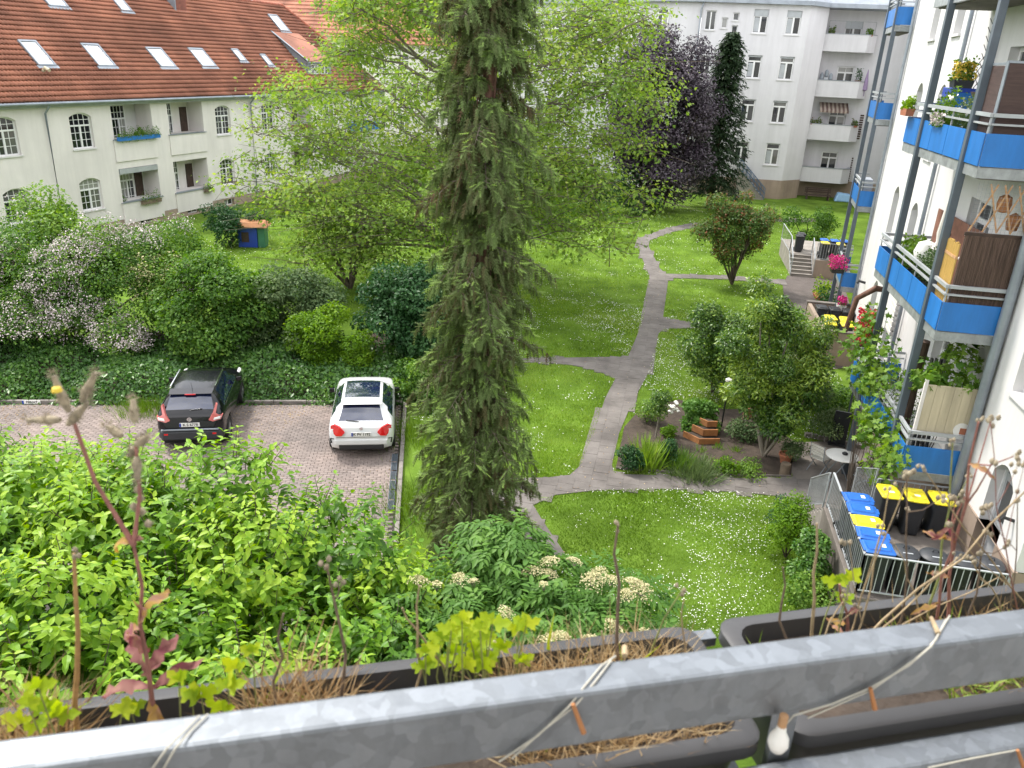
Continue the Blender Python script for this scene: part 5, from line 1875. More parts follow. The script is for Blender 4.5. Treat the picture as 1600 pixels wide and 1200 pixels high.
sdir = unit(d * 0.7 + np.array([0, 0, 0.75]) + rng.normal(0, 0.25, (nsh, 3)))
slen = rng.uniform(0.18, 0.36, nsh)
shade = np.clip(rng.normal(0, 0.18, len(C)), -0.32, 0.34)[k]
P, A, N_, S, T = [], [], [], [], []
for j in range(10):
    f = (j // 2) / 4.0
    side = unit(np.cross(sdir, rng.normal(0, 1, (nsh, 3)))) if j % 2 == 0 else -side
    P.append(root + sdir * (slen * f)[:, None])
    A.append(unit(side * 0.85 + sdir * (0.15 + 0.5 * f) - np.array([0, 0, 0.55 - 0.2 * f]) + rng.normal(0, 0.12, (nsh, 3))))
    N_.append(unit(sdir + np.array([0, 0, 0.3]) + rng.normal(0, 0.2, (nsh, 3))))
    S.append(rng.uniform(0.085, 0.16, nsh) * (1.05 - 0.35 * f))
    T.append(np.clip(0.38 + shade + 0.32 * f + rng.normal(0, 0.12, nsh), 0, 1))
P, A, N_, S, T = map(np.concatenate, (P, A, N_, S, T))
Rm = frames(A, N_)
dist = np.linalg.norm(P - np.array([0, 0, EYE]), axis=1)
uvw = (P - np.array([0, 0, EYE]))
ww = uvw @ np.array(_fw[:])
uu = 800 + FPX * (uvw @ np.array(CR[:])) / ww
vv = 600 - FPX * (uvw @ np.array(CU[:])) / ww
inview = (uu > 15) & (uu < 640) & (vv < 1040) & (S > 0.085)
top = np.argsort(np.where(inview, dist - 3.2 * P[:, 2], 1e6))[:300]
lm = []
for q in range(4):
    b = MB()
    b.add(LEAF6[0], LEAF6[1])
    me = b.mesh('leaf')
    me.materials.append(LM['dogwood'])
    a_ = me.attributes.new('tint', 'FLOAT', 'POINT')
    a_.data.foreach_set('value', [0.3 + 0.17 * q] * len(LEAF6[0]))
    lm.append(me)
L0 = np.array(dg.location)
for i in top:
    o = bpy.data.objects.new('leaf', lm[int(min(3, T[i] * 4))])
    mtx = Matrix([[*(Rm[i][r] * S[i]), P[i][r] - L0[r]] for r in range(3)] + [[0, 0, 0, 1]])
    link(o, dg)
    o.matrix_local = mtx
keep = np.ones(len(P), bool)
keep[top] = False
V, F = scatter(LEAF6[0], LEAF6[1], P[keep], Rm[keep], S[keep])
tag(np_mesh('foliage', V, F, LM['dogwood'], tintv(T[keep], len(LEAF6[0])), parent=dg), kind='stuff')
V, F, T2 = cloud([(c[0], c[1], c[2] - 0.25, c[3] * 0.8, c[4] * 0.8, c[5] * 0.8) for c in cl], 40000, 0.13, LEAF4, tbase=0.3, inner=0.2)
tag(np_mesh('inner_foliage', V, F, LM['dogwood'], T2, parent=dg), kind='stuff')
b = limbs((-5.0, 6.2, 0), [c[:3] for c in random.sample(cl, 34)], 0.07, 0.012, 0.5)
for i in range(0, nsh, 3):
    b.tube([root[i], root[i] + sdir[i] * slen[i]], [0.006, 0.003], 4, cap=False)
part('stems', b, M['bark'], dg, sm=60)

# ---------------------------------------------------------------- elder with flat cream umbels
random.seed(77)
ed = thing('elder_bush', 'elder bush with flat cream flower heads in front of the spruce', 'shrub', (-0.9, 7.4, 0))
cl = []
for u, v, dep, r in ((790, 845, 9.4, 0.45), (780, 880, 9.2, 0.5), (740, 900, 8.9, 0.5), (830, 900, 9.1, 0.5), (880, 900, 9.0, 0.5), (930, 915, 8.9, 0.45), (980, 935, 8.6, 0.42), (690, 940, 8.5, 0.5), (760, 950, 8.5, 0.55), (840, 950, 8.6, 0.55), (900, 960, 8.4, 0.5), (960, 975, 8.2, 0.42), (800, 1000, 8.0, 0.6), (880, 1010, 8.0, 0.55), (720, 1000, 8.0, 0.6), (660, 990, 8.0, 0.5), (650, 960, 8.3, 0.4), (940, 1020, 7.8, 0.5), (1000, 985, 8.3, 0.35), (788, 812, 9.4, 0.22), (793, 830, 9.4, 0.3)):
    p = Vector((0, 0, EYE)) + ray(u, v) * dep
    for q in range(2):
        cl.append((p.x + random.gauss(0, 0.12), p.y + random.gauss(0, 0.12), p.z - 0.15 - 0.5 * q, r, r, r * 0.8))
C = np.array([c[:6] for c in cl])
nl = 2600
k = rng.integers(0, len(C), nl)
d = rdir(nl, 0.75)
root = C[k, :3] + d * C[k, 3:6] * rng.uniform(0.6, 1.0, nl)[:, None]
hd = unit(np.c_[d[:, :2] + rng.normal(0, 0.5, (nl, 2)), rng.uniform(-0.35, 0.35, nl)])
nrm_ = unit(np.array([0, 0, 1]) + d * 0.3 + rng.normal(0, 0.15, (nl, 3)))
sd = unit(np.cross(hd, nrm_))
Lr = rng.uniform(0.13, 0.22, nl)
P, A, N_, S, T = [], [], [], [], []
tb = np.clip(0.5 + rng.normal(0, 0.22, nl), 0, 1)
for f, s_, w in ((0.45, 1, 0.9), (0.45, -1, 0.9), (0.8, 1, 1), (0.8, -1, 1), (1.0, 0, 1.15), (0.15, 1, 0.7), (0.15, -1, 0.7)):
    P.append(root + hd * (Lr * f)[:, None] - np.array([0, 0, 0.03]) * f * f)
    A.append(unit(hd * (0.5 if s_ else 1) + sd * s_ * 0.85 - np.array([0, 0, 0.25 + 0.2 * f])))
    N_.append(nrm_)
    S.append(Lr * 0.62 * w)
    T.append(np.clip(tb + rng.normal(0, 0.07, nl), 0, 1))
P, A, N_, S, T = map(np.concatenate, (P, A, N_, S, T))
nv = [(x * 0.8, y, z) for x, y, z in LEAF6[0]]
V, F = scatter(nv, LEAF6[1], P, frames(A, N_), S)
tag(np_mesh('foliage', V, F, LM['elder'], tintv(T, len(nv)), parent=ed), kind='stuff')
part('stems', limbs((-0.9, 7.4, 0), [c[:3] for c in random.sample(cl, 22)], 0.045, 0.01, 0.3), M['bark_pale'], ed, sm=60)
for (u, v, dep, r) in ((857, 872, 9.2, 0.12), (832, 888, 9.1, 0.11), (860, 893, 9.1, 0.09), (898, 872, 9.1, 0.09), (935, 893, 8.9, 0.11), (925, 903, 8.8, 0.12), (955, 902, 8.8, 0.1), (990, 905, 8.6, 0.11), (1003, 918, 8.5, 0.12), (980, 925, 8.5, 0.1), (717, 900, 8.8, 0.09), (655, 902, 8.6, 0.1), (682, 910, 8.6, 0.06), (740, 905, 8.8, 0.06), (850, 910, 8.8, 0.05), (790, 956, 8.2, 0.09), (862, 1000, 7.9, 0.15), (880, 993, 7.9, 0.1), (925, 997, 7.9, 0.09), (960, 975, 8.1, 0.09), (770, 1005, 7.8, 0.08), (1010, 990, 8.2, 0.1), (905, 1010, 7.8, 0.08), (735, 972, 8.2, 0.07)):
    p = Vector((0, 0, EYE)) + ray(u, v) * (dep - 0.25)
    n = int(300 * (r / 0.1) ** 1.6)
    q = rng.normal(0, 0.5, (n, 2)).clip(-1, 1) * r
    tilt = rng.normal(0, 0.2, 2)
    pos = np.c_[q[:, 0] + p.x, q[:, 1] + p.y, p.z + q @ tilt - 0.35 * (q ** 2).sum(1) / r + rng.normal(0, 0.006, n)]
    V, F = scatter(HEX[0], HEX[1], pos, frames(rdir(n), unit(np.array([0, 0, 1.0]) + rng.normal(0, 0.5, (n, 3)))), rng.uniform(0.0045, 0.0095, n))
    tag(np_mesh('flower_head', V, F, M['cream_petal'], parent=ed), kind='stuff')
    bq = MB()
    for a in range(6):
        w = a * 1.05
        bq.tube([(p.x, p.y, p.z - 0.11), (p.x + r * 0.7 * math.cos(w), p.y + r * 0.7 * math.sin(w), p.z - 0.03)], [0.004, 0.002], 4, cap=False)
    part('flower_stalk', bq, M['bark_pale'], ed)


# ================================================================ lettering
def text_part(s, size, m, parent, loc, rot, name='lettering', ext=0.0015, bold=0.0):
    cu = bpy.data.curves.new('txt', 'FONT')
    cu.body = s
    cu.size = size
    cu.align_x = 'CENTER'
    cu.align_y = 'CENTER'
    cu.extrude = ext
    cu.offset = bold
    to = bpy.data.objects.new('txt', cu)
    col.objects.link(to)
    dg_ = bpy.context.evaluated_depsgraph_get()
    dg_.update()
    me = bpy.data.meshes.new_from_object(to.evaluated_get(dg_))
    bpy.data.objects.remove(to)
    bpy.data.curves.remove(cu)
    me.name = name
    me.materials.clear()
    me.materials.append(m)
    o = bpy.data.objects.new(name, me)
    link(o, parent)
    o.location = loc
    o.rotation_euler = rot
    return o


# ================================================================ cars (lofted bodies; x across, y forward, origin under the rear bumper)
def interp(xs, ys, x):
    """monotone cubic through the station table"""
    xs, ys = np.array(xs, float), np.array(ys, float)
    h = np.diff(xs)
    dl = np.diff(ys) / h
    m = np.zeros(len(xs))
    for i in range(1, len(xs) - 1):
        m[i] = 0 if dl[i - 1] * dl[i] <= 0 else 2 * dl[i - 1] * dl[i] / (dl[i - 1] + dl[i])
    m[0], m[-1] = dl[0], dl[-1]
    i = np.clip(np.searchsorted(xs, x) - 1, 0, len(xs) - 2)
    t = (x - xs[i]) / h[i]
    return ((2 * t ** 3 - 3 * t ** 2 + 1) * ys[i] + (t ** 3 - 2 * t ** 2 + t) * h[i] * m[i] + (-2 * t ** 3 + 3 * t ** 2) * ys[i + 1] + (t ** 3 - t ** 2) * h[i] * m[i + 1])


def car_loft(st, ny=64):
    """st: rows (y, half width, bottom z, belt z, roof z, roof half width, roof crown). returns ring function and ys"""
    st = np.array(st, float)
    ys = np.unique(np.concatenate([np.linspace(st[0, 0], st[-1, 0], ny), st[:, 0]]))
    cols = [interp(st[:, 0], st[:, k], ys) for k in range(1, st.shape[1])]
    rings = []
    for w, zb, bl, rf, rw, cr in zip(*cols):
        h = bl - zb
        g = rf - bl
        half = [(0, zb), (w * 0.72, zb), (w * 0.93, zb + 0.05), (w * 0.985, zb + h * 0.3), (w, zb + h * 0.55), (w * 0.99, zb + h * 0.78), (w * 0.965, zb + h * 0.93), (w * 0.935, bl),
                (w * 0.92 * 0.5 + rw * 0.5 + 0.01, bl + g * 0.5), (rw, rf - min(cr, g * 0.4)), (rw * 0.86, rf - min(cr, g * 0.4) * 0.3), (rw * 0.45, rf - 0.004), (0, rf)]
        rings.append(half)
    return ys, rings


def build_car(t, st, paint, glassy, side_win, rear_win, wind, roof_glass=None, wheels=(0.72, 3.2), wr=0.31, tw=0.2):
    ys, rings = car_loft(st)
    nh = len(rings[0])
    V = []
    for y, half in zip(ys, rings):
        V += [(x, y, z) for x, z in half] + [(-x, y, z) for x, z in half[-2:0:-1]]
    n = 2 * nh - 2
    groups = {k: [] for k in ('body', 'side_window', 'side_window2', 'rear_window', 'windscreen', 'roof_panel', 'arch')}

    def which(i, k):
        y = (ys[i] + ys[i + 1]) / 2
        kk = k if k < nh - 1 else n - 1 - k            # segment index on the half ring
        if 7 <= kk <= 8 and side_win[0] < y < side_win[1]:
            # slanted ends of the side glass
            f = 0.0 if kk == 7 else 0.5
            if y > side_win[0] + f * 0.35 and y < side_win[1] - f * side_win[2]:
                return 'side_window' if k < nh - 1 else 'side_window2'
        if kk >= 10 - (1 if False else 0) and rear_win[0] < y < rear_win[1]:
            return 'rear_window'
        if kk >= 9 and wind[0] < y < wind[1]:
            return 'windscreen'
        if roof_glass and kk >= 10 and roof_glass[0] < y < roof_glass[1]:
            return 'roof_panel'
        return 'body'
    for i in range(len(ys) - 1):
        for k in range(n):
            k2 = (k + 1) % n
            # wheel arches cut out of the flanks
            yc = (ys[i] + ys[i + 1]) / 2
            kk = k if k < nh - 1 else n - 1 - k
            zc = (V[i * n + k][2] + V[i * n + k2][2]) / 2
            if any(abs(yc - wy) < wr * 1.14 and math.hypot(yc - wy, zc - wr) < wr * 1.16 for wy in wheels) and 1 <= kk <= 5:
                continue
            groups[which(i, k)].append((i * n + k, i * n + k2, (i + 1) * n + k2, (i + 1) * n + k))
    groups['body'].append(tuple(range(n))[::-1][::-1])
    e = (len(ys) - 1) * n
    groups['body'].append(tuple(e + k for k in range(n))[::-1])

    def sub(name, fs, m, parent, push=0.0):
        idx = sorted({i for f in fs for i in f})
        mp = {i: j for j, i in enumerate(idx)}
        b = MB()
        b.v = [V[i] for i in idx]
        b.f = [tuple(mp[i] for i in f) for f in fs]
        return part(name, b, m, parent, world=False, sm=38)
    body = sub('body', groups['body'], paint, t)
    for g_, nm in (('side_window', 'side_window'), ('side_window2', 'side_window'), ('rear_window', 'rear_window'), ('windscreen', 'windscreen'), ('roof_panel', 'roof_panel')):
        if groups[g_]:
            sub(nm, groups[g_], glassy, t)
    # dark wheel wells
    b = MB()
    W = st[len(st) // 2][1]
    for wy in wheels:
        part('wheel_well', MB().b2((-W * 0.9, wy - wr * 1.2, 0.12), (W * 0.9, wy + wr * 1.2, wr * 2.15)), M['rubber'], t, world=False)
    # wheels
    for wy in wheels:
        for s in (-1, 1):
            x0 = s * (W - tw * 0.92)
            b = MB()
            pr = [(wr * 0.62, 0), (wr * 0.93, 0.0), (wr, 0.03), (wr, tw - 0.03), (wr * 0.93, tw), (wr * 0.62, tw)]
            pts = []
            nn = 22
            for r_, q in pr:
                for k in range(nn):
                    a = 2 * math.pi * k / nn
                    pts.append((x0 + s * q, wy + r_ * math.cos(a), wr + r_ * math.sin(a)))
            fs = []
            for i in range(len(pr) - 1):
                for k in range(nn):
                    k2 = (k + 1) % nn
                    fs.append((i * nn + k, i * nn + k2, (i + 1) * nn + k2, (i + 1) * nn + k))
            b.add(pts, fs)
            wh = part('wheel', b, M['rubber'], t, world=False, sm=40)
            b = MB()
            xo = x0 + s * (tw - 0.02)
            for k in range(5):
                a = 2 * math.pi * k / 5 + 0.3
                b.bar((xo, wy, wr), (xo, wy + wr * 0.62 * math.cos(a), wr + wr * 0.62 * math.sin(a)), 0.05, 0.025, up=(1, 0, 0))
            rim = []
            for k in range(24):
                a = 2 * math.pi * k / 24
                rim.append((xo, wy + wr * 0.63 * math.cos(a), wr + wr * 0.63 * math.sin(a)))
            b.tube(rim + [rim[0]], 0.015, 5, cap=False)
            part('rim', b, M['alloy'], wh, world=False, sm=40)
    return body, V, ys, n, nh


def on_rear(st, x, z):
    """y of the rear skin at height z near the middle of the car (stations run rear to front)"""
    st = np.array(st, float)
    return float(np.interp(z, st[:4, 4], st[:4, 0]))


def plate(t, y, z, txt, tilt=0.0):
    b = MB()
    b.b2((-0.26, y - 0.016, z - 0.055), (0.26, y - 0.002, z + 0.055))
    p = part('number_plate', b, M['plate_white'], t, world=False)
    b = MB()
    b.b2((-0.258, y - 0.0185, z - 0.053), (-0.215, y - 0.0165, z + 0.053))
    part('plate_band', b, M['plate_blue'], p, world=False)
    text_part(txt, 0.105, M['ink'], p, (0.02, y - 0.018, z), (R(90), 0, 0), bold=0.002)


# white hatchback -------------------------------------------------------------
hd = math.atan2(0.3, 0.955)
wc = thing('parked_car', 'white hatchback with dark glass roof parked by the right kerb', 'car', (*G(565, 704, 0.28)[:2], 0.04), hd + 0.02, group='cars in the car park')
WS = [(0.00, 0.70, 0.42, 0.66, 0.68, 0.62, 0.05), (0.05, 0.80, 0.30, 0.86, 0.89, 0.70, 0.06), (0.14, 0.855, 0.24, 0.955, 0.99, 0.71, 0.07), (0.40, 0.885, 0.22, 0.97, 1.19, 0.63, 0.07), (0.66, 0.89, 0.21, 0.965, 1.375, 0.565, 0.07), (0.80, 0.89, 0.2, 0.96, 1.405, 0.56, 0.07),
      (1.3, 0.89, 0.2, 0.94, 1.43, 0.56, 0.06), (2.0, 0.885, 0.2, 0.92, 1.415, 0.555, 0.06), (2.35, 0.885, 0.2, 0.915, 1.355, 0.56, 0.07), (2.8, 0.885, 0.2, 0.90, 1.13, 0.62, 0.07), (3.1, 0.885, 0.2, 0.88, 0.985, 0.68, 0.06), (3.6, 0.87, 0.2, 0.83, 0.91, 0.66, 0.06), (4.0, 0.81, 0.22, 0.74, 0.80, 0.60, 0.05), (4.2, 0.70, 0.26, 0.62, 0.66, 0.52, 0.05), (4.29, 0.52, 0.34, 0.5, 0.52, 0.40, 0.04)]
build_car(wc, WS, M['car_white'], M['car_glass'], (0.62, 2.75, 0.6), (0.2, 0.62), (2.38, 3.08), (0.95, 2.3), (0.78, 3.46))
b = MB()                       # roof spoiler
b.hexa([(-0.54, 0.52, 1.375), (0.54, 0.52, 1.375), (0.55, 0.78, 1.41), (-0.55, 0.78, 1.41), (-0.54, 0.5, 1.395), (0.54, 0.5, 1.395), (0.55, 0.8, 1.432), (-0.55, 0.8, 1.432)])
part('spoiler', b, M['car_white'], wc, world=False, bev=0.008)
for s in (-1, 1):
    b = MB()
    pr = [(0.44, 0.80), (0.56, 0.93), (0.72, 0.985), (0.80, 0.95), (0.80, 0.80), (0.66, 0.70), (0.52, 0.72)]
    yy = [0.04, 0.075, 0.12, 0.17, 0.16, 0.055, 0.02]
    b.add([(s * x, y - 0.075, z) for (x, z), y in zip(pr, yy)] + [(s * x * 0.97, y + 0.06, z) for (x, z), y in zip(pr, yy)],
          [tuple(range(7)), *[(i, (i + 1) % 7, 7 + (i + 1) % 7, 7 + i) for i in range(7)]])
    part('tail_lamp', b, M['tail_red'], wc, world=False, bev=0.01)
    b = MB()
    b.hexa([(s * 0.88, 2.42, 0.93), (s * 1.03, 2.44, 0.95), (s * 1.03, 2.56, 0.95), (s * 0.88, 2.58, 0.93), (s * 0.88, 2.42, 1.06), (s * 1.02, 2.44, 1.07), (s * 1.02, 2.56, 1.05), (s * 0.88, 2.58, 1.04)])
    part('mirror', b, M['car_black'], wc, world=False, bev=0.02)
    b = MB()
    b.bar((s * 0.80, 0.03, 0.47), (s * 0.82, 0.06, 0.6), 0.03, 0.03)
    b.bar((s * 0.72, 0.01, 0.6), (s * 0.82, 0.06, 0.6), 0.02, 0.02)
    part('bumper_vent', b, M['black_plastic'], wc, world=False)
b = MB()
b.b2((-0.6, -0.012, 0.27), (0.6, 0.2, 0.42))
part('diffuser', b, M['black_plastic'], wc, world=False, bev=0.03)
b = MB()
b.hexa([(-0.68, -0.025, 0.42), (0.68, -0.025, 0.42), (0.8, 0.12, 0.42), (-0.8, 0.12, 0.42), (-0.7, -0.03, 0.58), (0.7, -0.03, 0.58), (0.82, 0.12, 0.6), (-0.82, 0.12, 0.6)])
part('bumper', b, M['car_white'], wc, world=False, bev=0.03)
plate(wc, -0.012 + 0.005, 0.735, 'K PV 1192')
b = MB()
b.lathe([(0.0, 0.0), (0.045, 0.0), (0.05, 0.01), (0.045, 0.02), (0.0, 0.02)], (0, 0, 0), 16)
b.v = [(x, -0.0 + 0.05 - z, y + 0.885) for x, y, z in b.v]
part('emblem', b, M['chrome'], wc, world=False, sm=40)
b = MB()                       # hatch and door seams
b.bar((-0.66, 0.005, 0.64), (0.66, 0.005, 0.64), 0.012, 0.012)
for s in (-1, 1):
    b.bar((s * 0.66, 0.005, 0.64), (s * 0.52, 0.03, 0.74), 0.012, 0.012)
    for yy in (1.55, 2.6):
        b.bar((s * 0.888, yy, 0.32), (s * 0.88, yy + 0.03, 0.9), 0.01, 0.01)
part('seam', b, M['ink'], wc, world=False)
b = MB()
b.bar((-0.06, 0.17, 1.03), (-0.4, 0.2, 1.06), 0.02, 0.015)
part('wiper', b, M['black_plastic'], wc, world=False)

# black compact crossover -------------------------------------------------------
bc = thing('parked_car', 'black compact crossover parked nose in to the ivy bank', 'car', (*G(301, 702, 0.1)[:2], 0.04), hd + 0.06, group='cars in the car park')
BS = [(0.00, 0.66, 0.46, 0.70, 0.72, 0.60, 0.05), (0.05, 0.78, 0.34, 0.93, 0.97, 0.68, 0.06), (0.14, 0.85, 0.28, 1.05, 1.10, 0.72, 0.07), (0.36, 0.88, 0.26, 1.09, 1.33, 0.66, 0.07), (0.58, 0.885, 0.25, 1.09, 1.50, 0.60, 0.07), (0.75, 0.885, 0.25, 1.085, 1.535, 0.595, 0.07),
      (1.3, 0.88, 0.25, 1.06, 1.57, 0.60, 0.06), (2.0, 0.875, 0.25, 1.04, 1.56, 0.60, 0.06), (2.35, 0.875, 0.25, 1.03, 1.49, 0.60, 0.07), (2.8, 0.875, 0.25, 1.02, 1.23, 0.66, 0.07), (3.05, 0.88, 0.25, 1.0, 1.09, 0.70, 0.06), (3.5, 0.875, 0.25, 0.95, 1.03, 0.68, 0.06), (3.85, 0.83, 0.27, 0.87, 0.95, 0.62, 0.05), (4.05, 0.72, 0.32, 0.74, 0.80, 0.54, 0.05), (4.13, 0.54, 0.4, 0.6, 0.64, 0.42, 0.04)]
build_car(bc, BS, M['car_black'], M['car_glass'], (0.62, 2.75, 0.6), (0.2, 0.56), (2.38, 3.05), None, (0.74, 3.27), 0.34, 0.21)
b = MB()
b.hexa([(-0.56, 0.46, 1.49), (0.56, 0.46, 1.49), (0.57, 0.74, 1.535), (-0.57, 0.74, 1.535), (-0.56, 0.44, 1.51), (0.56, 0.44, 1.51), (0.58, 0.76, 1.555), (-0.58, 0.76, 1.555)])
part('spoiler', b, M['car_black'], bc, world=False, bev=0.008)
b = MB()
b.b2((-0.14, 0.425, 1.485), (0.14, 0.45, 1.51))
part('brake_light', b, M['tail_red'], bc, world=False)
for s in (-1, 1):
    b = MB()                                     # boomerang lamps: tall arm up the pillar and a wide foot
    P_ = [(0.50, 0.03, 0.93), (0.60, 0.04, 0.88), (0.80, 0.10, 0.92), (0.85, 0.20, 1.02), (0.74, 0.13, 1.03), (0.68, 0.13, 1.08), (0.72, 0.24, 1.28), (0.68, 0.24, 1.30), (0.60, 0.1, 1.08)]
    nn = len(P_)
    b.add([(s * x, y - 0.05, z) for x, y, z in P_] + [(s * x * 0.98, y + 0.07, z) for x, y, z in P_], [(0, 1, 2, 3, 4, 5, 8), (5, 6, 7, 8), *[(i, (i + 1) % nn, nn + (i + 1) % nn, nn + i) for i in range(nn)]])
    tl = part('tail_lamp', b, M['tail_pink'], bc, world=False)
    b = MB()
    b.hexa([(s * 0.62, 0.0, 0.92), (s * 0.78, 0.035, 0.94), (s * 0.80, 0.06, 0.99), (s * 0.64, 0.02, 0.98), (s * 0.62, 0.06, 0.92), (s * 0.78, 0.1, 0.94), (s * 0.80, 0.12, 0.99), (s * 0.64, 0.08, 0.98)])
    part('clear_lens', b, M['plate_white'], tl, world=False)
    b = MB()
    b.hexa([(s * 0.87, 2.42, 1.05), (s * 1.03, 2.45, 1.07), (s * 1.03, 2.58, 1.07), (s * 0.87, 2.6, 1.05), (s * 0.87, 2.42, 1.19), (s * 1.02, 2.45, 1.2), (s * 1.02, 2.58, 1.18), (s * 0.87, 2.6, 1.17)])
    part('mirror', b, M['car_black'], bc, world=False, bev=0.02)
    b = MB()
    b.bar((s * 0.585, 0.85, 1.575), (s * 0.585, 2.1, 1.585), 0.03, 0.025)
    part('roof_rail', b, M['chrome'], bc, world=False)
    b = MB()
    b.bar((s * 0.84, 0.7, 1.1), (s * 0.835, 2.55, 1.055), 0.014, 0.02)
    part('window_trim', b, M['chrome'], bc, world=False)
    b = MB()                                     # flared rear haunch
    b.lathe([(0.0, -0.02), (0.16, 0.0), (0.10, 0.10), (0.0, 0.13)], (0, 0, 0), 14)
    b.v = [(s * (0.76 + z * 0.7), 3.55 + y * 1.6, 0.97 + x * 0.3) for x, y, z in b.v]
    part('head_lamp', b, M['plate_white'], bc, world=False, sm=60)
    b = MB()
    b.b2((s * 0.62 - 0.05, -0.05, 0.52), (s * 0.62 + 0.05, -0.02, 0.57))
    part('reflector', b, M['tail_red'], bc, world=False)
b = MB()
b.hexa([(-0.70, -0.045, 0.36), (0.70, -0.045, 0.36), (0.86, 0.15, 0.36), (-0.86, 0.15, 0.36), (-0.72, -0.05, 0.62), (0.72, -0.05, 0.62), (0.87, 0.15, 0.64), (-0.87, 0.15, 0.64)])
part('bumper', b, M['grey_plastic'], bc, world=False, bev=0.04)
b = MB()
b.b2((-0.74, -0.055, 0.645), (0.74, -0.01, 0.69))
part('bumper_strip', b, M['zinc'], bc, world=False, bev=0.015)
plate(bc, 0.0, 0.80, 'K S 6778')
b = MB()
b.lathe([(0.035, 0.0), (0.06, 0.0), (0.06, 0.02), (0.035, 0.02), (0.035, 0.0)], (0, 0, 0), 18)
b.v = [(x, 0.03 - z, y + 0.945) for x, y, z in b.v]
b.b2((-0.07, -0.002 + 0.01, 0.935), (0.07, 0.02, 0.955))
part('emblem', b, M['chrome'], bc, world=False)
b = MB()
b.bar((0.0, 0.17, 1.14), (0.32, 0.19, 1.18), 0.025, 0.018)
part('wiper', b, M['black_plastic'], bc, world=False)
tubepart_ = MB()
tubepart_.tube([(0, 0.75, 1.54), (0, 0.66, 1.78)], [0.006, 0.003], 6)
part('antenna', tubepart_, M['black_plastic'], bc, world=False)
# little sign on the kerb
p = G(49, 627, 0.12)
_a = (Vector((p.x, p.y, 0)) - PK0).dot(E1)
p = Vector(pk(_a, 0.0))
sg = thing('parking_sign', 'small white parking sign plate on the kerb at the left', 'sign', (p.x, p.y, 0.04), math.atan2(E1.y, E1.x) + math.pi)
b = MB()
b.b2((-0.26, -0.03, 0.0), (0.26, -0.015, 0.115))
part('plate', b, M['plate_white'], sg, world=False)
b = MB()
b.b2((-0.26, -0.036, 0.0), (-0.21, -0.0305, 0.115))
part('blue_band', b, M['plate_blue'], sg, world=False)
text_part('PRIVAT', 0.1, M['ink'], sg, (0.02, -0.032, 0.057), (R(90), 0, 0), bold=0.002)


# ================================================================ wheelie bins
def rbox_ring(hx, hy, r, n=4):
    pts = []
    for cx, cyy, a0 in ((hx - r, hy - r, 0), (-hx + r, hy - r, 90), (-hx + r, -hy + r, 180), (hx - r, -hy + r, 270)):
        for k in range(n):
            a = R(a0 + 90 * k / (n - 1))
            pts.append((cx + r * math.cos(a), cyy + r * math.sin(a)))
    return pts


def rloft(b, secs, n=4):
    """stack of rounded rectangles (z, hx, hy, r, cx, cy)"""
    base = len(b.v)
    m = 4 * n
    for z, hx, hy, r, cx, cyy in secs:
        b.v += [(x + cx, y + cyy, z) for x, y in rbox_ring(hx, hy, r, n)]
    for i in range(len(secs) - 1):
        for k in range(m):
            k2 = (k + 1) % m
            b.f.append((base + i * m + k, base + i * m + k2, base + (i + 1) * m + k2, base + (i + 1) * m + k))
    b.f.append(tuple(base + k for k in range(m))[::-1])
    b.f.append(tuple(base + (len(secs) - 1) * m + k for k in range(m)))
    return b


def make_bin(lidm, label, loc, rz, group, sticker=True, body=None):
    """120 litre bin; front faces -y"""
    t = thing('wheelie_bin', label, 'bin', loc, rz, group)
    b = MB()
    rloft(b, [(0.04, 0.17, 0.20, 0.04, 0, 0.02), (0.5, 0.19, 0.235, 0.045, 0, 0.01), (0.84, 0.205, 0.258, 0.05, 0, 0), (0.845, 0.216, 0.272, 0.05, 0, 0), (0.875, 0.216, 0.272, 0.05, 0, 0)])
    part('body', b, body or M['grey_plastic'], t, world=False, sm=35)
    b = MB()
    rloft(b, [(0.878, 0.220, 0.28, 0.05, 0, -0.005), (0.905, 0.222, 0.284, 0.05, 0, -0.005), (0.922, 0.205, 0.262, 0.05, 0, -0.002), (0.924, 0.17, 0.225, 0.05, 0, 0.0), (0.955, 0.155, 0.205, 0.05, 0, 0.01)])
    b.b2((-0.1, -0.315, 0.89), (0.1, -0.27, 0.912))
    b.tube([(-0.19, 0.285, 0.91), (0.19, 0.285, 0.91)], 0.022, 8)
    lid = part('lid', b, lidm, t, world=False, sm=35)
    b = MB()
    b.tube([(-0.2, 0.31, 0.9), (0.2, 0.31, 0.9)], 0.016, 6)
    for x in (-0.2, 0.2):
        b.bar((x, 0.26, 0.87), (x, 0.32, 0.91), 0.03, 0.03)
    part('handle', b, body or M['grey_plastic'], t, world=False)
    for x in (-0.21, 0.21):
        b = MB()
        b.tube([(x - 0.025, 0.22, 0.1), (x + 0.025, 0.22, 0.1)], 0.1, 14)
        part('wheel', b, M['rubber'], t, world=False, sm=40)
    if sticker:
        b = MB()
        b.b2((-0.06, -0.13, 0.9545), (0.06, -0.05, 0.9575))
        part('label_patch', b, M['white_plastic'], lid, world=False)
    return t


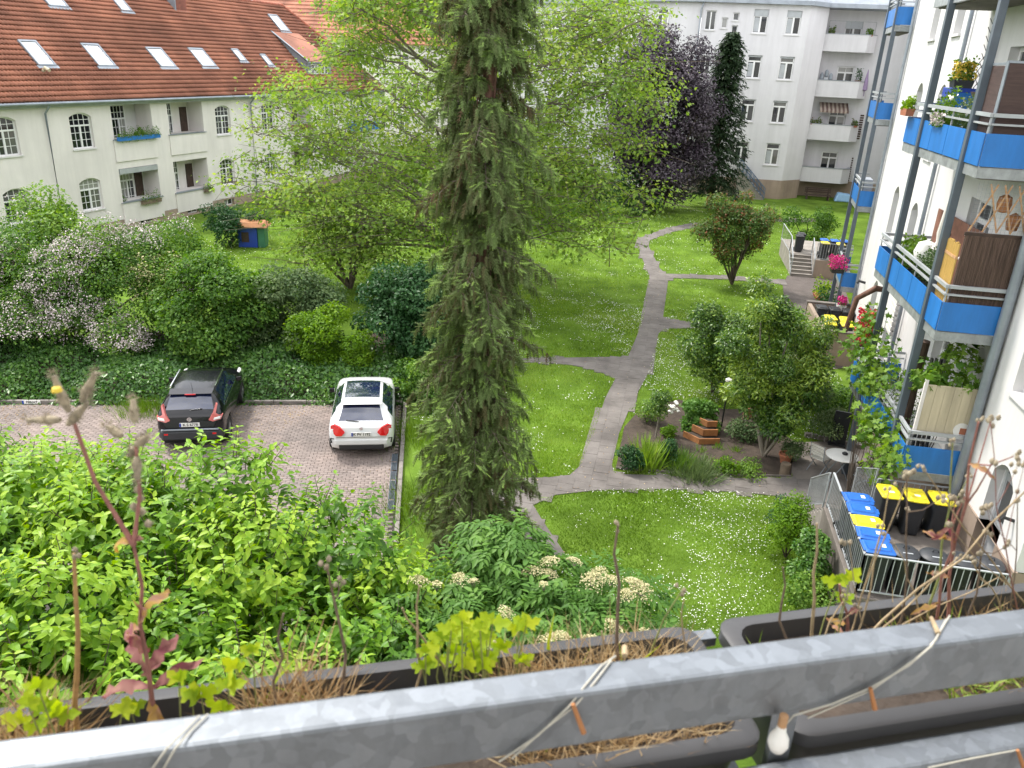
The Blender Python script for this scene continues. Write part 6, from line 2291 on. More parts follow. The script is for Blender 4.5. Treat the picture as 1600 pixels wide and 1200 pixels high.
def make_round_bin(label, loc, group):
    t = thing('round_bin', label, 'bin', loc, 0.0, group)
    b = MB()
    b.lathe([(0.19, 0.02), (0.2, 0.1), (0.235, 0.8), (0.24, 0.86)], n=20)
    part('body', b, M['black_plastic'], t, world=False, sm=40)
    b = MB()
    b.lathe([(0.262, 0.855), (0.268, 0.885), (0.24, 0.915), (0.1, 0.955), (0.0, 0.96)], n=22)
    lid = part('lid', b, M['grey_plastic'], t, world=False, sm=40)
    b = MB()
    b.tube([(-0.05, 0, 0.955), (-0.04, 0, 1.0), (0.04, 0, 1.0), (0.05, 0, 0.955)], 0.012, 6)
    part('handle', b, M['grey_plastic'], lid, world=False)
    b = MB()
    b.b2((-0.09, -0.16, 0.938), (0.09, -0.13, 0.946))
    part('label_patch', b, M['zinc_light'], lid, world=False)
    return t


# ---------------------------------------------------------------- near bin yard
TZ = 1.1
tr_ = tag(part('bin_terrace', MB().b2((4.36, 13.62, -0.05), (7.02, 17.05, TZ)), M['concrete_dark'], bev=0.015), 'raised concrete bin yard platform beside the white wall', 'terrace', kind='structure')
stp = thing('yard_steps', 'concrete steps from the bin yard down to the garden table', 'steps', (4.8, 17.8, 0))
for k in range(6):
    part('step', MB().b2((4.4, 17.053 + k * 0.27, 0.0), (5.25, 17.053 + (k + 1) * 0.27 - 0.004, TZ - 0.17 * (k + 1) + 0.0)), M['concrete'], stp)
part('side_wall', MB().hexa([(5.26, 17.06, 0), (5.42, 17.06, 0), (5.42, 18.7, 0), (5.26, 18.7, 0), (5.26, 17.06, 1.35), (5.42, 17.06, 1.35), (5.42, 18.7, 0.5), (5.26, 18.7, 0.5)]), M['cream_board'], stp)


def railing(label, pts, z0, z1, step=0.115, name='railing', m=None, bot=0.1, zs=None):
    """flat-bar railing along pts (x, y); every bar a part; zs: base heights when it slopes"""
    m = m or M['zinc_light']
    L = pts[0]
    t = thing(name, label, 'railing', (L[0], L[1], z0))
    zs = zs or [z0] * len(pts)
    H = z1 - z0
    bar = MB()
    bar.b2((-0.007, -0.007, bot), (0.007, 0.007, H - 0.03))
    bm = bar.mesh('bar')
    bm.materials.append(m)
    for i in range(len(pts) - 1):
        a, c = Vector((*pts[i], zs[i])), Vector((*pts[i + 1], zs[i + 1]))
        q = MB()
        q.bar(a + Vector((0, 0, H)), c + Vector((0, 0, H)), 0.045, 0.02)
        part('top_rail', q, m, t)
        q = MB()
        q.bar(a + Vector((0, 0, bot)), c + Vector((0, 0, bot)), 0.03, 0.02)
        part('bottom_rail', q, m, t)
        d = c - a
        n = max(1, int(d.length / step))
        for k in range(n):
            p = a + d * ((k + 0.5) / n)
            o = bpy.data.objects.new('bar', bm)
            link(o, t)
            o.location = (p.x - L[0], p.y - L[1], p.z - z0)
        for e in (a, c):
            q = MB()
            q.bar(e, e + Vector((0, 0, H - 0.01)), 0.035, 0.035, up=(1, 0, 0))
            part('post', q, m, t)
    return t


railing('grey flat bar railing round the near bin yard', [(6.95, 13.72), (4.42, 13.72), (4.42, 17.02)], TZ, TZ + 0.9)
railing('sloping grey railing down the yard steps to the table', [(4.36, 17.1), (4.36, 18.7)], 0.0, 0.9, zs=[1.05, 0.05])
railing('grey railing behind the three yellow lidded bins', [(6.9, 17.0), (5.36, 17.0)], TZ, TZ + 0.9)
railing('short sloping railing on the wall beside the steps', [(5.34, 17.1), (5.34, 18.6)], 0.4, 1.3, zs=[1.3, 0.55])
gy = 'bins in the near yard'
make_bin(M['lid_yellow'], 'yellow lidded bin nearest the steps in the row of three', (5.47, 16.42, TZ), 0.06, gy)
make_bin(M['lid_yellow'], 'middle yellow lidded bin of the row of three', (6.0, 16.4, TZ), -0.03, gy)
make_bin(M['lid_yellow'], 'yellow lidded bin closest to the white wall', (6.53, 16.42, TZ), 0.04, gy)
for i, (y, lm_, lab) in enumerate(((15.92, 'lid_blue', 'blue lidded bin at the steps end of the side row'), (15.45, 'lid_blue', 'blue lidded bin just before the yellow lid in the side row'), (14.97, 'lid_yellow', 'single yellow lidded bin among the blue lids'), (14.5, 'lid_blue', 'blue lidded bin right after the yellow lid in the side row'), (14.03, 'lid_blue', 'blue lidded bin in the near corner of the yard'))):
    make_bin(M[lm_], lab, (4.72, y, TZ), math.pi / 2 + (0.05, -0.04, 0.02, -0.06, 0.03)[i], gy)
for i, x in enumerate((5.22, 5.74, 6.24, 6.72)):
    make_round_bin(('round black bin next to the corner blue lid', 'second round black bin along the near railing', 'third round black bin, behind the dry stalks', 'round black bin closest to the wall')[i], (x, 14.05, TZ), gy)

# table and chairs at the foot of the steps
tb_ = thing('garden_table', 'round white garden table with grey folding legs', 'table', (5.5, 20.3, 0))
tp = G(1316, 711, 0.74)
tb_.location = (tp.x, tp.y, 0)
b = MB()
b.lathe([(0.0, 0.70), (0.40, 0.705), (0.43, 0.715), (0.43, 0.735), (0.41, 0.74), (0.0, 0.742)], n=28)
part('table_top', b, M['white_plastic'], tb_, world=False, sm=40)
for s in (-1, 1):
    for q in (-1, 1):
        b = MB()
        b.tube([(s * 0.26, q * 0.26, 0.0), (-s * 0.1, q * 0.24, 0.7)], 0.014, 6)
        part('leg', b, M['zinc'], tb_, world=False)
b = MB()
b.lathe([(0.07, 0), (0.08, 0.03), (0.05, 0.06), (0.0, 0.06)], (0.08, 0.06, 0.743), 12)
ash = part('ashtray', b, M['black_plastic'], tb_, world=False)
for i, (dx, dy, rz, lab) in enumerate(((-0.45, 0.35, 2.4, 'folding slatted chair on the lawn side of the table'), (0.75, 0.2, -1.2, 'grey slatted chair between table and balcony post'), (0.55, -0.45, -2.3, 'grey slatted chair by the step railing'))):
    ch = thing('garden_chair', lab, 'chair', (tp.x + dx, tp.y + dy, 0), rz, 'chairs at the garden table')
    for k in range(6):
        b = MB()
        b.b2((-0.2, -0.2 + k * 0.07, 0.43), (0.2, -0.145 + k * 0.07, 0.445))
        part('seat_slat', b, M['wood'] if i else M['canvas'], ch, world=False)
    for k in range(4):
        b = MB()
        b.b2((-0.2, 0.215 + k * 0.012, 0.55 + k * 0.085), (0.2, 0.23 + k * 0.012, 0.61 + k * 0.085))
        part('back_slat', b, M['wood'] if i else M['canvas'], ch, world=False)
    for s in (-1, 1):
        b = MB()
        b.tube([(s * 0.2, 0.26, 0.0), (s * 0.2, -0.2, 0.44)], 0.013, 6)
        part('leg', b, M['zinc'], ch, world=False)
        b = MB()
        b.tube([(s * 0.21, -0.24, 0.0), (s * 0.21, 0.2, 0.45), (s * 0.21, 0.27, 0.9)], 0.013, 6)
        part('back_leg', b, M['zinc'], ch, world=False)

# stepped wooden planter in the bed
pw = G(1092, 695)
wp = thing('stepped_planter', 'stepped orange wooden corner planter in the garden bed', 'planter', pw)
for L, h0, h1, k in ((0.62, 0.0, 0.2, 0), (0.44, 0.2, 0.4, 1), (0.3, 0.4, 0.58, 2)):
    for sgn, ang in ((1, R(18)), (-1, R(138))):
        p0 = Vector((pw.x, pw.y, 0)) + Vector((0.1 * k, 0.24 * k, 0))
        p1 = p0 + Vector((math.cos(ang), math.sin(ang), 0)) * L * (1.0 if sgn > 0 else 1.0)
        b = MB()
        b.bar((p0.x, p0.y, (h0 + h1) / 2), (p1.x, p1.y, (h0 + h1) / 2), 0.035, h1 - h0)
        part('board', b, M['wood_orange'], wp)
    p0 = Vector((pw.x + 0.1 * k, pw.y + 0.24 * k, 0))
    b = MB()
    q1 = p0 + Vector((math.cos(R(18)), math.sin(R(18)), 0)) * L
    q2 = p0 + Vector((math.cos(R(138)), math.sin(R(138)), 0)) * L
    b.prism([(p0.x, p0.y), (q1.x, q1.y), (q1.x + q2.x - p0.x, q1.y + q2.y - p0.y), (q2.x, q2.y)], 0.0, h1 - 0.04)
    part('soil', b, M['soil'], wp)
# terracotta pots, stump, chair in the bed, stone edging
p = G(1226, 724)
po = thing('flower_pot', 'terracotta pot beside the log stump', 'pot', p)
b = MB()
b.lathe([(0.12, 0.0), (0.19, 0.26), (0.21, 0.26), (0.21, 0.32), (0.18, 0.32), (0.17, 0.28), (0.0, 0.28)], n=18)
part('pot', b, M['terracotta'], po, world=False, sm=40)
p = G(1225, 742)
sm_ = thing('log_stump', 'upright log stump at the edge of the garden bed', 'stump', p)
b = MB()
b.lathe([(0.15, 0.0), (0.135, 0.1), (0.14, 0.3), (0.13, 0.36), (0.0, 0.37)], n=14)
b.v = [(x * (1 + 0.06 * math.sin(7 * math.atan2(y, x))), y * (1 + 0.06 * math.sin(7 * math.atan2(y, x))), z) for x, y, z in b.v]
part('log', b, M['wood'], sm_, world=False, sm=60)
p = G(1170, 683)
gc = thing('garden_chair', 'little brown wooden chair half hidden behind the laurel', 'chair', p, 0.5)
part('seat', MB().b2((-0.2, -0.2, 0.4), (0.2, 0.2, 0.44)), M['wood'], gc, world=False)
for k in range(3):
    part('back_slat', MB().b2((-0.2, 0.18, 0.52 + k * 0.13), (0.2, 0.21, 0.61 + k * 0.13)), M['terracotta'], gc, world=False)
for s in (-1, 1):
    for q in (-1, 1):
        part('leg', MB().b2((s * 0.18 - 0.02, q * 0.17 - 0.02, 0), (s * 0.18 + 0.02, q * 0.17 + 0.02, 0.4 if q < 0 else 0.92)), M['wood'], gc, world=False)
eg = thing('stone_edging', 'row of pale stones edging the yard behind the table', 'edging', G(1290, 690))
for k in range(9):
    p = G(1262 + k * 10, 683 + k * 2.2)
    part('stone', MB().box((p.x, p.y, 0.07), (0.2, 0.13, 0.15), 0.15 + 0.1 * math.sin(k * 3)), M['kerb'], eg, bev=0.02)
pp = G(1127, 668)
lp = thing('garden_post', 'slim dark post with pale cap standing in the bed left of the laurel', 'post', pp)
b = MB()
b.tube([(0, 0, 0), (0, 0, 1.5)], 0.025, 7)
part('pole', b, M['black_plastic'], lp, world=False)
b = MB()
b.lathe([(0.03, 1.5), (0.1, 1.56), (0.1, 1.62), (0.0, 1.68)], n=12)
part('cap', b, M['canvas'], lp, world=False, sm=40)
sc_ = G(1307, 695)
scn = thing('screen_panel', 'dark grey upright panel beside the balcony post at the table', 'panel', sc_)
part('board', MB().box((sc_.x, sc_.y, 0.55), (0.45, 0.05, 1.1), -0.2), M['grey_plastic'], scn, bev=0.01)
part('foot', MB().box((sc_.x, sc_.y, 0.03), (0.5, 0.3, 0.05), -0.2), M['grey_plastic'], scn)

# ---------------------------------------------------------------- middle bin terrace
mt = thing('bin_enclosure', 'low brown walled bin enclosure halfway along the facade', 'bin enclosure', (7.3, 32.5, 0))
part('wall', MB().b2((6.4, 30.4, 0), (8.15, 30.58, 1.32)).b2((6.4, 30.58, 0), (6.55, 34.6, 1.32)).b2((6.4, 34.4, 0.0), (8.6, 34.58, 1.35)), M['plinth'], mt, bev=0.02)
part('coping', MB().b2((6.36, 30.36, 1.323), (8.15, 30.62, 1.36)).b2((6.36, 34.36, 1.352), (8.6, 34.62, 1.39)), M['concrete_dark'], mt)
part('floor', MB().b2((6.55, 30.58, 0), (8.5, 34.4, 0.3)), M['concrete_dark'], mt)
for i, (x, y, lm_, lab) in enumerate(((6.72, 31.0, 'lid_yellow', 'yellow lidded bin at the outer front corner of the middle enclosure'), (7.32, 30.98, 'lid_yellow', 'yellow lidded bin near the wall at the front of the middle enclosure'), (6.85, 31.75, 'lid_yellow', 'yellow lidded bin in the second row of the middle enclosure'), (7.4, 31.7, 'lid_yellow', 'yellow lid in the second row by the red flowers'), (6.75, 33.2, 'black_plastic', 'black lidded bin at the outer back of the middle enclosure'), (7.25, 33.1, 'black_plastic', 'black lidded bin in the middle of the enclosure back row'), (7.75, 33.0, 'black_plastic', 'black lidded bin by the facade in the enclosure back row'))):
    make_bin(M[lm_], lab, (x, y, 0.6), 0.05 * (i % 3 - 1), 'bins in the middle enclosure', sticker=False)

# ---------------------------------------------------------------- far bin terrace with steps
FZ = 0.95
tag(part('far_bin_terrace', MB().b2((7.15, 46.4, -0.05), (10.2, 50.5, FZ)).b2((8.3, 45.0, -0.05), (10.2, 46.4, FZ)), M['concrete']), 'raised concrete bin terrace at the far end of the facade', 'terrace', kind='structure')
part('retaining_wall', MB().b2((8.28, 44.95, 0.0), (10.2, 44.995, FZ + 0.02)), M['plinth'], bpy.data.objects['far_bin_terrace'])
fs = thing('far_steps', 'flight of six concrete steps up to the far bin terrace', 'steps', (7.7, 45.4, 0))
for k in range(6):
    part('step', MB().b2((7.15, 44.85 + k * 0.26, 0.0), (8.27, 46.39, 0.155 * (k + 1))) if k == 5 else MB().b2((7.15, 44.85 + k * 0.26, 0.0), (8.27, 44.85 + (k + 1) * 0.26 - 0.002, 0.155 * (k + 1))), M['concrete'], fs)
    part('tread_edge', MB().b2((7.152, 44.835 + k * 0.26, 0.155 * (k + 1) - 0.045), (8.268, 44.849 + k * 0.26, 0.155 * (k + 1) + 0.004)), M['kerb'], fs)
railing('pale railing up the lawn side of the far steps', [(7.12, 44.8), (7.12, 46.4), (7.12, 50.3)], 0, 0.95, step=0.4, zs=[0.05, FZ, FZ])
railing('pale railing on the inner side of the far steps', [(8.3, 44.95), (8.3, 46.4)], 0, 0.95, step=0.4, zs=[0.05, FZ])
railing('railing along the front edge of the far bin terrace', [(8.32, 44.98), (10.1, 44.98)], FZ, FZ + 0.95, step=0.13)
for i, (x, y, lm_, lab) in enumerate(((7.62, 46.9, 'black_plastic', 'black bin standing at the top of the far steps'), (7.8, 47.6, 'black_plastic', 'black bin right behind the one at the top of the far steps'), (8.75, 45.4, 'lid_yellow', 'yellow lidded bin at the far terrace railing by the steps'), (9.55, 45.4, 'lid_yellow', 'yellow lidded bin at the far terrace railing by the flowers'), (8.85, 46.3, 'lid_blue', 'blue lidded bin left in the far terrace back row'), (9.4, 46.3, 'lid_blue', 'blue lidded bin middle of the far terrace back row'), (9.9, 46.35, 'lid_blue', 'blue lidded bin against the wall in the far terrace back row'))):
    make_bin(M[lm_], lab, (x, y, FZ), 0.04 * (i % 3 - 1), 'bins on the far terrace', sticker=False)
# wooden bench, blue tarpaulin at the far block; patio set behind the far shrub
bn = thing('garden_bench', 'dark wooden bench under the lowest far balcony', 'bench', (13, 75.6, 0))
for k in range(3):
    part('seat_slat', MB().b2((12, 75.2 + k * 0.14, 0.42), (14.2, 75.31 + k * 0.14, 0.46)), M['wood_dark'], bn)
    part('back_slat', MB().b2((12, 75.66, 0.6 + k * 0.16), (14.2, 75.7, 0.72 + k * 0.16)), M['wood_dark'], bn)
for x in (12.2, 14.0):
    part('leg', MB().b2((x - 0.05, 75.2, 0), (x + 0.05, 75.64, 0.41)), M['wood_dark'], bn)
    part('back_post', MB().b2((x - 0.05, 75.71, 0), (x + 0.05, 75.78, 1.05)), M['wood_dark'], bn)
tag(part('tarpaulin', MB().hexa([(14.5, 75.2, 0), (16.2, 75.2, 0), (16.1, 76.2, 0), (14.6, 76.2, 0), (14.8, 75.4, 0.7), (15.9, 75.4, 0.6), (15.9, 76.1, 0.65), (14.8, 76.1, 0.75)]), M['sage'], bev=0.1), 'crumpled light blue tarpaulin beside the far bench', 'tarpaulin')

# ---------------------------------------------------------------- playhouse on the back lawn
ph = thing('playhouse', 'blue playhouse with flat orange roof by the cream house', 'playhouse', (*G(392, 384)[:2], 0), 0.25)
part('wall', MB().b2((-0.55, -0.45, 0), (0.5, 0.45, 1.15)), M['plate_blue'], ph, world=False, bev=0.03)
part('side_wall', MB().b2((0.503, -0.4, 0), (0.9, 0.42, 1.1)), mat('green_plastic', (0.04, 0.16, 0.09), 0.5), ph, world=False, bev=0.03)
part('door', MB().b2((-0.35, -0.47, 0.3), (0.05, -0.452, 0.85)), M['wood_dark'], ph, world=False)
part('roof', MB().hexa([(-0.85, -0.7, 1.15), (1.1, -0.7, 1.15), (1.1, 0.7, 1.15), (-0.85, 0.7, 1.15), (-0.6, -0.45, 1.4), (0.85, -0.45, 1.4), (0.85, 0.45, 1.4), (-0.6, 0.45, 1.4)]), M['wood_orange'], ph, world=False, bev=0.03)


# ================================================================ things on the balconies
def foliage_box(name, label, c, dims, n, size, m, tb=0.5, boxm=None, flower=None, nf=0, box_h=0.18, spread=(0.0, 0.0, 0.1), cat='planter', group=None):
    """long flower box centred at c (x, y, z of its base) with plants in it"""
    t = thing(name, label, cat, c, group=group)
    if boxm:
        b = MB()
        b.hexa([(c[0] + x * dims[0] / 2 * k, c[1] + y * dims[1] / 2 * k, c[2] + z) for z, k in ((0, 0.88), (box_h, 1.0)) for x, y in ((-1, -1), (1, -1), (1, 1), (-1, 1))])
        part('box', b, boxm, t)
    q = np.c_[c[0] + rng.uniform(-0.5, 0.5, n) * (dims[0] + spread[0]), c[1] + rng.uniform(-0.5, 0.5, n) * (dims[1] + spread[1]), c[2] + box_h - 0.03 + rng.random(n) ** 1.3 * dims[2]]
    lump = vnoise(q[:, :2], 5, 3)
    q[:, 2] = c[2] + box_h - 0.03 + (q[:, 2] - c[2] - box_h + 0.03) * (0.4 + 1.1 * lump)
    V, F = scatter(LEAF4[0], LEAF4[1], q, frames(rdir(n, 0.5), rdir(n, 0.6)), size * rng.uniform(0.6, 1.3, n))
    np_mesh('foliage', V, F, m, tintv(np.clip(tb + rng.normal(0, 0.2, n), 0, 1), 4), parent=t)
    if flower:
        q = np.c_[c[0] + rng.uniform(-0.5, 0.5, nf) * (dims[0] + spread[0]), c[1] + rng.uniform(-0.5, 0.5, nf) * (dims[1] + spread[1]), c[2] + box_h + rng.random(nf) * dims[2]]
        V, F = scatter(HEX[0], HEX[1], q, frames(rdir(nf), rdir(nf, 0.5)), rng.uniform(0.02, 0.04, nf))
        tag(np_mesh('flowers', V, F, flower, parent=t), kind='stuff')
    return t


# left house loggias
def fl_box(name, label, s0, s1, z, m, boxm, n=700, h=0.3, d=0.2, size=0.07, **kw):
    t = thing(name, label, 'planter', FL.P((s0 + s1) / 2, z, d))
    b = MB()
    FL.box(b, s0, s1, z, z + 0.22, d - 0.09, d + 0.09)
    part('box', b, boxm, t)
    S = rng.uniform(s0, s1, n)
    q = np.array([FL.P(s, z + 0.16 + rng.random() ** 1.4 * h * (0.5 + 0.8 * math.sin(s * 5) ** 2) - (0.3 * rng.random() if rng.random() < 0.2 else 0), d + rng.normal(0, 0.1)) for s in S])
    V, F = scatter(LEAF4[0], LEAF4[1], q, frames(rdir(n, 0.5), rdir(n, 0.6)), size * rng.uniform(0.6, 1.3, n))
    np_mesh('foliage', V, F, m, tintv(np.clip(0.5 + rng.normal(0, 0.2, n), 0, 1), 4), parent=t)
    return t


fl_box('flower_box', 'bright blue flower box with trailing green on the upper loggia', -5.8, -2.6, 5.02, LM['shrub'], M['blue'], 1500, 0.45, 0.22)
fl_box('flower_box', 'grey wooden flower box under the awning of the lower loggia', -4.6, -3.1, 1.28, LM['shrub'], M['wood'], 500, 0.55, 0.2)
fl_box('flower_box', 'small grey flower box at the end of the second lower loggia', 0.9, 1.7, 1.3, LM['shrub'], M['wood'], 300, 0.3, 0.2)
for s, z, lab in ((-5.5, 1.55, 'potted plant in the corner of the lower loggia'), (-1.2, 5.1, 'potted plant at the railing of the second upper loggia'), (-3.4, 5.1, 'tall dark plant stand in the first upper loggia')):
    p = FL.P(s, z - 0.9, -0.5)
    t = thing('potted_plant', lab, 'plant', p)
    b = MB()
    b.lathe([(0.12, 0), (0.17, 0.3), (0.0, 0.28)], n=12)
    part('pot', b, M['black_plastic'], t, world=False)
    V, F, T = cloud([(p[0], p[1], p[2] + 0.9, 0.25, 0.25, 0.5)], 260, 0.12, tbase=0.5)
    np_mesh('foliage', V, F, LM['shrub'], T, parent=t)
# far block balconies
for x, z, lab, m_ in ((12.0, 13.5, 'reddish shrub on the top far balcony', 'redtip'), (15.0, 13.5, 'small green plants on the top far balcony', 'shrub'), (14.8, 9.9, 'small dark potted tree on the second far balcony', 'dark'), (12.0, 6.3, 'row of terracotta pots with plants on the third far balcony', 'redtip'), (15.2, 6.3, 'reddish plants at the end of the third far balcony', 'redtip')):
    foliage_box('balcony_plant', lab, (x, 76.45, z - 0.1), (0.9 if 'row' in lab else 0.5, 0.25, 0.9 if 'tree' in lab else 0.45), 260, 0.12, LM[m_], boxm=M['terracotta'], box_h=0.15, cat='plant')
pr = thing('parasol', 'folded lilac parasol on the second far balcony', 'parasol', (15.5, 76.6, 8.75))
b = MB()
b.lathe([(0.03, 0.0), (0.03, 0.4), (0.22, 0.5), (0.16, 1.2), (0.03, 2.1), (0.0, 2.15)], n=10)
part('canopy', b, mat('lilac_cloth', (0.27, 0.2, 0.33), 0.8), pr, world=False, sm=40)
dc = thing('lantern_rack', 'silver lanterns on a rack on the second far balcony', 'lanterns', (12.2, 76.6, 8.75))
for k in range(3):
    b = MB()
    b.lathe([(0.1, 0), (0.16, 0.1), (0.16, 0.45), (0.05, 0.6), (0, 0.62)], (k * 0.36 - 0.36, 0, 1.12 + 0.25 * (k == 1)), 8)
    part('lantern', b, M['zinc'], dc, world=False)
part('stand', MB().b2((-0.55, -0.1, 0.0), (0.55, 0.1, 1.1)).b2((-0.18, -0.1, 1.1), (0.18, 0.1, 1.36)), M['zinc_light'], dc, world=False)
for x0, z, lab in ((15.85, 5.2, 'dark slatted screen at the end of the third far balcony'), (15.85, 1.6, 'dark climbing pole at the end of the lowest far balcony')):
    b = MB()
    for k in range(11):
        b.b2((x0 - 0.18, 77.0, z + k * 0.19), (x0 + (0.12 if 'slatted' in lab else -0.05), 77.05, z + k * 0.19 + 0.14))
    tag(part('balcony_screen', b, M['wood_dark']), lab, 'screen', kind=None)

# near tower, top balcony (floor 8.8)
t = thing('privacy_screen', 'dark brown fabric screen on the top near balcony', 'screen', (6.4, 17.1, 8.8))
part('side_cloth', MB().b2((5.86, 17.07, 9.25), (7.0, 17.085, 10.65)), M['mesh_screen'], t)
part('front_cloth', MB().b2((5.815, 17.09, 9.2), (5.83, 18.15, 10.6)), M['mesh_screen'], t)
b = MB()
b.bar((5.83, 17.08, 8.8), (5.83, 17.08, 10.68), 0.05, 0.05)
b.bar((5.83, 17.08, 10.67), (7.0, 17.08, 10.67), 0.04, 0.04)
b.bar((5.83, 17.08, 10.64), (5.83, 18.2, 10.62), 0.04, 0.04)
part('frame', b, M['zinc'], t)
TRY0 = 21.4
tl = thing('wall_trellis', 'black diamond trellis on the wall of the top near balcony', 'trellis', (6.95, 20.0, 9.6))
for k in range(-2, 11):
    for sg in (-1, 1):
        z0 = 9.3 + k * 0.19
        p0, p1 = Vector((6.97 + 0.008 * sg, TRY0, z0)), Vector((6.97 + 0.008 * sg, TRY0 + 0.9, z0 + sg * 0.5))
        if 9.2 < min(p0.z, p1.z) and max(p0.z, p1.z) < 11.7:
            b = MB()
            b.bar(p0, p1, 0.012, 0.012)
            part('slat', b, M['black_plastic'], tl)
t = thing('blue_cabinet', 'blue balcony cabinet with yellow flowering plant on top', 'cabinet', (6.6, 22.1, 8.8))
part('body', MB().b2((6.35, 21.8, 8.8), (7.0, 22.45, 10.15)), M['plate_blue'], t, bev=0.01)
part('door', MB().b2((6.4, 21.78, 8.95), (6.95, 21.797, 10.05)), M['blue'], t)
foliage_box('potted_plant', 'yellow flowering plant on the blue balcony cabinet', (6.6, 22.0, 10.15), (0.45, 0.4, 0.4), 350, 0.08, LM['shrub'], boxm=M['grey_plastic'], flower=M['yellow_petal'], nf=300, cat='plant')
t = thing('hanging_basket', 'small hanging basket on the top near balcony wall', 'basket', (6.75, 21.2, 9.9))
part('bowl', MB().lathe([(0.0, 0), (0.1, 0.04), (0.15, 0.14), (0.0, 0.13)], (6.75, 21.2, 9.95), 12), M['wood'], t)
part('bracket', MB().bar((6.75, 21.2, 10.08), (7.04, 21.2, 10.3), 0.015, 0.015), M['black_plastic'], t)
t = thing('plastic_tub', 'light blue round lid standing on the top near balcony', 'tub', (6.3, 20.9, 9.3))
part('tub', MB().lathe([(0.2, 0.0), (0.26, 0.3), (0.22, 0.5), (0.1, 0.58), (0.0, 0.6)], (6.3, 20.9, 9.15), 18), M['sage'], t, sm=40)
part('stand', MB().lathe([(0.12, 0.0), (0.12, 0.35)], (6.3, 20.9, 8.8), 10), M['steel'], t)
foliage_box('flower_box', 'leafy planter with white flowers behind the top near rail', (6.0, 20.6, 8.82), (0.35, 1.2, 0.75), 1500, 0.07, LM['shrub'], 0.65, boxm=M['grey_plastic'], flower=M['white_petal'], nf=40, box_h=0.45)
foliage_box('flower_box', 'grey green bushy planter by the brown screen', (6.05, 19.0, 8.82), (0.35, 1.3, 0.7), 1500, 0.07, LM['grey'], 0.5, boxm=M['grey_plastic'], flower=M['white_petal'], nf=60, box_h=0.4)
foliage_box('flower_box', 'terracotta box of fresh green herbs hung outside the top rail', (5.62, 22.35, 9.45), (0.2, 0.6, 0.32), 600, 0.06, LM['lime'], 0.35, boxm=M['terracotta'], box_h=0.17)
foliage_box('flower_box', 'pink flowers trailing through the top near rail', (5.68, 20.0, 9.3), (0.12, 0.7, 0.25), 300, 0.05, LM['shrub'], 0.5, flower=M['pink_petal'], nf=200, box_h=0.08)
t = thing('parasol', 'folded white parasol behind the brown fabric screen', 'parasol', (6.6, 18.3, 8.8))
part('canopy', MB().lathe([(0.03, 0.9), (0.13, 1.1), (0.1, 1.7), (0.03, 2.3), (0.0, 2.36)], (6.6, 18.3, 8.8), 10), M['canvas'], t, sm=40)
part('pole', MB().tube([(6.6, 18.3, 8.8), (6.6, 18.3, 9.8)], 0.02, 6), M['zinc'], t)

# middle balcony (floor 5.52)
t = thing('reed_screen', 'brown reed mat screen on the side of the middle near balcony', 'screen', (6.4, 17.1, 5.5))
part('mat', MB().b2((5.86, 17.06, 6.1), (6.98, 17.085, 7.5)), M['reed'], t)
part('top_bar', MB().b2((5.84, 17.05, 7.5), (7.0, 17.1, 7.56)), M['wood_dark'], t)
b = MB()
for k in range(46):
    x = 5.87 + k * 0.0245 + random.uniform(-0.004, 0.004)
    b.tube([(x, 17.052, 6.12), (x + random.uniform(-0.01, 0.01), 17.052, 7.48)], 0.008, 4, cap=False)
tag(part('reeds', b, M['reed'], t), kind='stuff')
t = thing('lattice', 'pale wooden diamond lattice above the reed screen', 'trellis', (6.4, 17.1, 7.6))
for k in range(5):
    for sg in (-1, 1):
        x0 = 5.9 + k * 0.25
        x1 = x0 + sg * 0.32
        if 5.85 <= x1 <= 7.02:
            part('slat', MB().bar((x0, 17.07 + 0.012 * sg, 7.58), (x1, 17.07 + 0.012 * sg, 8.5), 0.03, 0.012, up=(0, 1, 0)), M['wood_pale'], t)
for (x, z, w, lab) in ((6.55, 8.1, 0.14, 'small wooden bird box on the wall behind the lattice'), (6.8, 7.75, 0.13, 'round brown wall ornament behind the lattice')):
    t = thing('wall_ornament', lab, 'ornament', (x, 17.5, z))
    part('body', MB().lathe([(0.0, -0.18), (w * 0.8, -0.15), (w, 0.0), (w * 0.85, 0.13), (0.0, 0.2)], (x, 17.45, z), 9), M['wood_orange'], t, sm=30)
t = thing('bamboo_screen', 'yellow bamboo screen on the front corner of the middle balcony', 'screen', (5.8, 17.5, 5.5))
for k in range(18):
    part('cane', MB().tube([(5.82, 17.12 + k * 0.042, 6.05), (5.82, 17.12 + k * 0.042, 7.3 + random.uniform(-0.03, 0.03))], 0.02, 6), M['bamboo'], t, sm=40)
part('binding', MB().b2((5.795, 17.1, 7.0), (5.845, 17.87, 7.06)), M['wood_pale'], t)
t = thing('brown_fence_mat', 'brown back screen with round white lights on the middle balcony', 'screen', (6.9, 20, 5.5))
part('mat', MB().b2((6.9, 18.2, 5.7), (6.93, 22.4, 7.25)), M['red_brown'], t)
for k in range(16):
    y, z = 18.6 + (k * 0.61) % 3.6, 6.35 + 0.72 * ((k * 0.37) % 1)
    part('globe_light', MB().lathe([(0, -0.055), (0.05, -0.02), (0.05, 0.02), (0, 0.055)], (6.86, y, z), 9), M['white_plastic'], t, sm=60)
t = thing('parasol', 'folded striped parasol with white cover on the middle near balcony', 'parasol', (6.25, 19.7, 5.52))
part('canopy', MB().lathe([(0.03, 0.55), (0.15, 0.75), (0.13, 1.2), (0.07, 1.35), (0.1, 1.55), (0.05, 2.2), (0.0, 2.3)], (6.25, 19.7, 5.52), 10), M['canvas'], t, sm=30)
part('pole', MB().tube([(6.25, 19.7, 5.52), (6.25, 19.7, 6.3)], 0.025, 7), M['zinc'], t)
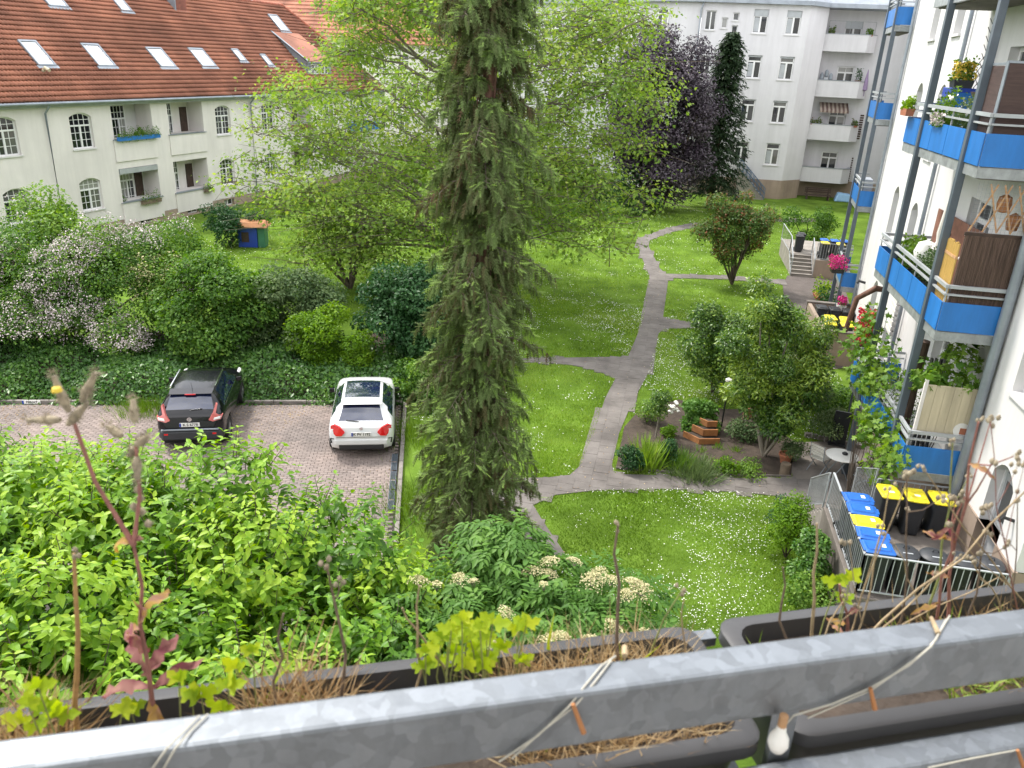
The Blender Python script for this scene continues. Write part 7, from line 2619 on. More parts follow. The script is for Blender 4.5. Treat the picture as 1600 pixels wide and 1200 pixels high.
t = thing('white_lantern', 'big white wicker lantern beside the folded parasol', 'lantern', (6.1, 20.0, 5.9))
part('shade', MB().lathe([(0.0, 0), (0.2, 0.06), (0.27, 0.3), (0.2, 0.52), (0.0, 0.6)], (6.1, 19.95, 6.25), 14), M['white_plastic'], t, sm=40)
part('stand', MB().lathe([(0.14, 0), (0.1, 0.72)], (6.1, 19.95, 5.53), 10), M['wood_dark'], t)
foliage_box('flower_box', 'bushy grey green planter behind the middle near rail', (6.05, 19.2, 5.55), (0.35, 1.5, 0.7), 2200, 0.06, LM['grey'], 0.35, boxm=M['grey_plastic'], box_h=0.5)
foliage_box('flower_box', 'spiky green planter at the far end of the middle balcony', (6.05, 20.9, 5.55), (0.35, 1.0, 0.6), 1200, 0.09, LM['shrub'], 0.7, boxm=M['grey_plastic'], box_h=0.5)
# fine netting on the middle balcony
b = MB()
for k in range(16):
    b.bar((5.86 + k * 0.075, 17.03, 7.57), (5.86 + k * 0.075, 17.03, 8.55), 0.003, 0.003)
for k in range(13):
    b.bar((5.86, 17.03, 7.58 + k * 0.075), (7.0, 17.03, 7.58 + k * 0.075), 0.003, 0.003)
tag(part('cat_net', b, M['zinc']), 'thin safety net above the reed screen', 'net')

# lowest balcony (floor 2.28)
t = thing('cream_screen', 'cream board screen on the side of the lowest near balcony', 'screen', (6.4, 17.1, 2.3))
for k in range(6):
    part('board', MB().b2((5.9 + k * 0.18, 17.06, 3.2), (6.075 + k * 0.18, 17.08, 4.32)), M['cream_board'], t)
part('edge_board', MB().b2((5.83, 17.055, 3.15), (5.895, 17.12, 4.42)), M['cream'], t)
t = thing('wall_plaque', 'round white plaque with a picture on the cream screen', 'plaque', (6.85, 17.0, 3.3))
part('disc', MB().add([(6.78 + 0.17 * math.cos(a * 0.314), 17.04, 3.36 + 0.17 * math.sin(a * 0.314)) for a in range(20)] + [(6.78 + 0.17 * math.cos(a * 0.314), 17.057, 3.36 + 0.17 * math.sin(a * 0.314)) for a in range(20)], [tuple(range(20))] + [(a, (a + 1) % 20, 20 + (a + 1) % 20, 20 + a) for a in range(20)]), M['white_plastic'], t)
part('picture', MB().b2((6.74, 17.03, 3.28), (6.88, 17.038, 3.42)), M['terracotta'], t)
cl = [(6.0, 17.5, 4.4, 0.3, 0.4, 0.3), (6.4, 17.4, 4.5, 0.4, 0.3, 0.35), (6.8, 17.3, 4.4, 0.3, 0.3, 0.4), (6.6, 17.6, 4.9, 0.35, 0.4, 0.35), (6.2, 17.9, 4.1, 0.4, 0.5, 0.3)]
plant('climbing_vine', 'broad leaved vine above the cream screen', 'vine', (6.4, 17.6, 2.3), cl, 420, 0.17, LM['shrub'], 4, 0.012, leaf=LEAFL, tbase=0.7, trunk='stems')
cl = []
for k in range(26):
    f = k / 25
    cl.append((5.55 + random.gauss(0, 0.18), 17.3 + 4.4 * f + random.gauss(0, 0.3), 2.6 + 1.1 * f + random.gauss(0, 0.45), 0.32, 0.4, 0.35))
for k in range(4):
    cl.append((5.55 + random.gauss(0, 0.1), 17.5 + random.gauss(0, 0.35), 1.9 + 0.18 * k, 0.22, 0.3, 0.22))
plant('climbing_vine', 'broad leaved vine climbing the front of the lowest near balcony', 'vine', (5.5, 19.5, 0), cl, 1100, 0.16, LM['shrub'], 12, 0.014, leaf=LEAFL, tbase=0.75, inner=0.2, trunk='stems')
cl = ell((6.1, 19.6, 3.2), (0.4, 1.3, 0.6), 12, 0.3, 0.2)
plant('balcony_shrub', 'silvery feathery shrub on the lowest near balcony', 'plant', (6.1, 19.6, 2.3), cl, 1500, 0.06, LM['grey'], 5, 0.012, tbase=0.7)
t = thing('rusty_pipe', 'rusty brown branch pole under the middle near balcony', 'pole', (6.0, 22.6, 4.6))
part('pole', MB().tube([(5.4, 22.9, 3.6), (5.5, 22.8, 4.6), (5.9, 22.7, 4.95), (6.9, 22.6, 4.9)], [0.07, 0.08, 0.09, 0.08], 8), M['bark_red'], t, sm=50)
t = thing('folded_chairs', 'stack of folded dark chairs on the lowest near balcony', 'chairs', (6.5, 18.6, 2.3))
for k in range(4):
    part('chair_frame', MB().bar((6.3 + 0.1 * k, 18.2, 2.3), (6.4 + 0.1 * k, 18.7, 4.4), 0.03, 0.35), M['black_plastic'], t)
t = thing('wicker_column', 'brown wicker column on the lowest near balcony', 'wicker column', (5.95, 18.2, 2.3))
part('column', MB().lathe([(0.13, 0), (0.14, 0.8), (0.13, 1.6), (0.14, 2.6)], (6.0, 18.3, 2.3), 12), M['reed'], t, sm=60)
# flowers on the farther towers
foliage_box('flower_basket', 'hanging mass of magenta flowers at the far balcony rail', (*FR2.P(11.1, 3.0, 0.9)[:2], 2.75), (0.5, 0.6, 0.5), 260, 0.07, LM['shrub'], boxm=M['black_plastic'], flower=M['magenta'], nf=600, cat='flowers', spread=(0.2, 0.2, 0.1))
foliage_box('flower_basket', 'pink flowers in a pot lower on the far balcony', (*FR2.P(10.6, 3.0, 0.5)[:2], 1.35), (0.35, 0.4, 0.35), 160, 0.07, LM['shrub'], boxm=M['white_plastic'], flower=M['magenta'], nf=200, cat='flowers')
t = foliage_box('flower_basket', 'cascade of red flowers at the end of the near balcony tower', (6.15, 23.6, 2.9), (0.45, 0.6, 1.0), 500, 0.06, LM['redtip'], boxm=M['grey_plastic'], flower=M['red_petal'], nf=1300, cat='flowers', spread=(0.1, 0.1, 0.1))
part('post', MB().tube([(6.15, 23.6, 0), (6.15, 23.6, 2.9)], 0.03, 7), M['steel'], t)
foliage_box('potted_plant', 'variegated yellow plant at the foot of the second tower', (8.1, 40.5, 0), (0.7, 1.2, 0.7), 500, 0.12, LM['lime'], 0.6, boxm=M['terracotta'], cat='plant')
foliage_box('potted_plant', 'dark shrub in a pot at the foot of the second tower', (8.0, 38.6, 0), (0.8, 1.2, 0.8), 500, 0.12, LM['dark'], 0.6, boxm=M['concrete'], cat='plant')
t = thing('wall_radiator', 'white ribbed unit on the facade beyond the near tower', 'unit', FR2.P(1.4, 3, 0.2))
for k in range(7):
    b = MB()
    FR2.box(b, 1.0, 1.9, 3.2 + k * 0.16, 3.33 + k * 0.16, 0.06, 0.2)
    part('rib', b, M['white_plastic'], t, bev=0.01)
for (s, zz, lab) in ((12.4, 6.35, 'grey folded sun lounger on the second tower'),):
    b = MB()
    FR2.box(b, s - 0.5, s + 0.5, zz - 0.5, zz, 0.1, 0.45)
    FR2.box(b, s - 0.5, s + 0.5, zz + 0.02, zz + 0.1, 0.12, 0.43)
    FR2.box(b, s - 0.4, s + 0.4, zz - 0.8, zz - 0.5, 0.15, 0.4)
    tag(part('balcony_box', b, M['wood_pale'] if 'wooden' in lab else M['zinc'], bev=0.01), lab, 'box')


# ================================================================ our own balcony: rails, planters, weeds, light string
RD = Vector((0.913, 0.408, 0)).normalized()           # along the rail
RN = Vector((-RD.y, RD.x, 0))                          # outwards
RF = Vector((-0.09, 0.60, 0))                          # a point on the inner top edge


def rl(a, o, z):
    p = RF + RD * a + RN * o
    return (p.x, p.y, z)


def rbar(mb, a0, a1, o0, o1, z0, z1):
    return mb.hexa([rl(a0, o0, z0), rl(a1, o0, z0), rl(a1, o1, z0), rl(a0, o1, z0), rl(a0, o0, z1), rl(a1, o0, z1), rl(a1, o1, z1), rl(a0, o1, z1)])


rt = thing('balcony_railing', 'galvanised steel balcony railing across the bottom of the view', 'railing', rl(0, 0, 8.7))
part('top_rail', rbar(MB(), -2.2, 2.2, 0.0, 0.04, 9.642, 9.714), M['galv'], rt, bev=0.005)
part('lower_rail', rbar(MB(), -2.2, 2.2, 0.0, 0.04, 9.445, 9.525), M['galv'], rt, bev=0.005)
for a in (-2.1, 2.1):
    part('post', rbar(MB(), a, a + 0.05, 0.0, 0.04, 8.7, 9.64), M['galv'], rt)
own = tag(part('own_balcony_floor', rbar(MB(), -2.2, 2.2, -1.8, 0.06, 8.55, 8.7), M['concrete']), kind='structure')


def planter(label, a0, a1, o0, o1, zr, h=0.17):
    t = thing('planter_box', label, 'planter', rl((a0 + a1) / 2, (o0 + o1) / 2, zr - h), group='planter boxes on the railing')
    ca, co = (a0 + a1) / 2, (o0 + o1) / 2
    ha, ho = (a1 - a0) / 2, (o1 - o0) / 2

    def ring(ka, ko, z, r=0.03, n=5):
        return [rl(ca + x, co + y, z) for x, y in rbox_ring(ha - ka, ho - ko, r, n)]
    secs = [ring(0.03, 0.03, zr - h), ring(0.008, 0.008, zr - 0.025), ring(-0.006, -0.006, zr - 0.022), ring(-0.006, -0.006, zr - 0.003), ring(-0.002, -0.002, zr), ring(0.016, 0.016, zr), ring(0.018, 0.018, zr - 0.012), ring(0.03, 0.03, zr - 0.07)]
    b = MB()
    m = len(secs[0])
    for s in secs:
        b.v += s
    for i in range(len(secs) - 1):
        for k in range(m):
            k2 = (k + 1) % m
            b.f.append((i * m + k, i * m + k2, (i + 1) * m + k2, (i + 1) * m + k))
    b.f.append(tuple(range(m))[::-1])
    part('box', b, M['planter'], t, sm=40)
    b = MB()
    b.v = ring(0.022, 0.022, zr - 0.028)
    b.f = [tuple(range(m))]
    part('soil', b, M['soil'], t)
    return t


M['planter'] = mat('brown_grey_planter', (0.040, 0.039, 0.041), 0.45, 0.1, 6)
ZR = 9.55


def toloc(x, y):
    q = Vector((x, y, 0)) - RF
    return q.dot(RD), q.dot(RN)


planter('long dark planter box with dry grass on the left of the railing', -1.55, toloc(0.15, 0.87)[0], 0.052, 0.262, ZR)
planter('dark planter box with green sprouts on the right of the railing', toloc(0.19, 0.9)[0], 1.6, 0.052, 0.266, ZR)
# bracket between the boxes
bk = thing('planter_bracket', 'light grey metal bracket between the two planter boxes', 'bracket', rl(0.34, 0.1, 9.3))
aa = toloc(0.17, 0.88)[0]
part('arm', rbar(MB(), aa - 0.012, aa + 0.012, 0.04, 0.3, 9.40, 9.408), M['galv'], bk)
part('plate', rbar(MB(), aa - 0.014, aa + 0.014, 0.045, 0.055, 9.3, 9.6), M['galv'], bk)
part('back_strip', rbar(MB(), aa - 0.03, aa + 0.03, 0.27, 0.29, 9.5, 9.515), M['galv'], bk)

# dry grass in the boxes
random.seed(91)


def straw(a0, a1, o0, o1, n, h, m, tb=0.5, flatness=0.8, wid=0.0095, name='dry_grass', label='', z=ZR - 0.03, spread=1.0, clump=True):
    A = rng.uniform(a0, a1, n)
    if clump:
        A = A[vnoise(np.c_[A, A * 0], 9, 3) > 0.3]
        n = len(A)
    O = rng.uniform(o0, o1, n)
    base = np.array([rl(a, o, z) for a, o in zip(A, O)])
    ax = unit(np.c_[rng.normal(0, flatness, (n, 2)), np.abs(rng.normal(0.5, 0.5, n)) + 0.1])
    V, F = scatter([(-wid, 0, 0), (wid, 0, 0), (wid * 0.8, 0.5, 0.06), (-wid * 0.8, 0.5, 0.06), (0, 1, -0.08)], [(0, 1, 2), (0, 2, 3), (3, 2, 4)], base, frames(ax, rdir(n)), h * rng.uniform(0.35, 1.1, n))
    return tag(np_mesh(name, V, F, m, tintv(np.clip(tb + rng.normal(0, 0.22, n), 0, 1), 5)), label, 'grass', kind='stuff')


aL = toloc(0.15, 0.87)[0]
straw(-1.5, aL - 0.04, 0.075, 0.245, 15000, 0.095, LM['dry'], 0.65, label='matted dry straw in the long planter box')
straw(-0.75, -0.15, 0.12, 0.25, 2200, 0.13, LM['dry'], 0.3, label='brown dry stalks sticking up in the long planter box')
straw(aL + 0.1, 1.5, 0.08, 0.25, 2600, 0.07, LM['dry'], 0.35, label='withered straw in the right planter box')
straw(aL + 0.08, 1.2, 0.075, 0.2, 1500, 0.06, LM['grass'], 0.85, wid=0.03, name='green_sprouts', label='short green sprouts in the right planter box')
straw(-1.3, 0.2, 0.115, 0.25, 260, 0.09, LM['weed'], 0.3, wid=0.03, name='green_sprouts', label='fresh green blades among the straw of the long box')


# single stalks, placed where they stand in the boxes
def stalk(name, label, u0, v0, u1, v1, o, r=0.0022, bend=0.02, m=None, heads=True, dz=0.0, kinks=6, hm=None, twigs=0, group=None):
    """dry stalk rooted in the box (o = distance out from the rail), leaning as it stands"""
    p0 = onplane(u0, v0, rl(0, o, 0)[:2], RN[:2])
    p1 = onplane(u1, v1, rl(0, o + dz, 0)[:2], RN[:2])
    if p0.z > ZR - 0.05:
        d = (p0 - p1)
        k = (ZR - 0.05 - p0.z) / min(-1e-3, d.z) if d.z < 0 else 0
        p0 = p0 + d * min(k, 1.5)
    m = m or M['stalk']
    t = thing(name, label, 'weed', p0, group=group)
    pts = []
    for i in range(kinks + 1):
        f = i / kinks
        w = math.sin(f * math.pi) * bend
        pts.append(p0.lerp(p1, f) + Vector((random.gauss(0, 0.0025) + w, random.gauss(0, 0.0025), random.gauss(0, 0.001))) * (1 if 0 < i else 0))
    b = MB()
    b.tube(pts, [r * (1.15 - 0.6 * i / kinks) for i in range(kinks + 1)], 6)
    L = (p1 - p0).length
    tips = [pts[-1]]
    for q in range(twigs):
        i = random.randint(2, kinks - 1)
        e = pts[i] + (pts[-1] - pts[i]) * random.uniform(0.3, 0.7) + Vector((random.gauss(0, 0.2), random.gauss(0, 0.1), random.uniform(0, 0.15))) * L * 0.6
        b.tube([pts[i], pts[i].lerp(e, 0.5) + Vector((0, 0, -0.008)), e], [r * 0.6, r * 0.5, r * 0.3], 5)
        tips.append(e)
    part('stem', b, m, t, sm=60)
    if heads:
        for e in tips:
            b = MB()
            s = random.uniform(0.4, 0.7)
            for k in range(3):
                b.lathe([(0, -0.006 * s), (0.0045 * s, -0.002 * s), (0.005 * s, 0.003 * s), (0.0015 * s, 0.008 * s), (0, 0.009 * s)], (e.x + random.gauss(0, 0.004), e.y + random.gauss(0, 0.004), e.z + random.gauss(0, 0.004)), 7)
            fluff(b, e, 0.005 * s, 24)
            tag(part('seed_head', b, hm or M['seed'], t, sm=60), kind='stuff')
    return t, pts


M['stalk'] = mat('dry_stalk', (0.34, 0.255, 0.15), 0.75, 0.25, 60)
M['stalk_dark'] = mat('dark_dry_stalk', (0.15, 0.105, 0.075), 0.8, 0.3, 60)
M['stalk_red'] = mat('red_stalk', (0.25, 0.105, 0.085), 0.6, 0.25, 50)
M['stalk_green'] = mat('green_stalk', (0.21, 0.23, 0.075), 0.6, 0.25, 50)
M['seed'] = mat('seed_head_fluff', (0.28, 0.235, 0.165), 0.9, 0.35, 120)


def curled_leaf(t, p, ax, nr, L, w, m, tint=0.5, curl=0.5, name='leaf'):
    """one large withered leaf: a strip with toothed edge, curling along its length"""
    ax, nr = Vector(ax).normalized(), Vector(nr).normalized()
    sd = ax.cross(nr).normalized()
    nr = sd.cross(ax)
    V, n = [], 8
    pos = Vector(p)
    for i in range(n + 1):
        f = i / n
        a = curl * f * 2.2
        d = ax * math.cos(a) + nr * math.sin(a) * -1
        if i:
            pos = pos + d * (L / n)
        ww = 0.32 * w * (0.25 + 1.2 * math.sin(math.pi * min(1, f * 0.85 + 0.1))) * (1.0 + 0.22 * (-1) ** i) * (0.15 if i == n else 1)
        up = nr * math.cos(a) + ax * math.sin(a)
        V += [pos - sd * ww + up * ww * 0.35, pos, pos + sd * ww + up * ww * 0.35]
    F = []
    for i in range(n):
        q = i * 3
        F += [(q, q + 1, q + 4, q + 3), (q + 1, q + 2, q + 5, q + 4)]
    V = [v + Vector((random.gauss(0, w * 0.12), random.gauss(0, w * 0.12), random.gauss(0, w * 0.15))) for v in V]
    o = np_mesh(name, [v[:] for v in V], F, m, [min(1, max(0, tint + random.gauss(0, 0.28))) for v in V], parent=t, sm=True)
    return o


def fluff(b, c, r, n=40):
    """fine hairs standing off a seed head"""
    c = Vector(c)
    for k in range(n):
        d = Vector((random.gauss(0, 1), random.gauss(0, 1), random.gauss(0.3, 1))).normalized()
        a = d.orthogonal().normalized() * r * 0.07
        p0 = c + d * r * 0.5
        b.add([p0 - a, p0 + a, c + d * r * random.uniform(1.1, 1.9)], [(0, 1, 2)])


# big red-stemmed sow thistle on the left
t, pts = stalk('sow_thistle', 'tall red stemmed withered thistle in the left planter', 233, 1085, 205, 850, 0.19, 0.0030, 0.006, M['stalk_red'], False)
p_f = pts[-1]
for (u, v, du, w_) in ((112, 650, 0, 0.0023), (212, 690, 1, 0.0021)):
    e = onplane(u, v, rl(0, 0.2, 0)[:2], RN[:2])
    b = MB()
    mid = p_f.lerp(e, 0.5) + Vector((0.006 if du else -0.01, 0, 0))
    b.tube([p_f, p_f.lerp(mid, 0.5), mid, mid.lerp(e, 0.5), e], [w_ + 0.0008, w_, w_ * 0.95, w_ * 0.9, w_ * 0.8], 7)
    part('branch', b, M['stalk_red'], t, sm=60)
    for k in range(4 if not du else 5):
        off = Vector((random.gauss(0, 0.012), random.gauss(0, 0.008), random.gauss(0.004, 0.012)))
        if not du:
            off = (Vector((-0.028, 0, -0.008)), Vector((0.022, 0, 0.03)), Vector((-0.006, 0, 0.018)), Vector((0.004, 0, 0.0)))[k]
        b = MB()
        L = 0.024 if not du else 0.015
        q = e + off
        dd = (off + Vector((0, 0, 0.004))).normalized() if off.length > 1e-4 else Vector((0, 0, 1))
        b.tube([q - dd * L * 0.6, q - dd * L * 0.1, q + dd * L * 0.5, q + dd * L], [0.0025, 0.005, 0.0035, 0.002], 8)
        fluff(b, q, 0.007, 60)
        fluff(b, q + dd * L, 0.006, 40)
        tag(part('seed_head', b, M['seed'], t, sm=60), kind='stuff')
    if not du:
        b = MB()
        b.lathe([(0, 0), (0.005, 0.002), (0.004, 0.006), (0, 0.007)], e + Vector((-0.006, -0.006, 0.026)), 8)
        part('flower', b, M['yellow_petal'], t)
b = MB()
e = onplane(212, 765, rl(0, 0.2, 0)[:2], RN[:2])
for k in range(5):
    e2 = e + Vector((random.gauss(0, 0.005), random.gauss(0, 0.004), -0.010 * k))
    b.lathe([(0, -0.005), (0.004, -0.001), (0.003, 0.003), (0, 0.006)], e2, 7)
    fluff(b, e2, 0.005, 40)
tag(part('seed_head', b, M['seed'], t, sm=60), kind='stuff')
up = CU
for (u, v, ex, ey, L, w_, tint, cu, nrx) in ((205, 845, -1, 0.1, 0.045, 0.010, 0.95, 0.6, 0.6), (205, 845, 0.5, 0.25, 0.02, 0.008, 0.3, 0.3, 0.4), (216, 975, 0.75, 0.55, 0.075, 0.012, 0.75, -0.5, 0.5), (218, 960, 0.7, 0.8, 0.06, 0.011, 0.95, 0.6, 0.2), (222, 985, -0.5, 0.3, 0.05, 0.012, 0.6, 0.9, 0.5), (226, 1045, -0.55, 1.0, 0.085, 0.016, 0.35, 0.5, 0.4), (230, 1060, 0.4, 0.9, 0.075, 0.016, 0.2, 0.4, 0.3), (232, 1075, -1.0, 0.25, 0.10, 0.018, 0.3, 0.45, 0.8), (236, 1080, 0.7, 0.7, 0.09, 0.016, 0.3, 0.35, 0.5), (232, 1090, 0.3, -0.5, 0.06, 0.013, 0.9, 0.3, 0.6), (228, 1020, -0.35, 0.9, 0.06, 0.014, 0.45, -0.4, 0.2)):
    p = onplane(u, v, rl(0, 0.19, 0)[:2], RN[:2])
    curled_leaf(t, p, CR * ex + CU * ey - _fw * 0.15, CU * nrx - _fw * 0.7, L * 0.74, w_, LM['redweed'], tint, cu * 1.3)

# plain dry stalks
stalk('dry_stalk', 'straight brown stalk at the left end of the long planter', 112, 1120, 120, 866, 0.2, 0.0034, 0.004, mat('ochre_stalk', (0.40, 0.235, 0.09), 0.7, 0.25, 60), True)
stalk('dry_stalk', 'curled grey stalk with withered head in the middle of the long planter', 520, 1050, 516, 885, 0.2, 0.0022, 0.012, M['stalk_dark'], True, twigs=1)
stalk('dry_stalk', 'thin brown stalk left of the lime sprouts', 432, 1060, 440, 960, 0.2, 0.002, 0.0, M['stalk_dark'], False)
stalk('dry_stalk', 'bent straw stalk beside the lime sprouts', 652, 1010, 652, 912, 0.22, 0.002, 0.0, M['stalk'], False)
stalk('dry_stalk', 'straw stalk crossing behind the lime sprouts', 656, 990, 628, 952, 0.22, 0.0018, 0.0, M['stalk'], False)
stalk('dry_stalk', 'upright furry brown stalk at the end of the long planter', 962, 1025, 965, 822, 0.21, 0.0030, 0.0, M['stalk_dark'], True)
stalk('dry_stalk', 'small stub of stalk between the upright stalks', 938, 1030, 942, 985, 0.2, 0.0022, 0.0, M['stalk'], False)
stalk('dry_stalk', 'thin leaning stalk near the box end', 1030, 990, 1062, 918, 0.22, 0.0016, 0.0, M['stalk_green'], True)
stalk('dry_stalk', 'thin upright stalk at the very end of the long box', 1067, 1005, 1065, 935, 0.2, 0.0016, 0.0, M['stalk'], False)
stalk('dry_stalk', 'upright brown stalk at the left end of the right planter', 1222, 990, 1221, 885, 0.2, 0.0022, 0.0, M['stalk_dark'], False)
stalk('dry_stalk', 'tall pale stalk left of the right planter weeds', 1267, 985, 1274, 820, 0.21, 0.0026, 0.004, M['stalk'], False)
for i, (u0, v0, u1, v1, r, mm, tw, lab) in enumerate((
        (1330, 985, 1420, 735, 0.0018, 'stalk', 1, 'pale crossing stalk in front of the yellow bins'), (1405, 975, 1418, 745, 0.0022, 'stalk_dark', 2, 'forked brown stalk in front of the round bins'), (1450, 965, 1490, 690, 0.0026, 'stalk_green', 2, 'green stalk with buds in front of the blue balcony'),
        (1480, 965, 1530, 660, 0.0034, 'stalk_red', 3, 'thick red stalk on the right planter'), (1470, 965, 1508, 780, 0.003, 'stalk_red', 1, 'shorter red stalk beside the thick one'), (1360, 985, 1600, 765, 0.0030, 'stalk', 0, 'long straw stalk lying diagonally across the bins'),
        (1375, 990, 1500, 870, 0.0022, 'stalk', 1, 'short straw stalk leaning right over the round bins'), (1598, 935, 1440, 728, 0.0020, 'stalk', 1, 'thin straw stalk leaning left towards the blue balcony'), (1512, 960, 1545, 830, 0.0022, 'stalk_dark', 2, 'dark stalk beside the red stalks'),
        (1560, 945, 1525, 880, 0.002, 'stalk', 1, 'bent straw near the wall corner'), (1590, 950, 1545, 660, 0.0014, 'stalk_red', 3, 'thin reddish twig rising against the white wall'), (1575, 950, 1590, 780, 0.0016, 'stalk_dark', 1, 'slim dark twig at the right edge'), (1340, 980, 1385, 760, 0.0018, 'stalk', 1, 'slim pale stalk in front of the first yellow bin'), (1440, 970, 1400, 850, 0.0018, 'stalk', 0, 'leaning straw by the corner bins'), (1300, 985, 1330, 930, 0.002, 'stalk', 1, 'short straw at the left of the tangle'), (1420, 975, 1560, 905, 0.002, 'stalk', 0, 'low straw lying across the planter'))):
    t, pts = stalk('dry_stalk', lab, u0, v0, u1, v1, random.uniform(0.15, 0.25), r * 0.72, random.uniform(-0.012, 0.012), M[mm], tw > 0, twigs=tw)
    if mm == 'stalk_red' and r > 0.0025:
        for k in range(4):
            q = pts[random.randint(1, 5)]
            curled_leaf(t, q, Vector((random.gauss(0, 1), random.gauss(0, 0.4), random.gauss(0, 0.7))), Vector((0, -0.6, 0.6)), random.uniform(0.03, 0.05), 0.008, LM['redweed'], random.random(), random.uniform(-0.6, 0.8))


# lime-green sprouts (flat three-lobed leaves on thin stems)
LOBE = [(0, 0, 0), (0.13, 0.12, 0.02), (0.36, 0.16, 0.05), (0.52, 0.36, 0.06), (0.36, 0.42, 0.05), (0.2, 0.5, 0.03), (0.27, 0.7, 0.03), (0.14, 0.82, 0.0), (0.0, 1.0, -0.04)]
LOBE = LOBE + [(-x, y, z) for x, y, z in LOBE[-2:0:-1]] + [(0, 0.5, -0.03)]
LOBEF = [(i, (i + 1) % 16, 16) for i in range(16)]


def sprout(label, spots, o, stemr=0.0011, size=0.021):
    p0 = onplane(*spots[0], rl(0, o, 0)[:2], RN[:2])
    t = thing('leafy_weed', label, 'weed', (p0.x, p0.y, ZR - 0.04))
    for (u, v) in spots:
        oo = o + random.uniform(-0.03, 0.03)
        p = onplane(u, v, rl(0, oo, 0)[:2], RN[:2])
        base = Vector(rl(toloc(p.x, p.y)[0] + random.gauss(0, 0.008), oo, ZR - 0.045))
        b = MB()
        b.tube([base, base.lerp(p, 0.5) + Vector((random.gauss(0, 0.004), 0, 0)), p], [stemr, stemr, stemr * 0.7], 5)
        part('stem', b, M['stalk_green'], t)
        for k in range(3):
            ang = (-0.9, 0.0, 0.9)[k] + random.gauss(0, 0.2)
            ax = CR * math.sin(ang) + CU * math.cos(ang) * 0.8 - _fw * random.uniform(-0.4, 0.4)
            nr = (CU * 0.5 - _fw * 0.8 + CR * random.gauss(0, 0.35)).normalized()
            sd = ax.cross(nr).normalized()
            L = size * random.uniform(0.7, 1.2)
            cu = random.uniform(-0.25, 0.25)
            V = [p + sd * (x * L * (1 + random.gauss(0, 0.06))) + ax * (y * L) + nr * ((z + cu * (x * x + y * y)) * L) for x, y, z in LOBE]
            t0 = random.uniform(0.2, 0.95)
            np_mesh('leaf', [v_[:] for v_ in V], LOBEF, LM['weed'], [min(1, max(0, t0 + random.gauss(0, 0.1))) for _ in V], parent=t, sm=True)
    return t


random.seed(17)
sprout('lime green sprouts in the middle of the long planter', [(690, 1000), (705, 985), (722, 970), (735, 1000), (750, 985), (665, 1020), (712, 1020), (745, 1030), (770, 975), (780, 1015), (728, 1045), (690, 1040), (660, 1045), (700, 1000), (715, 1000), (730, 980), (760, 1000), (680, 1015), (740, 1015), (765, 1030), (755, 1045), (718, 1035)], 0.2)
sprout('pair of lime leaves right of the main sprouts', [(812, 985), (822, 978), (815, 1035)], 0.2, size=0.023)
sprout('lime green weed at the left edge of the long planter', [(60, 1075), (45, 1105), (70, 1110), (35, 1130), (60, 1140), (90, 1120)], 0.19, size=0.023)
sprout('small lime leaves beside the thistle', [(280, 1065), (300, 1090), (315, 1090), (205, 1110), (190, 1115)], 0.19, size=0.022)
sprout('small green sprig in the straw', [(370, 1045), (355, 1075), (395, 1020), (348, 1110)], 0.19, size=0.022)
sprout('yellow green leaves on the left end of the right planter', [(1308, 912), (1328, 908), (1318, 940)], 0.2, size=0.022)
t, pts = stalk('red_weed', 'reddish weed with pale stem in the right planter', 1318, 975, 1312, 915, 0.2, 0.0028, 0.004, M['stalk_red'], False)
for k in range(7):
    curled_leaf(t, pts[k % 5], CR * random.uniform(-1, 1) + CU * random.uniform(0.1, 0.8), Vector((0, -0.6, 0.7)), random.uniform(0.025, 0.04), 0.008, LM['redweed'], random.random(), 0.5)

# wire of the light string wound round the rail, bulbs and clips
lw = thing('light_string', 'thin clear light string wound round the balcony rail', 'light string', rl(0.3, 0, 9.6))
M['wire'] = mat('clear_wire', (0.42, 0.40, 0.34), 0.4, 0.1, 60)


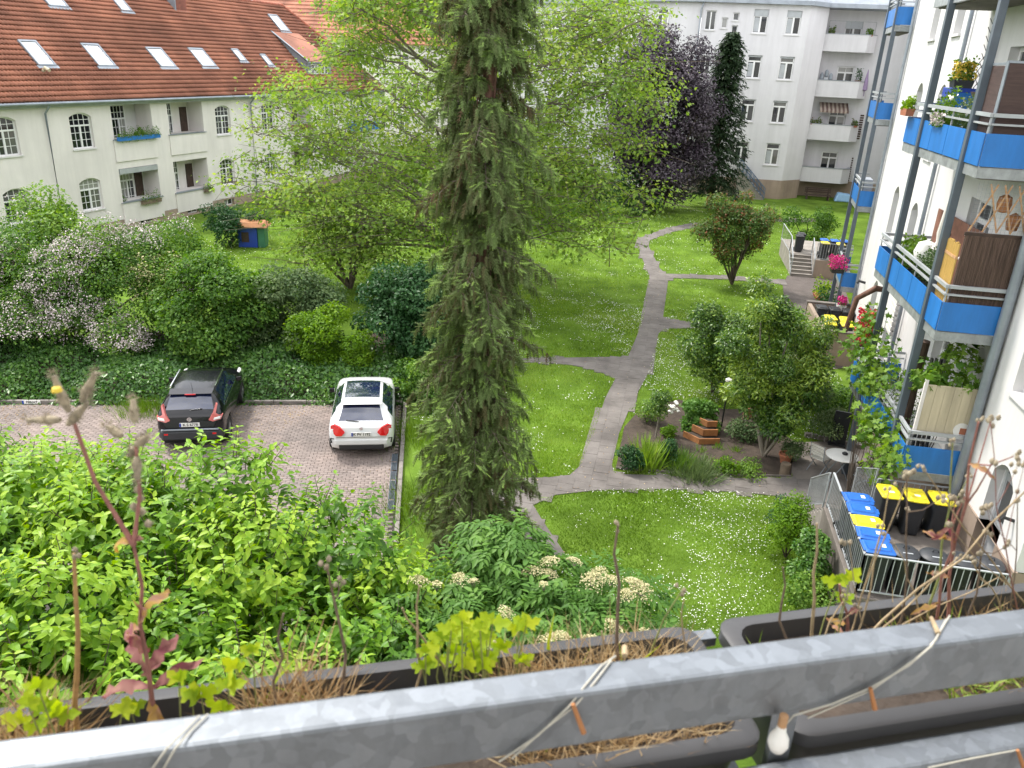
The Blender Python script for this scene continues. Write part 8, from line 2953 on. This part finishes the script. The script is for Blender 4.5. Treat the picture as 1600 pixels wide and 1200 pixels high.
def S(u, v, o=-0.004):
    p = onplane(u, v, rl(0, o, 0)[:2], RN[:2])
    return p


def top(u, v):
    return G(u, v, 9.7165)


wires = [[S(780, 1190), S(840, 1150), S(890, 1103), top(915, 1070), top(940, 1040), top(962, 1025)],
         [S(800, 1185), S(850, 1140), S(900, 1102), top(930, 1065), top(955, 1032)],
         [S(1240, 1118), S(1300, 1100), S(1360, 1075), S(1420, 1040), top(1455, 1010), top(1470, 985), top(1484, 962)],
         [S(1262, 1122), S(1330, 1092), S(1362, 1078), S(1430, 1030), top(1462, 1000), top(1478, 968)],
         [S(235, 1205), S(262, 1168), top(290, 1140), top(312, 1118)], [S(250, 1210), S(275, 1168), top(300, 1140), top(325, 1116)],
         [S(1240, 1118), S(1225, 1135), S(1217, 1130)], [S(1450, 1200, -0.004), S(1520, 1185, -0.004), S(1590, 1172, -0.004)]]
for w in wires:
    b = MB()
    b.tube(w, 0.0011, 5)
    part('wire', b, M['wire'], lw, sm=60)
for (u0, v0, u1, v1) in ((895, 1100, 912, 1145), (1360, 1075, 1367, 1108), (1590, 1172, 1600, 1200)):
    b = MB()
    b.tube([S(u0, v0, -0.006), S(u1, v1, -0.012)], [0.0022, 0.003], 7)
    part('bulb_clip', b, M['wood_orange'], lw, sm=60)
b = MB()
b.tube([top(1455, 965), top(1466, 990)], [0.0022, 0.003], 7)
part('bulb_clip', b, M['stalk'], lw)
b = MB()
b.tube([top(976, 1010), top(976, 1025)], [0.003, 0.0035], 7)
part('bulb_clip', b, M['stalk'], lw)
p = S(1217, 1155, -0.01)
b = MB()
b.lathe([(0.0, -0.016), (0.008, -0.0145), (0.0115, -0.006), (0.0105, 0.003), (0.006, 0.012), (0.0045, 0.022), (0.004, 0.03), (0.0, 0.03)], p, 16)
part('bulb', b, M['white_plastic'], lw, sm=60)
b = MB()
b.lathe([(0.005, 0.012), (0.005, 0.03), (0.0, 0.031)], p + Vector((0, 0, 0.004)), 10)
part('bulb_socket', b, M['wood_pale'], lw, sm=60)
